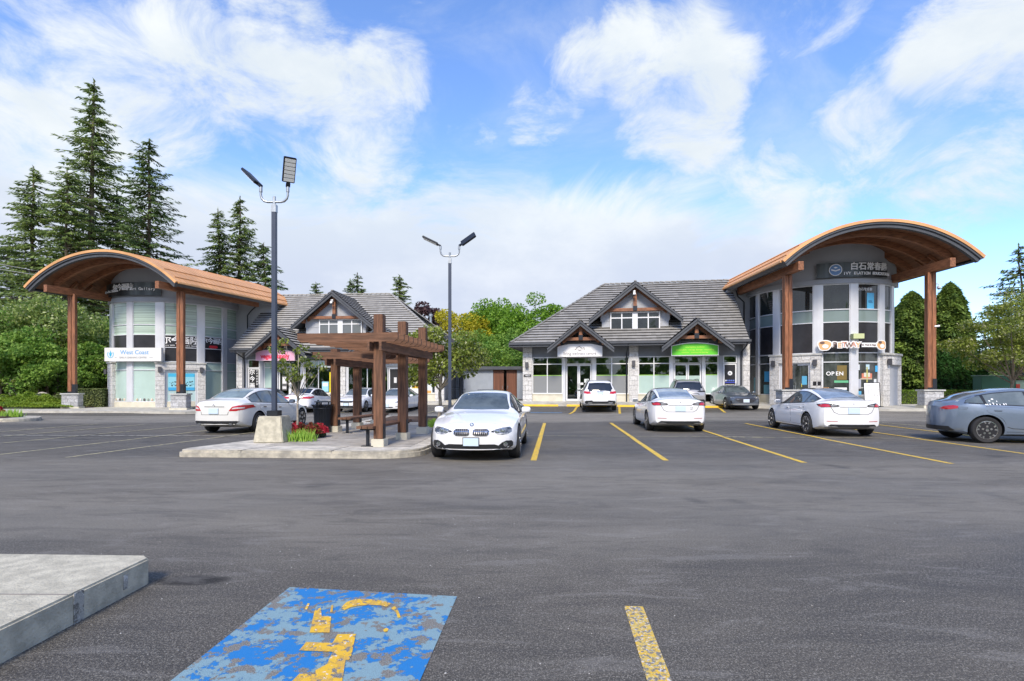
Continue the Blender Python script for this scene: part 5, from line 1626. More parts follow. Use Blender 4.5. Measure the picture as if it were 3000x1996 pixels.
# metal pedestrian gate
gt = empty('metal_gate', (-5.2, 42.3, .45), R(25), 'tall black barred gate between the left shops and the bin enclosure', 'gate')
def bars_(o, name, x0, x1, z0, z1, n, m=BLACKM):
    mb = MB()
    for i in range(n + 1):
        x = x0 + (x1 - x0) * i / n; mb.box(x - .012, x + .012, -.012, .012, z0, z1)
    for z in (z0, z1, (z0 * .55 + z1 * .45)): mb.box(x0 - .02, x1 + .02, -.02, .02, z - .02, z + .02)
    return mb.build(name, m, o)
g_ = bars_(gt, 'gate_leaf', .08, 1.2, .1, 2.05, 9)
mb = MB(); mb.box(.1, .2, -.05, .05, 1.0, 1.2); mb.build('lock_box', BLACKM, g_)
for x in (0, 1.3):
    mb = MB(); mb.box(x - .08, x + .08, -.08, .08, 0, 2.35 + x * .12); mb.build('gate_post', BLACKM, gt)
mb = MB(); mb.box(-.9, 3.2, 1.4, 1.55, 0, 2.25); tag(mb.build('boundary_wall', BLG), 'plain grey wall behind the black gate', 'wall')
bpy.context.scene.objects['boundary_wall'].location = (-5.4, 43.2, .45)
rl = empty('metal_railing', (-4.5, 39.9, .42), R(38), 'low black railing beside the ramp in front of the gate', 'railing')
mb = MB()
for i in range(9): mb.box(i * .16 - .01, i * .16 + .01, -.01, .01, 0, .85)
mb.bar((-.02, 0, .85), (1.3, 0, .87), .04, .04); mb.build('rail', BLACKM, rl)
bk = empty('bike_rack', (-2.3, 37.6, .44), R(0), 'low black rack in front of the grey bin enclosure wall', 'rack')
mb = MB()
for i in range(7): mb.tube([(i * .19, 0, 0), (i * .19, 0, .82)], .012, 6)
mb.tube([(-.05, 0, .7), (-.05, 0, .82), (1.2, 0, .82), (1.2, 0, .7)], .02, 6); mb.build('rack_frame', BLACKM, bk)
# vent pipe on left roof
mb = MB(); mb.lathe([(.11, 0), (.11, 1.25), (.17, 1.27), (.17, 1.5), (.1, 1.52)], 16)
o = mb.build('flue_pipe', GALV, BL, smooth=30); o.location = (12.6, 8.6, 6.4)
# ================================================================ pergola, lamps, bin
def pergola(loc, ang, posts, ztop, zraft, nraft, side, label, zb):
    """row of posts along local +y; rafters run across, longer towards side (-1 left, +1 right)"""
    o = empty('pergola', (loc[0], loc[1], 0), ang, label, 'pergola', 'timber pergolas on the island')
    for k, y in enumerate(posts):
        mb = MB(); mb.box(-.106, .106, -.106, .106, zb[k] + .17, ztop + .025 * k)
        p = mb.build('post', PERG, o, M=Matrix.Translation((0, y, 0)), bevel=.012)
        mb = MB(); mb.box(-.145, .145, -.145, .145, zb[k] - .03, zb[k] + .17); mb.build('post_base', CREAM, p, bevel=.01)
        mb = MB(); mb.box(.1065, .114, -.07, .07, zb[k] + .172, zb[k] + .5); mb.build('post_shoe', BLACKM, p)
    y0, y1 = posts[0] - .32, posts[-1] + .42
    for sx in (-1, 1):
        mb = MB(); mb.prism([(0, 0), (y1 - y0, 0), (y1 - y0, .19), (0, .19)], -.03, .03, 'y')
        mb.build('beam', PERGB, o, M=Matrix.Translation((sx * .137, y0, zraft - .192)) @ Matrix.Rotation(R(90), 4, 'Z'))
    a, b = (-1.8, .52) if side < 0 else (-.56, 1.8)
    for k in range(nraft):
        y = y0 + .06 + (y1 - y0 - .12) * k / (nraft - 1)
        # clear the posts
        for py in posts:
            if abs(y - py) < .14: y = py - .14 if y < py else py + .14
        L_ = b - a
        mb = MB(); mb.prism([(0, .055), (.09, 0), (L_ - .09, 0), (L_, .055), (L_, .195), (0, .195)], -.028, .028, 'y')
        mb.build('rafter', PERGB, o, M=Matrix.Translation((a, y, zraft + .001)))
    return o
PA = math.atan2(.45, 3.26)
pergola((-2.95, 12.25), -PA, (0, 1.56, 3.24), 3.08, 2.46, 12, -1, 'taller brown timber pergola with three thick posts, its rafters reaching left', (.15, .16, .18))
pergola((-5.17, 16.1), -R(10), (0, 1.42, 2.84), 2.58, 2.28, 9, 1, 'lower brown timber pergola behind, beside the black litter bin', (.16, .17, .18))
def bench(loc, ang, L, label):
    o = empty('bench', (loc[0], loc[1], .155), ang, label, 'bench', 'backless benches between the pergola posts')
    for k in range(3):
        mb = MB(); mb.box(-.19 + k * .13, -.075 + k * .13, 0, L, .40, .455); 
        mb.build('seat_board', PERGB, o, M=Matrix.Translation((0, 0, 0)))
    for y in (.18, L - .18):
        mb = MB(); mb.box(-.17, .17, y - .03, y + .03, .36, .398); mb.box(-.03, .03, y - .03, y + .03, .015, .36); mb.box(-.14, .14, y - .05, y + .05, 0, .015)
        mb.build('leg', BLACKM, o)
bench((-3.22, 12.0), -PA, 2.7, 'low timber bench between the posts of the taller pergola, nearest')
bench((-4.7, 15.4), -R(10), 2.7, 'low timber bench beside the posts of the lower pergola')

def lamp_post(loc, z0, ztop, label, heads, pedestal=True, rot=0.0):
    o = empty('street_lamp', (loc[0], loc[1], 0), rot, label, 'lamp post', 'double-headed lamp posts')
    zp = z0
    if pedestal:
        mb = MB(); a, b, h = .355, .27, .62
        mb.add([(-a, -a, 0), (a, -a, 0), (a, a, 0), (-a, a, 0), (-b, -b, h), (b, -b, h), (b, b, h), (-b, b, h)], [(0, 3, 2, 1), (4, 5, 6, 7), (0, 1, 5, 4), (1, 2, 6, 5), (2, 3, 7, 6), (3, 0, 4, 7)])
        mb.build('concrete_base', CONCG, o, M=Matrix.Translation((0, 0, z0)), bevel=.02)
        zp = z0 + h
        mb = MB(); mb.box(-.13, .13, -.13, .13, zp, zp + .13); mb.build('base_cover', BLACKM, o, bevel=.008)
    w = .052
    mb = MB(); mb.box(-w, w, -w, w, zp, ztop); mb.build('pole', POLEM, o, bevel=.006)
    mb = MB(); mb.box(-w - .006, w + .006, -w - .006, w + .006, ztop - .16, ztop + .02); mb.tube([(0, 0, ztop), (0, 0, ztop + .22)], .036, 10)
    A = mb.build('collar', GALV, o, smooth=30)
    for sx, (az, el, roll) in zip((-1, 1), heads):
        pts = [(0, 0, ztop + .09)] + [(sx * (.06 + .25 * math.sin(t)), 0, ztop + .09 + .2 * (1 - math.cos(t))) for t in [PI / 2 * k / 7 for k in range(8)]] + [(sx * .33, 0, ztop + .42)]
        pts = [(0, 0, ztop + .09), (sx * .16, 0, ztop + .09), (sx * .24, 0, ztop + .11), (sx * .30, 0, ztop + .17), (sx * .325, 0, ztop + .25), (sx * .325, 0, ztop + .38)]
        mb = MB(); mb.tube(pts, .028, 10); mb.tube([(sx * .325, 0, ztop + .33), (sx * .325, 0, ztop + .45)], .04, 10)
        mb.build('arm', GALV, o, smooth=40)
        # head: long axis along local x, lamp side facing -z
        M_ = Matrix.Translation((sx * .325, 0, ztop + .46)) @ Matrix.Rotation(az, 4, 'Z') @ Matrix.Rotation(-el, 4, 'Y') @ Matrix.Rotation(roll, 4, 'X')
        mb = MB(); mb.box(.1, .68, -.145, .145, -.03, .035); mb.box(-.02, .1, -.05, .05, -.03, .02)
        h = mb.build('lamp_head', BLACKM, o, M=M_, bevel=.012)
        for k in range(6):
            mb = MB(); mb.box(.125 + k * .088, .2 + k * .088, -.12, .12, -.042, -.031); mb.build('led_panel', mat('led_lens', (.85, .84, .76), .25), h)
lamp_post((-5.73, 13.25), .155, 5.84, 'tall dark lamp post on a concrete block beside the litter bin', ((R(158), R(42), R(10)), (R(-58), R(62), R(8))))
lamp_post((-2.16, 19.1), .155, 5.92, 'tall dark lamp post farther back behind the pergola, without a concrete block', ((R(178), R(26), R(0)), (R(-12), R(32), R(50))), pedestal=False)

lb = empty('litter_bin', (-5.47, 15.86, .17), 0, 'black slatted metal litter bin with a raised rain lid', 'litter bin')
mb = MB()
n_ = 34
for k in range(n_):
    a = 2 * PI * k / n_
    c, s = math.cos(a), math.sin(a)
    pts = [(.215 * c, .215 * s, .06), (.235 * c, .235 * s, .5), (.262 * c, .262 * s, .74), (.315 * c, .315 * s, .79)]
    t = Vector((-s, c, 0)) * .016
    for p, q in zip(pts, pts[1:]):
        p = Vector(p); q = Vector(q); i = Vector((c, s, 0)) * .006
        mb.add([p - t + i, p + t + i, q + t + i, q - t + i, p - t - i, p + t - i, q + t - i, q - t - i], [(0, 1, 2, 3), (7, 6, 5, 4), (0, 4, 5, 1), (1, 5, 6, 2), (2, 6, 7, 3), (3, 7, 4, 0)])
mb.build('slats', BLACKM, lb)
mb = MB(); mb.lathe([(.205, .03), (.205, .08)], 30); mb.build('bottom_ring', BLACKM, lb)
mb = MB(); mb.lathe([(.19, .06), (.20, .7), (.24, .74)], 30); mb.build('liner', BLACK, lb)
for z, r_ in ((.12, .222), (.68, .262)):
    mb = MB(); mb.tube([((r_) * math.cos(a), r_ * math.sin(a), z) for a in [2 * PI * k / 30 for k in range(31)]], .012, 6, cap=False); mb.build('hoop', BLACKM, lb, smooth=True)
for a in (0, 2.1, 4.2):
    mb = MB(); mb.box(-.015, .015, -.015, .015, .7, .86); mb.build('lid_strut', BLACKM, lb, M=Matrix.Translation((.18 * math.cos(a), .18 * math.sin(a), 0)))
mb = MB(); mb.lathe([(.23, .86), (.225, .885), (.12, .90), (.02, .905)], 30); mb.build('rain_lid', BLACKM, lb, smooth=30)

# ================================================================ cars
def pch(keys, x):
    """monotone-ish cubic through (x, v) keys"""
    n = len(keys)
    if x <= keys[0][0]: return keys[0][1]
    if x >= keys[-1][0]: return keys[-1][1]
    for i in range(n - 1):
        if x <= keys[i + 1][0]: break
    x0, v0 = keys[i]; x1, v1 = keys[i + 1]
    h = x1 - x0
    def sl(j):
        if j <= 0: return (keys[1][1] - keys[0][1]) / (keys[1][0] - keys[0][0])
        if j >= n - 1: return (keys[-1][1] - keys[-2][1]) / (keys[-1][0] - keys[-2][0])
        a = (keys[j][1] - keys[j - 1][1]) / (keys[j][0] - keys[j - 1][0]); b = (keys[j + 1][1] - keys[j][1]) / (keys[j + 1][0] - keys[j][0])
        return 0 if a * b <= 0 else 2 * a * b / (a + b)
    m0, m1 = sl(i), sl(i + 1)
    t = (x - x0) / h
    return (2 * t ** 3 - 3 * t * t + 1) * v0 + (t ** 3 - 2 * t * t + t) * h * m0 + (-2 * t ** 3 + 3 * t * t) * v1 + (t ** 3 - t * t) * h * m1

def car_paint(name, col, metal=0.0, rough=.28):
    return mat(name, col, rough, metal=metal, coat=1.0, spec=.5)
CGLASS = mat('car_glass', (.035, .045, .048), .02, spec=.9, var=.7, vscale=1.6, col2=(.11, .135, .14))
CGLASSD = mat('car_glass_tinted', (.012, .014, .016), .02, spec=.9)
RUBBER = mat('rubber', (.018, .018, .019), .75)
CBLACK = mat('car_trim_black', (.015, .016, .018), .45)
WELL = mat('wheel_well', (.008, .008, .008), .9)
CHROME = mat('chrome', (.62, .62, .63), .2, metal=1.0)
SILVER = mat('rim_silver', (.55, .56, .58), .25, metal=.85)
RIMD = mat('rim_dark', (.03, .03, .033), .4, metal=.4)
RED = mat('tail_red', (.45, .012, .02), .08, coat=1.0)
LENS = mat('head_lens', (.30, .32, .34), .05, metal=.3, coat=1.0, var=.6, vscale=9, col2=(.05, .055, .06))
CLEAR = mat('tail_clear', (.62, .56, .56), .08, coat=1.0)
AMBER = mat('amber', (.75, .25, .02), .1)
PLATE = mat('plate_blank', (.58, .70, .80), .4)
SEAM = mat('panel_gap', (.02, .02, .022), .8)

def make_car(sp, label, cat, loc, rz, group='cars parked in the lot'):
    """local +x forward, origin under the middle of the car; sp: shape keys by distance s behind the front bumper"""
    L, W = sp['L'], sp['W'] / 2
    root = empty(sp['name'], loc, rz, label, cat, group)
    paint = sp['paint']
    top, belt, yr, crn = sp['top'], sp['belt'], sp['yr'], sp['crown']
    bot = sp.get('bot', [(0, .24), (.5, .19), (L - .6, .19), (L, .30)])
    hwk = sp.get('hw', [(0, W * .80), (.12, W * .90), (.45, W * .975), (.95, W), (L - 1.1, W), (L - .45, W * .965), (L - .12, W * .90), (L, W * .82)])
    bowf, bowr = sp.get('bow', (.26, .20))
    def X(s, y):
        q = (y / W) ** 2
        kf = max(0, 1 - s / 1.1) ** 1.5; kr = max(0, 1 - (L - s) / 1.1) ** 1.5
        return L / 2 - (s + bowf * q * kf - bowr * q * kr)
    def section(s):
        w = pch(hwk, s); zb = pch(belt, s); zt = pch(top, s); b = pch(bot, s); y_r = min(pch(yr, s), w * .95); c = pch(crn, s)
        zb = min(zb, zt - .02)
        zr = max(zt - c, zb + .004)
        m = b + (zb - b) * .42
        pts = [(0, b), (w * .55, b), (w * .88, b + .004), (w * .965, b + .05), (w * .99, b + (m - b) * .45), (w, m), (w * .992, m + (zb - m) * .45), (w * .975, m + (zb - m) * .8), (w * .945, zb)]
        # above the shoulder
        y0_, z0_ = w * .945, zb
        pts.append((y0_ + (y_r - y0_) * .12, z0_ + (zr - z0_) * .10))
        pts.append((y0_ + (y_r - y0_) * .5, z0_ + (zr - z0_) * .52))
        pts.append((y0_ + (y_r - y0_) * .86, z0_ + (zr - z0_) * .87))
        pts.append((y_r - .012, zr + (zt - zr) * .10))
        pts += [(y_r * .9, zr + (zt - zr) * .42), (y_r * .7, zr + (zt - zr) * .72), (y_r * .4, zr + (zt - zr) * .93), (0, zt)]
        return pts
    S = [0, .015, .05, .1, .16, .24, .34, .45]
    s = .55
    while s < L - .5: S.append(s); s += .075
    S += [L - .45, L - .34, L - .24, L - .16, L - .1, L - .05, L - .015, L]
    np_ = len(section(1.0))
    ring = 2 * np_ - 2
    vs = []; fs = []
    for s in S:
        p = section(s)
        full = p + [(-y, z) for y, z in reversed(p[1:-1])]
        vs += [(X(s, y), y, z) for y, z in full]
    for i in range(len(S) - 1):
        for k in range(ring):
            a = i * ring + k; b = i * ring + (k + 1) % ring
            fs.append((a, b, b + ring, a + ring))
    # end caps: joined row by row so that they follow the bow of the bumper
    for base, flip in ((0, False), ((len(S) - 1) * ring, True)):
        for k in range(1, np_ - 2):
            a, b = base + k, base + k + 1; c, d = base + ring - k - 1, base + ring - k
            mid1 = len(vs)
            q = (a, b, c, d)
            fs.append(q if flip else q[::-1])
        t1 = (base, base + 1, base + ring - 1); fs.append(t1 if flip else t1[::-1])
        t2 = (base + np_ - 2, base + np_ - 1, base + np_); fs.append(t2 if flip else t2[::-1])
    me = bpy.data.meshes.new('body'); me.from_pydata(vs, [], fs)
    bm = bmesh.new(); bm.from_mesh(me)
    capf = [f for f in bm.faces if len(f.verts) == 4 and (all(v.index < ring for v in f.verts) or all(v.index >= (len(S) - 1) * ring for v in f.verts))]
    # subdivide the caps across so they can bow
    es = set()
    for f in capf:
        for e in f.edges:
            if abs(e.verts[0].co.y + e.verts[1].co.y) < 1e-3 and abs(e.verts[0].co.y) > .01: es.add(e)
    for f in bm.faces:
        if len(f.verts) == 3:
            for e in f.edges:
                if abs(e.verts[0].co.y + e.verts[1].co.y) < 1e-3 and abs(e.verts[0].co.y) > .01: es.add(e)
    bmesh.ops.subdivide_edges(bm, edges=list(es), cuts=9, use_grid_fill=True)
    bm.verts.ensure_lookup_table()
    for v in bm.verts:
        if abs(v.co.x) > L / 2 - bowf - .02 and v.index >= len(S) * ring:
            if v.co.x > 0: v.co.x = X(0, v.co.y) + .03 * math.cos(min(1, abs(v.co.z - .5) / .35) * PI / 2)
            else: v.co.x = X(L, v.co.y) - .02 * math.cos(min(1, abs(v.co.z - .6) / .4) * PI / 2)
    bmesh.ops.triangulate(bm, faces=[f for f in bm.faces if len(f.verts) > 4])
    bmesh.ops.recalc_face_normals(bm, faces=bm.faces)
    bm.to_mesh(me)
    bvh = BVHTree.FromBMesh(bm)
    bm.free()
    me.materials.append(paint); me.materials.append(WELL)
    body = bpy.data.objects.new('body', me); C.objects.link(body)
    # wheel arches
    wr = sp.get('wr', .335); sf, sr = sp['axle']
    cb = MB()
    for s in (sf, sr):
        for sg in (-1, 1):
            Mw = Matrix.Translation((L / 2 - s, sg * (W - .12), wr + .01)) @ Matrix.Rotation(R(90), 4, 'X')
            cb.lathe([(wr + sp.get('gap', .045), -.22), (wr + sp.get('gap', .045), .22)], 40, 1, Mw)
    cut = cb.build('cut', [paint, WELL])
    bo = body.modifiers.new('b', 'BOOLEAN'); bo.operation = 'DIFFERENCE'; bo.object = cut; bo.solver = 'EXACT'
    dg = bpy.context.evaluated_depsgraph_get(); dg.update()
    me2 = bpy.data.meshes.new_from_object(body.evaluated_get(dg), preserve_all_data_layers=False, depsgraph=dg)
    body.modifiers.clear(); old = body.data; body.data = me2; me2.name = 'body'
    bpy.data.meshes.remove(old); bpy.data.objects.remove(cut)
    me2.shade_smooth(); me2.set_sharp_from_angle(angle=R(32))
    body.parent = root

    def hit(org, d):
        h = bvh.ray_cast(Vector(org), Vector(d))
        return (h[0], h[1]) if h[0] is not None else (None, None)
    def proj(mode, a, b, off):
        """mode 'side+'/'side-': (s,z); 'top': (s,y); 'front'/'rear': (y,z)"""
        if mode[:4] == 'side':
            sg = 1 if mode[4] == '+' else -1
            o, d = (L / 2 - a, sg * 3, b), (0, -sg, 0)
        elif mode == 'top': o, d = (L / 2 - a, b, 3), (0, 0, -1)
        elif mode == 'front': o, d = (6, a, b), (-1, 0, 0)
        else: o, d = (-6, a, b), (1, 0, 0)
        p, n = hit(o, d)
        if p is None:
            p, n = hit((o[0] * .999, o[1], o[2] - .012), d)
        if p is None: return None
        return p + n * off
    def patch(name, mode, poly, m, off=.004, grid=.09, parent=body, skirt=.012):
        # densify outline
        out = []
        for i in range(len(poly)):
            a = Vector(poly[i]); b = Vector(poly[(i + 1) % len(poly)])
            k = max(1, int((b - a).length / grid))
            out += [a.lerp(b, j / k) for j in range(k)]
        n = len(out)
        xs = [p.x for p in out]; ys = [p.y for p in out]
        pts = list(out)
        gx_ = min(xs) + grid * .5
        while gx_ < max(xs):
            gy = min(ys) + grid * .5
            while gy < max(ys):
                q = Vector((gx_, gy))
                # inside and away from the outline
                ins = False; j = n - 1
                for i in range(n):
                    if (out[i].y > gy) != (out[j].y > gy) and gx_ < (out[j].x - out[i].x) * (gy - out[i].y) / (out[j].y - out[i].y) + out[i].x: ins = not ins
                    j = i
                if ins and min((q - p).length for p in out) > grid * .45: pts.append(q)
                gy += grid
            gx_ += grid
        r_ = delaunay_2d_cdt(pts, [(i, (i + 1) % n) for i in range(n)], [], 1, 1e-5)
        P3 = [proj(mode, v.x, v.y, off) for v in r_[0]]
        tri = [f for f in r_[2] if all(P3[i] is not None for i in f)]
        mb = MB()
        ctr = Vector((0, 0, .6))
        vv = [p if p is not None else Vector((0, 0, .5)) for p in P3]
        mb.v = [tuple(p) for p in vv]; mb.f = [list(f) for f in tri]; mb.m = [0] * len(tri)
        # skirt
        from collections import Counter
        ec = Counter()
        for f in tri:
            for i in range(len(f)): ec[tuple(sorted((f[i], f[(i + 1) % len(f)])))] += 1
        be = [e for e, c in ec.items() if c == 1]
        inn = {}
        dirv = {'side+': (0, -1, 0), 'side-': (0, 1, 0), 'top': (0, 0, -1), 'front': (-1, 0, 0), 'rear': (1, 0, 0)}[mode]
        for a, b in be:
            for i in (a, b):
                if i not in inn:
                    inn[i] = len(mb.v); mb.v.append(tuple(vv[i] + Vector(dirv) * (skirt + off)))
            mb.f.append([a, b, inn[b], inn[a]]); mb.m.append(0)
        if not tri: return None
        return mb.build(name, m, parent, smooth=40)
    T = lambda s: pch(top, s)
    B_ = lambda s: pch(belt, s)
    ZR = lambda s: max(pch(top, s) - pch(crn, s), min(pch(belt, s), pch(top, s) - .02) + .004)
    # glass: windscreen, rear window, roof glass
    gl = sp.get('glass', CGLASS)
    def glassy(name, s0, s1, fr=.9, m=gl, e0=.05, e1=.05, off=.005):
        sN = [s0 + (s1 - s0) * i / 8 for i in range(9)]
        f = lambda s: pch(yr, s) * fr
        poly = [(s0, -f(s0) * .96), (s0 - e0 * .55, -f(s0) * .5), (s0 - e0, 0), (s0 - e0 * .55, f(s0) * .5), (s0, f(s0) * .96)] + [(s, f(s)) for s in sN[1:-1]] + [(s1, f(s1) * .96), (s1 + e1 * .5, f(s1) * .5), (s1 + e1, 0), (s1 + e1 * .5, -f(s1) * .5), (s1, -f(s1) * .96)] + [(s, -f(s)) for s in reversed(sN[1:-1])]
        return patch(name, 'top', poly, m, off)
    ws = sp['ws']; rw = sp['rw']
    glassy('windscreen', ws[0], ws[1], .93, e0=ws[2] if len(ws) > 2 else .06, e1=-.02)
    glassy('rear_window', rw[0], rw[1], sp.get('rwf', .88), m=sp.get('rglass', gl), e0=-.02, e1=.05)
    if 'roofglass' in sp: glassy('roof_glass', sp['roofglass'][0], sp['roofglass'][1], .86, m=CGLASSD, e0=0, e1=0)
    # side windows
    for sd in '+-':
        md = 'side' + sd
        s0, s1 = sp['dlo']           # bottom corners
        def up(s, k=.86): return B_(s) + .02 + (ZR(s) - B_(s) - .02) * k
        lo = lambda s: B_(s) + .028
        nn = 26
        ss = [s0 + (s1 - s0) * i / nn for i in range(nn + 1)]
        uppr = [(s, max(up(s, .90), lo(s) + .001)) for s in ss]
        # clip ends where the opening closes
        good = [(s, u) for s, u in uppr if u - lo(s) > .012]
        if not good: continue
        # dark surround then panes
        poly = [(good[0][0] - .03, lo(good[0][0]) - .012)] + [(s, u + .012) for s, u in good] + [(good[-1][0] + .03, lo(good[-1][0]) - .012)] + [(s, lo(s) - .014) for s, u in reversed(good[1:-1])]
        patch('window_surround', md, poly, sp.get('surround', CBLACK), .003, .08)
        cuts = sp['cuts']
        seg = [good[0][0]] + cuts + [good[-1][0]]
        for k in range(len(seg) - 1):
            a = seg[k] + (.0 if k == 0 else .035); b = seg[k + 1] - (.0 if k == len(seg) - 2 else .035)
            lean = sp.get('lean', .05)
            gs = [(s, u) for s, u in good if a < s < b]
            if len(gs) < 1: continue
            ua = up(a + .001, .88); ub = up(b, .88)
            poly = [(a, lo(a) + .006)] + ([(a + (0 if k == 0 else lean * .0), max(ua, lo(a) + .008))] if k else []) + [(s, u - .012) for s, u in gs if u - .012 > lo(s) + .01] + ([(b, max(ub - .005, lo(b) + .01))] if k < len(seg) - 2 else []) + [(b, lo(b) + .006)]
            patch('side_window', md, poly, gl if k < 2 else sp.get('qglass', gl), .006, .09, skirt=.006)
        # doors
        for k, (a, b) in enumerate(sp['doors']):
            zlo = sp.get('sill', .33)
            archc, ar = sr, wr + .10
            def edge(s_, z_): 
                return (s_, z_)
            rearcut = (k == len(sp['doors']) - 1)
            pts = [(a, B_(a) - .03), (a + .01, zlo + .06), (a + .06, zlo)]
            if rearcut:
                sx_ = min(b, archc - ar * .93)
                pts += [(sx_ - .02, zlo)]
                for t in range(7):
                    an = R(200 - t * 14)
                    q = (archc + ar * math.cos(an), wr + ar * math.sin(PI - an) if False else wr + ar * math.sin(R(20 + t * 9)))
                    an2 = R(20 + t * 10)
                    q = (archc - ar * math.cos(an2), wr + ar * math.sin(an2))
                    if q[0] < b and q[1] > zlo: pts.append(q)
                pts += [(b, max(pts[-1][1] + .06, B_(b) - .26)), (b, B_(b) - .03)]
            else: pts += [(b - .05, zlo), (b, zlo + .05), (b, B_(b) - .03)]
            patch('door_gap', md, [(x, z) for x, z in pts], SEAM, .0015, .1, skirt=.004)
            cx_ = sum(p[0] for p in pts) / len(pts); cz_ = sum(p[1] for p in pts) / len(pts)
            inp = []
            for x, z in pts:
                v = Vector((cx_ - x, cz_ - z)); v = v.normalized() * .011
                inp.append((x + v.x, z + v.y))
            d = patch('door', md, inp, paint, .0045, .1, skirt=.004)
            hz = B_(b) - sp.get('hdl', .12)
            q = proj(md, b - .17, hz, .012); q2 = proj(md, b - .34, hz - .004, .012)
            if q and q2:
                mb = MB(); mb.bar(q, q2, .022, .028, up=(0, 0, 1)); mb.build('handle', sp.get('hmat', paint), d, bevel=.004)
                sg_ = 1 if sd == '+' else -1
                mb = MB(); mb.bar(q + Vector((.01, -sg_ * .01, -.012)), q2 + Vector((-.01, -sg_ * .01, -.012)), .012, .02); mb.build('handle_recess', SEAM, d)
        # lower sill trim
        if sp.get('trim', 1):
            zz = sp.get('sill', .33) - .03
            bz = pch(bot, 2) + .03
            patch('sill_trim', md, [(sf + wr + .08, bz), (sr - wr - .08, bz), (sr - wr - .1, zz - .02), (sf + wr + .1, zz - .04)], sp.get('sillmat', CBLACK), .005, .12, skirt=.004)
        # mirror
        sg_ = 1 if sd == '+' else -1
        ms = sp['mirror']
        q = proj(md, ms, B_(ms) + .03, 0)
        if q:
            mb = MB()
            mb.bar(q + Vector((0, -sg_ * .02, .0)), q + Vector((0, sg_ * .10, .035)), .05, .03)
            mr = mb.build('mirror', CBLACK, body)
            vs_, fs_ = [], []
            n1, n2 = 8, 12
            c = q + Vector((.01, sg_ * .165, .06))
            for i in range(n1 + 1):
                ph = -PI / 2 + PI * i / n1
                for j in range(n2):
                    th = 2 * PI * j / n2
                    f = lambda v, e=.6: math.copysign(abs(v) ** e, v)
                    vs_.append((c.x + (.075 if math.cos(th) > 0 else .035) * f(math.cos(ph)) * f(math.cos(th)), c.y + .105 * f(math.cos(ph)) * f(math.sin(th)), c.z + .068 * f(math.sin(ph))))
            for i in range(n1):
                for j in range(n2): fs_.append((i * n2 + j, i * n2 + (j + 1) % n2, (i + 1) * n2 + (j + 1) % n2, (i + 1) * n2 + j))
            mb = MB(); mb.add(vs_, fs_); mb.build('mirror_shell', sp.get('mirmat', paint), mr, smooth='all')
            mb = MB(); mb.box(c.x - .042, c.x - .037, c.y - .085, c.y + .085, c.z - .045, c.z + .045); mb.build('mirror_glass', CHROME, mr)
    # wheels
    first = None
    for s, tag_ in ((sf, 'f'), (sr, 'r')):
        for sg in (-1, 1):
            wo = None
            Mw = Matrix.Translation((L / 2 - s, sg * (W - .115 - sp.get('tuck', .0)), wr)) @ Matrix.Rotation(0 if sg < 0 else PI, 4, 'Z') @ Matrix.Rotation(R(sp.get('steer', 0)) if tag_ == 'f' else 0, 4, 'Z')
            if first is None:
                first = wheel(root, wr, sp)
                wo = first
            else:
                wo = copy_tree(first, root)
            wo.matrix_local = Mw
    # lights and marks
    for nm, mode, poly, m, off in sp.get('patches', []):
        polys = [poly]
        if nm.startswith('*'):
            nm = nm[1:]; polys = [poly, [(-a, b) for a, b in poly]]
        for pl in polys:
            patch(nm, mode, pl, m, off, sp.get('pg', .03))
    if sp.get('extra'): sp['extra'](root, body, proj, patch, L, W)
    return root

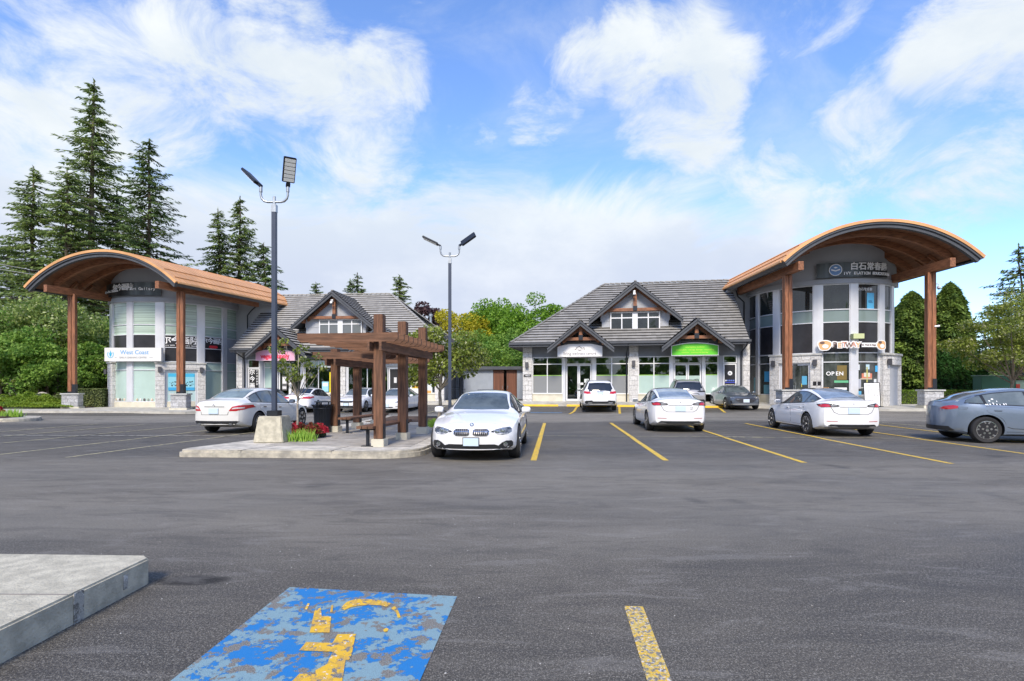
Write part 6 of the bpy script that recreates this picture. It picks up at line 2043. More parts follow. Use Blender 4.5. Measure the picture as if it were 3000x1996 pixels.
def wheel(parent, r, sp):
    """outer side faces local -y"""
    o = bpy.data.objects.new('wheel', None); C.objects.link(o); o.parent = parent; o.empty_display_size = .1
    w = sp.get('tw', .225); rr = r * sp.get('rimr', .70)
    Mx = Matrix.Rotation(R(90), 4, 'X')
    mb = MB()
    prof = [(rr * .98, w / 2 - .01), (rr * 1.04, w / 2), (r * .92, w / 2 + .004), (r * .985, w / 2 - .02), (r, w / 2 - .05), (r, -w / 2 + .05), (r * .985, -w / 2 + .02), (r * .92, -w / 2), (rr, -w / 2)]
    mb.lathe(prof, 40, 0, Mx); mb.build('tyre', RUBBER, o, smooth=35)
    mb = MB()
    # dish and brake disc
    yb = w / 2
    mb.lathe([(rr * .985, yb + .002), (rr * .96, yb + .008), (rr * .90, yb - .0), (rr * .86, yb - .05), (rr * .3, yb - .07), (.01, yb - .07)], 40, 1, Mx)
    mb.lathe([(rr * 1.0, yb - .004), (rr * 1.0, yb + .006), (rr * .93, yb + .008), (rr * .93, yb - .004)], 40, 0, Mx)
    sty = sp.get('rim', 'five')
    def spoke(a, w0, w1, r0, r1, y0=.0, y1=.004, mi=0, a2=None):
        p0 = Vector((r0 * math.cos(a), 0, r0 * math.sin(a))); a2 = a if a2 is None else a2
        p1 = Vector((r1 * math.cos(a2), 0, r1 * math.sin(a2)))
        d = (p1 - p0).normalized(); t = Vector((-d.z, 0, d.x))
        vs = []
        for p, ww, yy in ((p0, w0, y0), (p1, w1, y1)):
            for sx_, dy in ((-1, .0), (1, .0), (1, .03), (-1, .03)):
                vs.append((p.x + t.x * ww / 2 * sx_, -(yb - .0) - yy + dy, p.z + t.z * ww / 2 * sx_))
        mb.add(vs, [(0, 1, 2, 3), (7, 6, 5, 4), (0, 4, 5, 1), (1, 5, 6, 2), (2, 6, 7, 3), (3, 7, 4, 0)], mi)
    if sty == 'five':
        for k in range(5): spoke(2 * PI * k / 5 + PI / 2, .075, .10, rr * .12, rr * .95, .0)
    elif sty == 'five_split':
        for k in range(5):
            a = 2 * PI * k / 5 + PI / 2
            spoke(a - .1, .034, .036, rr * .14, rr * .95, a2=a - .12); spoke(a + .1, .034, .036, rr * .14, rr * .95, a2=a + .12)
    elif sty == 'y':
        for k in range(5):
            a = 2 * PI * k / 5 + .3
            spoke(a, .05, .045, rr * .1, rr * .5); spoke(a, .04, .034, rr * .46, rr * .95, a2=a - .27); spoke(a, .04, .034, rr * .48, rr * .95, a2=a + .27)
    elif sty == 'multi':
        for k in range(10): spoke(2 * PI * k / 10, .026, .045, rr * .14, rr * .95, a2=2 * PI * k / 10 + .12)
    elif sty == 'double':
        for k in range(7):
            a = 2 * PI * k / 7
            spoke(a - .06, .024, .03, rr * .14, rr * .95); spoke(a + .1, .024, .03, rr * .14, rr * .95)
    mb.lathe([(rr * .17, yb + .0), (rr * .16, yb + .012), (.01, yb + .014)], 20, 0, Mx)
    mb.build('rim', [sp.get('rimmat', SILVER), RIMD], o, smooth=30)
    return o

def rect(x0, x1, z0, z1, r=.02):
    return [(x0 + r, z0), (x1 - r, z0), (x1, z0 + r), (x1, z1 - r), (x1 - r, z1), (x0 + r, z1), (x0, z1 - r), (x0, z0 + r)]
def ell(cx, cz, a, b, n=16): return [(cx + a * math.cos(2 * PI * k / n), cz + b * math.sin(2 * PI * k / n)) for k in range(n)]
def plate_fn(front=None, rear=None, frame=CBLACK, w=.30, h=.155):
    def f(root, body, proj, patch, L, W):
        for md, z in (('front', front), ('rear', rear)):
            if z is None: continue
            p = proj(md, 0, z, .0)
            sx = 1 if md == 'front' else -1
            q = MB(); q.box(-.008, .012, -w / 2 - .012, w / 2 + .012, -h / 2 - .012, h / 2 + .012)
            o = q.build('licence_plate', frame, body); o.location = (p.x + sx * .008, 0, z)
            if sx < 0: o.rotation_euler = (0, 0, PI)
            q = MB(); q.box(.0125, .0165, -w / 2, w / 2, -h / 2, h / 2); q.build('plate_face', PLATE, o)
    return f
WHITEC = car_paint('paint_white', (.80, .80, .80)); 
PEARL = car_paint('paint_pearl', (.77, .775, .78)); CREAMW = car_paint('paint_warm_white', (.74, .73, .69))
BLUEG = car_paint('paint_blue_grey', (.17, .215, .28), .35, .3); DGREY = car_paint('paint_grey', (.11, .13, .155), .45, .3)
BEIGE = car_paint('paint_beige', (.42, .40, .38), .4, .3); SILV = car_paint('paint_silver', (.34, .35, .36), .4, .3)

def sedan(**k):
    L = k.get('L', 4.65); d = dict(name='parked_car', L=L, W=1.82)
    h = k.get('h', 1.43)
    d['top'] = [(0, .62), (.06, .70), (.3, .80), (.9, .91), (1.35, .965), (1.45, 1.0), (1.95, h - .13), (2.3, h - .03), (2.75, h), (3.2, h - .03), (3.55, h - .12), (3.95, 1.16), (4.12, 1.09), (4.4, 1.06), (L - .04, 1.0), (L, .90)]
    d['belt'] = [(0, .56), (.3, .70), (.9, .80), (1.5, .86), (2.5, .90), (3.5, .945), (4.2, .965), (L - .05, .90), (L, .82)]
    d['yr'] = [(0, .55), (.4, .66), (1.3, .70), (1.5, .69), (2.0, .59), (2.4, .56), (3.0, .555), (3.5, .57), (4.0, .62), (4.4, .66), (L, .60)]
    d['crown'] = [(0, .05), (.6, .06), (1.3, .06), (1.55, .045), (2.0, .05), (2.6, .06), (3.4, .055), (4.0, .04), (4.4, .05), (L, .05)]
    d['ws'] = (1.47, 2.2, .09); d['rw'] = (3.35, 4.02)
    d['dlo'] = (1.6, 4.0); d['cuts'] = [2.62, 3.45]
    d['doors'] = [(1.45, 2.6), (2.62, 3.62)]
    d['axle'] = (.90, 3.70); d['mirror'] = 1.72
    d['trim'] = 1
    d.update(k)
    return d

# 1 -- white saloon nose-on to the viewer, right of the pergola
def kidney(root, body, proj, patch, L, W):
    for sg in (-1, 1):
        pts = [(.035, .54), (.09, .515), (.30, .515), (.35, .555), (.355, .60), (.31, .645), (.07, .65), (.035, .62)]
        g = patch('grille', 'front', [(sg * a, b) for a, b in pts], CHROME, .012, .03)
        inn = [(.19 + (a - .19) * .91, .583 + (b - .583) * .86) for a, b in pts]
        patch('grille_inset', 'front', [(sg * a, b) for a, b in inn], BLACK, .019, .03, g)
        for k in range(7):
            x = .075 + k * .038
            patch('grille_slat', 'front', [(sg * (x - .005), .53), (sg * (x + .005), .53), (sg * (x + .005), .635), (sg * (x - .005), .635)], mat('slat_grey', (.22, .22, .23), .3, metal=.6), .026, .03, g, skirt=.004)
    p = proj('front', 0, .715, .01)
    q = MB(); q.lathe([(.0, 0), (.041, 0), (.041, .012), (.034, .014)], 24, 0); q.lathe([(.034, .0141), (.0, .0142)], 24, 1)
    nrm = (proj('front', 0, .715, .02) - p).normalized()
    o = q.build('badge', [CHROME, CBLACK], body, smooth=30); o.matrix_local = Matrix.Translation(p) @ nrm.to_track_quat('Z', 'Y').to_matrix().to_4x4()
    q = MB()
    for a in (0, PI):
        q.add([(0, 0, .0155)] + [(.024 * math.cos(a + PI / 2 * k / 5), .024 * math.sin(a + PI / 2 * k / 5), .0155) for k in range(6)], [tuple(range(7))], 0)
    for a in (PI / 2, 1.5 * PI):
        q.add([(0, 0, .0155)] + [(.024 * math.cos(a + PI / 2 * k / 5), .024 * math.sin(a + PI / 2 * k / 5), .0155) for k in range(6)], [tuple(range(7))], 1)
    q.build('badge_quarters', [mat('badge_lightblue', (.2, .4, .7), .4), WHITE], o, fixn=False)
    plate_fn(front=.40)(root, body, proj, patch, L, W)
    for sg in (-1, 1):
        for cx_, cz_, r_ in ((.60, .598, .048), (.50, .578, .040)):
            p = proj('front', sg * cx_, cz_, .012)
            q = MB(); q.tube([(.014 * 0 + r_ * math.cos(t), r_ * math.sin(t), 0) for t in [2 * PI * k / 20 for k in range(21)]], .007, 6, cap=False)
            q.lathe([(0, -.006), (r_ * .7, -.006), (r_ * .7, .004), (0, .006)], 16)
            h = q.build('headlight_ring', CHROME, body, smooth=30); n_ = Vector((1, sg * .28, .1)).normalized()
            h.matrix_local = Matrix.Translation(p) @ n_.to_track_quat('Z', 'Y').to_matrix().to_4x4()
        p = proj('front', sg * .66, .345, .01)
        q = MB(); q.lathe([(0, 0), (.045, 0), (.045, .014), (0, .018)], 18); h = q.build('fog_lamp', CHROME, body, smooth=30)
        h.matrix_local = Matrix.Translation(p) @ Vector((1, sg * .3, 0)).to_track_quat('Z', 'Y').to_matrix().to_4x4()
    # interior mirror and pale dash cards seen through the glass are left to reflections
s1 = sedan(L=4.64, W=1.83, h=1.395, paint=WHITEC, rim='five_split', wr=.335,
    top=[(0, .60), (.05, .68), (.12, .735), (.35, .80), (.9, .905), (1.35, .96), (1.5, 1.0), (2.0, 1.24), (2.35, 1.355), (2.8, 1.395), (3.3, 1.36), (3.8, 1.24), (4.2, 1.10), (4.5, 1.045), (4.62, .98), (4.64, .9)],
    dlo=(1.65, 4.15), cuts=[2.7, 3.5], ws=(1.50, 2.28, .10), rw=(3.55, 4.3), axle=(.83, 3.64), mirror=1.75,
    hw=[(0, .74), (.1, .80), (.3, .865), (.6, .90), (1.0, .915), (3.6, .915), (4.2, .88), (4.55, .82), (4.64, .75)],
    patches=[('*headlight', 'front', [(.43, .60), (.46, .635), (.60, .665), (.74, .675), (.775, .64), (.775, .585), (.70, .545), (.60, .535), (.50, .55)], LENS, .005),
             ('*headlight_trim', 'front', [(.39, .605), (.39, .585), (.44, .575), (.44, .62)], CBLACK, .005),
             ('lower_intake', 'front', [(-.62, .30), (-.45, .35), (.45, .35), (.62, .30), (.50, .215), (-.50, .215)], CBLACK, .004),
             ('*fog_recess', 'front', [(.50, .30), (.60, .385), (.68, .42), (.77, .415), (.80, .38), (.80, .31), (.74, .275), (.60, .265)], CBLACK, .006),
             ('*silver_trim', 'front', [(.38, .238), (.53, .258), (.63, .268), (.78, .285), (.78, .265), (.62, .245), (.5, .225), (.38, .222)], CHROME, .012),
             ('silver_lip', 'front', [(-.40, .226), (.40, .226), (.40, .237), (-.40, .237)], SILVER, .01),
             ('bonnet_gap', 'top', [(.24, -.5), (.17, 0), (.24, .5), (.247, .5), (.177, 0), (.247, -.5)], mat('gap_grey', (.35, .35, .36), .5), .001),
             ('*taillight', 'rear', [(.45, .80), (.75, .90), (.80, .78), (.50, .72)], RED, .006)], extra=kidney)
# reflections of heading: front faces the viewer
def at(px, py, L, yaw, end='front', z=0.0):
    """centre position of a car whose front or rear bumper centre is at photo column px and depth py (metres)"""
    pass
def place(front_xy, heading, L, from_rear=False):
    d = Vector((math.cos(heading), math.sin(heading)))
    p = Vector(front_xy)
    c = p + d * (L / 2) if from_rear else p - d * (L / 2)
    return (c.x, c.y, gz(c.x, c.y))
hd = R(-90 - 4.2)
make_car(s1, 'white saloon facing the viewer with twin grilles, right of the pergola', 'car', place((-.80, 10.75), hd, 4.64), hd)

# 2, 3 -- white fastbacks seen from behind
def tesla(paint=WHITEC, **k):
    L = 4.69
    d = dict(name='parked_car', L=L, W=1.85, paint=paint, wr=.335,
        top=[(0, .58), (.05, .66), (.2, .745), (.6, .85), (1.1, .94), (1.35, .985), (1.9, 1.25), (2.25, 1.39), (2.6, 1.44), (3.0, 1.425), (3.5, 1.32), (4.0, 1.15), (4.25, 1.10), (4.55, 1.085), (4.66, 1.06), (4.69, .98)],
        belt=[(0, .54), (.3, .70), (.9, .82), (1.5, .87), (2.5, .915), (3.5, .96), (4.2, .99), (4.6, .95), (4.69, .88)],
        yr=[(0, .50), (.4, .66), (1.2, .70), (1.4, .69), (1.9, .60), (2.4, .565), (3.0, .56), (3.5, .57), (4.0, .60), (4.4, .64), (4.69, .62)],
        crown=[(0, .05), (1.2, .06), (1.9, .05), (2.6, .065), (3.4, .06), (4.0, .045), (4.4, .05), (4.69, .05)],
        hw=[(0, .70), (.1, .79), (.3, .87), (.6, .91), (1.0, .925), (3.7, .925), (4.2, .90), (4.55, .845), (4.69, .77)],
        ws=(1.37, 2.15, .12), rw=(3.12, 4.08), rwf=.90, roofglass=(2.3, 3.05), dlo=(1.5, 3.98), cuts=[2.55, 3.42], doors=[(1.35, 2.53), (2.55, 3.5)],
        axle=(.84, 3.715), mirror=1.68, rim='multi', rimmat=mat('rim_grey', (.28, .285, .29), .35, metal=.7), hmat=paint,
        sill=.30, rglass=mat('rear_glass_blue', (.10, .14, .19), .02, spec=.9, var=.5, vscale=1.2, col2=(.30, .36, .42)),
        patches=[('*taillight', 'rear', [(.37, .915), (.42, .885), (.60, .875), (.80, .865), (.835, .90), (.84, .965), (.70, .985), (.55, .975), (.43, .95)], CBLACK, .006),
                 ('*taillight_red', 'rear', [(.60, .885), (.80, .875), (.83, .90), (.82, .945), (.70, .965), (.635, .95)], RED, .010),
                 ('*taillight_clear', 'rear', [(.42, .905), (.58, .892), (.60, .935), (.55, .955), (.45, .94)], mat('smoked', (.25, .25, .26), .1, coat=1.0), .010),
                 ('boot_gap', 'rear', [(-.37, .875), (.37, .875), (.37, .888), (-.37, .888)], SEAM, .004),
                 ('boot_gap', 'rear', [(-.60, .868), (-.52, .72), (-.40, .665), (.40, .665), (.52, .72), (.60, .868), (.588, .868), (.51, .728), (.395, .674), (-.395, .674), (-.51, .728), (-.588, .868)], SEAM, .003),
                 ('rear_diffuser', 'rear', [(-.70, .31), (-.60, .375), (.60, .375), (.70, .31), (.66, .30), (-.66, .30)], CBLACK, .006),
                 ('*reflector', 'rear', [(.43, .455), (.70, .458), (.70, .474), (.43, .468)], RED, .006),
                 ('tail_badge', 'rear', [(-.035, .985), (.035, .985), (0, .955)], mat('badge_grey', (.3, .3, .32), .3, metal=.5), .008),
                 ('*headlight', 'front', [(.46, .60), (.60, .66), (.74, .69), (.78, .67), (.72, .61), (.60, .575)], LENS, .005),
                 ('lower_intake', 'front', [(-.42, .30), (-.36, .345), (.36, .345), (.42, .30), (.3, .28), (-.3, .28)], CBLACK, .005),
                 ('*side_intake', 'front', [(.52, .37), (.68, .385), (.72, .375), (.70, .355), (.55, .35)], CBLACK, .005)],
        extra=plate_fn(rear=.77, front=.42, frame=PLATE))
    d.update(k)
    return d
def ext_t3a(root, body, proj, patch, L, W):
    plate_fn(rear=.77, front=.42, frame=PLATE)(root, body, proj, patch, L, W)
    p = proj('rear', -.30, .77, .004)
    if p:
        for i, (dz, t) in enumerate(((.035, 'Baby on'), (-.02, 'board'))):
            text_mesh('sticker', t, .055, CBLACK, body, Matrix.Translation((p.x + .006, -.31, .77 + dz)) @ Matrix.Rotation(R(-90), 4, 'Z') @ Matrix.Rotation(R(90), 4, 'X'), depth=.002)
hd2 = R(90 - 4.6)
make_car(tesla(extra=ext_t3a), 'white fastback seen from behind with a sticker beside its number plate', 'car', place((5.38, 17.55), hd2, 4.69, True), hd2)
make_car(tesla(steer=0, rim='double', rimmat=SILVER), 'white fastback showing its rear and left side, parked before the pet shop', 'car', place((9.92, 15.95), R(90 - 5.5), 4.69, True), R(90 - 5.5))

# 4 -- blue grey liftback at the right edge
def stick_face(root, body, proj, patch, L, W):
    for (s, z, a, b) in ((3.52, 1.175, .028, .016), (3.60, 1.13, .022, .018), (3.44, 1.12, .012, .014), (3.72, 1.035, .02, .012), (3.68, 1.035, .012, .02), (3.62, 1.04, .02, .016), (3.54, 1.06, .012, .035), (3.47, 1.04, .014, .018), (3.40, 1.035, .010, .018), (3.31, 1.045, .016, .022), (3.26, 1.05, .010, .026)):
        patch('sticker', 'side-', [(s + x, z - .03 + y) for x, y in ell(0, 0, a, b, 8)], WHITE, .009, .05, skirt=.002)
s4 = sedan(L=4.58, W=1.85, paint=BLUEG, wr=.345, rim='y', rimmat=CHROME, gap=.05,
    top=[(0, .62), (.06, .72), (.3, .82), (.9, .93), (1.35, .985), (1.5, 1.03), (2.0, 1.27), (2.35, 1.39), (2.85, 1.448), (3.3, 1.41), (3.8, 1.30), (4.15, 1.165), (4.36, 1.11), (4.53, 1.06), (4.58, .96)],
    belt=[(0, .58), (.3, .74), (.9, .84), (1.5, .89), (2.5, .935), (3.5, .985), (4.2, 1.02), (4.5, .97), (4.58, .88)],
    hw=[(0, .74), (.12, .83), (.45, .90), (.95, .925), (3.8, .925), (4.1, .89), (4.35, .83), (4.5, .76), (4.58, .66)], bow=(.26, .34), dlo=(1.65, 4.12), cuts=[2.75, 3.72], ws=(1.5, 2.3, .1), rw=(3.5, 4.25), axle=(.86, 3.72), doors=[(1.5, 2.75), (2.77, 3.72)], mirror=1.78, hdl=.14, sill=.30,
    glass=mat('car_glass_clear', (.17, .20, .205), .02, spec=.9, var=.4, vscale=1.2, col2=(.09, .11, .115)), qglass=CGLASS,
    patches=[('*taillight', 'rear', [(.36, .90), (.50, .96), (.66, .985), (.74, .965), (.74, .90), (.62, .87), (.45, .87)], RED, .006),
             ('fuel_flap', 'side-', [(4.10, .93), (4.28, .935), (4.28, .885), (4.12, .88)], SEAM, .0015),
             ('fuel_flap', 'side-', [(4.106, .926), (4.274, .930), (4.274, .890), (4.124, .885)], BLUEG, .003),
             ('sill_crease', 'side-', [(1.6, .34), (3.15, .40), (3.28, .44), (3.28, .43), (3.16, .385), (1.6, .325)], SEAM, .0065),
             ('rear_diffuser', 'rear', [(-.70, .32), (-.6, .42), (.6, .42), (.70, .32), (.66, .31), (-.66, .31)], CBLACK, .006)],
    extra=stick_face)
hd4 = R(-14)
make_car(s4, 'blue-grey liftback cut off by the right edge, with white stickers on its window', 'car', place((11.75, 15.4), hd4, 4.58, True), hd4)

# 5 -- warm white saloon, rear three-quarter
def ext5(root, body, proj, patch, L, W):
    plate_fn(rear=.72, frame=PLATE)(root, body, proj, patch, L, W)
    for sg in (-1, 1):
        p = proj('rear', sg * .52, .315, .0)
        q = MB(); q.tube([(-.03, 0, 0), (.05, 0, 0)], .045, 14); h = q.build('exhaust', CHROME, body, smooth=30); h.matrix_local = Matrix.Translation((p.x, sg * .52, .315)) @ Matrix.Diagonal((1, 1.5, .7, 1))
    p = proj('rear', 0, .895, .004)
    q = MB(); q.tube([(0, .04 * math.cos(t), .04 * math.sin(t)) for t in [2 * PI * k / 20 for k in range(21)]], .004, 5, cap=False)
    for a in (90, 210, 330): q.tube([(0, 0, 0), (0, .04 * math.cos(R(a)), .04 * math.sin(R(a)))], .004, 5)
    o = q.build('badge', CHROME, body); o.location = p
    q = MB(); q.bar((0, 0, 0), (-.07, 0, .07), .02, .012); o = q.build('aerial', CBLACK, body); o.location = (L / 2 - 3.35, .0, 1.415)
s5 = sedan(L=4.58, W=1.77, h=1.445, paint=CREAMW, wr=.325, rim='five', axle=(.80, 3.56), dlo=(1.6, 3.85), cuts=[2.58, 3.35], doors=[(1.42, 2.58), (2.6, 3.5)], hmat=CHROME, mirmat=CBLACK,
    top=[(0, .62), (.06, .72), (.3, .81), (.9, .92), (1.3, .97), (1.42, 1.0), (1.9, 1.28), (2.25, 1.41), (2.7, 1.447), (3.1, 1.42), (3.45, 1.34), (3.85, 1.17), (4.02, 1.105), (4.3, 1.075), (4.54, 1.02), (4.58, .92)],
    rw=(3.22, 3.92), glass=mat('car_glass_clear', (.17, .20, .205), .02, spec=.9, var=.4, vscale=1.2, col2=(.09, .11, .115)),
    rglass=mat('rear_glass_mint', (.22, .28, .27), .02, spec=.9, var=.5, vscale=2.2, col2=(.12, .15, .15)), surround=CBLACK, sillmat=CREAMW,
    patches=[('*taillight', 'rear', [(.46, .72), (.56, .86), (.70, .895), (.84, .90), (.86, .82), (.80, .76), (.66, .72)], RED, .007),
             ('*taillight_clear', 'rear', [(.54, .775), (.58, .82), (.80, .84), (.80, .80)], CLEAR, .011),
             ('number_trim', 'rear', [(-.33, .845), (.33, .845), (.33, .86), (-.33, .86)], CBLACK, .008),
             ('boot_gap', 'rear', [(-.46, .70), (-.44, .60), (.44, .60), (.46, .70), (.45, .70), (.43, .61), (-.43, .61), (-.45, .70)], SEAM, .004),
             ('rear_diffuser', 'rear', [(-.74, .40), (-.68, .415), (.68, .415), (.74, .40), (.62, .285), (-.62, .285)], CBLACK, .005)], extra=ext5)
hd5 = R(90 - 7.0)
make_car(s5, 'warm white saloon with twin exhausts seen from behind, left of the lamp post', 'car', place((-9.22, 17.0), hd5, 4.58, True), hd5)

# 6 -- white saloon at the left shops, from behind
s6 = sedan(L=4.85, W=1.85, h=1.46, paint=WHITEC, wr=.33, rim='double', axle=(.93, 3.70), rglass=CGLASSD, glass=CGLASSD,
    patches=[('*taillight', 'rear', [(.33, .83), (.40, .92), (.86, .945), (.88, .86), (.80, .80), (.5, .81)], RED, .006),
             ('chrome_bar', 'rear', [(-.36, .925), (.36, .925), (.36, .945), (-.36, .945)], CHROME, .006),
             ('rear_diffuser', 'rear', [(-.70, .34), (-.62, .39), (.62, .39), (.70, .34), (.6, .29), (-.6, .29)], CBLACK, .005)], extra=plate_fn(rear=.74, frame=WHITE))
hd6 = R(90 + 3)
make_car(s6, 'white saloon with red wraparound lamps seen from behind, beyond the litter bin', 'car', place((-12.75, 32.3), R(90 - 2), 4.85, True), R(90 - 2), 'cars parked in front of the left shops')
# 7 -- small silver car mostly hidden
s7 = sedan(L=4.2, W=1.70, h=1.43, paint=SILV, wr=.30, rim='five', axle=(.80, 3.3), doors=[(1.3, 2.4), (2.42, 3.2)], dlo=(1.45, 3.6), cuts=[2.4, 3.1], rw=(3.0, 3.65), ws=(1.3, 2.0, .06), mirror=1.5,
    top=[(0, .60), (.06, .70), (.3, .80), (.8, .90), (1.2, .96), (1.3, 1.0), (1.75, 1.28), (2.05, 1.39), (2.45, 1.43), (2.85, 1.40), (3.2, 1.30), (3.6, 1.12), (3.8, 1.07), (4.15, 1.0), (4.2, .9)],
    belt=[(0, .56), (.3, .70), (.9, .80), (1.5, .85), (2.5, .88), (3.5, .91), (4.15, .88), (4.2, .82)],
    yr=[(0, .52), (.4, .62), (1.2, .66), (1.4, .65), (1.8, .56), (2.2, .54), (2.8, .53), (3.2, .55), (3.6, .58), (4.2, .56)],
    crown=[(0, .05), (1.3, .06), (1.8, .05), (2.5, .06), (4.2, .05)], axle_=0)
s7['axle'] = (.78, 3.30)
make_car(s7, 'small silver car mostly hidden behind the warm white saloon and the lamp post', 'car', place((-15.7, 33.2), R(90 - 5), 4.2, True), R(90 - 5), 'cars parked in front of the left shops')
# 8 -- white compact facing the viewer
s8 = sedan(L=4.55, W=1.76, h=1.43, paint=WHITEC, wr=.315, rim='five',
    patches=[('grille', 'front', [(-.42, .60), (-.36, .66), (.36, .66), (.42, .60), (.30, .56), (-.30, .56)], CBLACK, .006),
             ('*headlight', 'front', [(.42, .60), (.46, .66), (.74, .73), (.78, .69), (.70, .63), (.55, .60)], LENS, .007),
             ('chrome_bar', 'front', [(-.44, .66), (.44, .66), (.46, .675), (-.46, .675)], CHROME, .008),
             ('lower_intake', 'front', [(-.62, .30), (-.55, .37), (.55, .37), (.62, .30), (.5, .25), (-.5, .25)], CBLACK, .005),
             ('chrome_lip', 'front', [(-.55, .375), (.55, .375), (.55, .388), (-.55, .388)], CHROME, .008)], extra=plate_fn(front=.46))
make_car(s8, 'white compact saloon facing the viewer between the pergola posts, nearer the litter bin', 'car', place((-9.62, 31.9), R(-90 - 5), 4.55), R(-90 - 5), 'cars parked in front of the left shops')
# 9 -- white fastback facing the viewer
make_car(tesla(rim='y', rimmat=mat('rim_black', (.03, .03, .03), .4), rglass=CGLASSD), 'white fastback with black wheels facing the viewer behind the thickest pergola posts', 'car', place((-7.2, 31.4), R(-90 - 6), 4.69), R(-90 - 6), 'cars parked in front of the left shops')

# 10, 11 -- sport utility cars
def suv(paint, **k):
    L = 4.82
    d = dict(name='parked_suv', L=L, W=1.93, paint=paint, wr=.375, gap=.05,
        top=[(0, .78), (.06, .90), (.3, 1.0), (.9, 1.08), (1.25, 1.13), (1.38, 1.18), (1.85, 1.50), (2.2, 1.68), (2.7, 1.735), (3.5, 1.73), (4.1, 1.68), (4.38, 1.58), (4.58, 1.30), (4.7, 1.10), (4.78, 1.0), (4.82, .85)],
        belt=[(0, .72), (.3, .88), (.9, .98), (1.5, 1.04), (2.5, 1.07), (3.5, 1.10), (4.3, 1.12), (4.75, 1.0), (4.82, .80)],
        yr=[(0, .62), (.4, .74), (1.2, .78), (1.4, .77), (1.9, .68), (2.3, .65), (3.2, .64), (4.1, .63), (4.5, .68), (4.7, .72), (4.82, .70)],
        crown=[(0, .05), (1.2, .06), (1.9, .05), (2.6, .05), (4.2, .05), (4.6, .05), (4.82, .05)],
        bot=[(0, .30), (.5, .25), (4.2, .25), (4.82, .36)],
        hw=[(0, .82), (.1, .89), (.4, .945), (.9, .965), (4.1, .965), (4.55, .94), (4.76, .90), (4.82, .84)],
        ws=(1.42, 2.1, .08), rw=(4.36, 4.64), rwf=.90, dlo=(1.5, 4.35), cuts=[2.65, 3.62], doors=[(1.4, 2.65), (2.67, 3.7)], axle=(.88, 3.80), mirror=1.72, hmat=paint, sill=.40,
        rim='double', rglass=CGLASSD, qglass=CGLASSD, glass=CGLASSD)
    d.update(k)
    return d
def rails(root, body, proj, patch, L, W):
    for sg in (-1, 1):
        pts = [Vector(proj('top', s, sg * .60, .05 if .15 < i / 12 < .85 else .0)) for i, s in enumerate([2.1 + 2.1 * i / 12 for i in range(13)])]
        q = MB(); q.tube(pts, .018, 6); q.build('roof_rail', CBLACK, body, smooth=True)
def ext10(root, body, proj, patch, L, W):
    rails(root, body, proj, patch, L, W); plate_fn(rear=.98, frame=CBLACK)(root, body, proj, patch, L, W)
    for sg in (-1, 1):
        q = MB(); q.box(-.03, .03, -.13, .13, -.03, .03); h = q.build('exhaust', CHROME, body, bevel=.01); p = proj('rear', sg * .55, .44, 0); h.location = (p.x, sg * .55, .44)
GREDP = [('*taillight', 'rear', [(.50, .96), (.54, 1.04), (.66, 1.08), (.90, 1.10), (.90, .98), (.70, .94)], RED, .007),
         ('rear_window', 'rear', [(-.70, 1.20), (-.60, 1.55), (.60, 1.55), (.70, 1.20), (.5, 1.16), (-.5, 1.16)], CGLASSD, .009),
         ('chrome_bar', 'rear', [(-.22, 1.075), (.22, 1.075), (.22, 1.095), (-.22, 1.095)], CHROME, .008),
         ('rear_trim', 'rear', [(-.86, .50), (-.80, .56), (-.45, .58), (-.40, .53), (.40, .53), (.45, .58), (.80, .56), (.86, .50), (.80, .385), (-.80, .385)], CBLACK, .007)]
make_car(suv(WHITEC, patches=GREDP, extra=ext10), 'white sport utility car with black roof rails seen from behind at the glass doors', 'car', place((4.92, 30.6), R(90 - 4.6), 4.82, True), R(90 - 4.6), 'cars parked in front of the right shops')
def ext11(root, body, proj, patch, L, W):
    rails(root, body, proj, patch, L, W)
P11 = [('*taillight', 'rear', [(.42, 1.02), (.5, 1.06), (.90, 1.08), (.90, 1.0), (.6, .99)], CBLACK, .007),
       ('rear_window', 'rear', [(-.74, 1.22), (-.62, 1.55), (.62, 1.55), (.74, 1.22), (.5, 1.18), (-.5, 1.18)], CGLASSD, .009),
       ('*tail_trim', 'rear', [(.10, .93), (.45, .90), (.52, .84), (.56, .84), (.48, .93), (.1, .945)], CBLACK, .007),
       ('rear_trim', 'rear', [(-.86, .50), (-.80, .58), (.80, .58), (.86, .50), (.80, .385), (-.80, .385)], CBLACK, .007)]
make_car(suv(BEIGE, patches=P11, extra=ext11, rim='five'), 'beige sport utility car mostly hidden behind a white fastback', 'car', place((10.05, 31.1), R(90 - 10.3), 4.82, True), R(90 - 10.3), 'cars parked in front of the right shops')

# 12 -- grey saloon facing the viewer
s12 = sedan(L=4.67, W=1.82, h=1.42, paint=DGREY, wr=.33, rim='five_split', axle=(.92, 3.64),
    patches=[('grille', 'front', [(-.62, .58), (-.50, .66), (.50, .66), (.62, .58), (.48, .46), (.32, .40), (-.32, .40), (-.48, .46)], mat('grille_dark', (.02, .02, .022), .3, metal=.5, var=.8, vscale=40, col2=(.12, .12, .13)), .008),
             ('*headlight', 'front', [(.52, .63), (.60, .70), (.80, .73), (.84, .69), (.72, .65)], LENS, .008),
             ('lower_lip', 'front', [(-.80, .30), (-.60, .34), (.60, .34), (.80, .30), (.75, .27), (-.75, .27)], SILVER, .006),
             ('*side_fin', 'front', [(.70, .36), (.76, .50), (.79, .50), (.78, .36)], CBLACK, .006)], extra=plate_fn(front=.50, frame=WHITE))
make_car(s12, 'dark grey saloon facing the viewer in front of the postered single door', 'car', place((13.3, 31.2), R(-90 - 5), 4.67), R(-90 - 5), 'cars parked in front of the right shops')
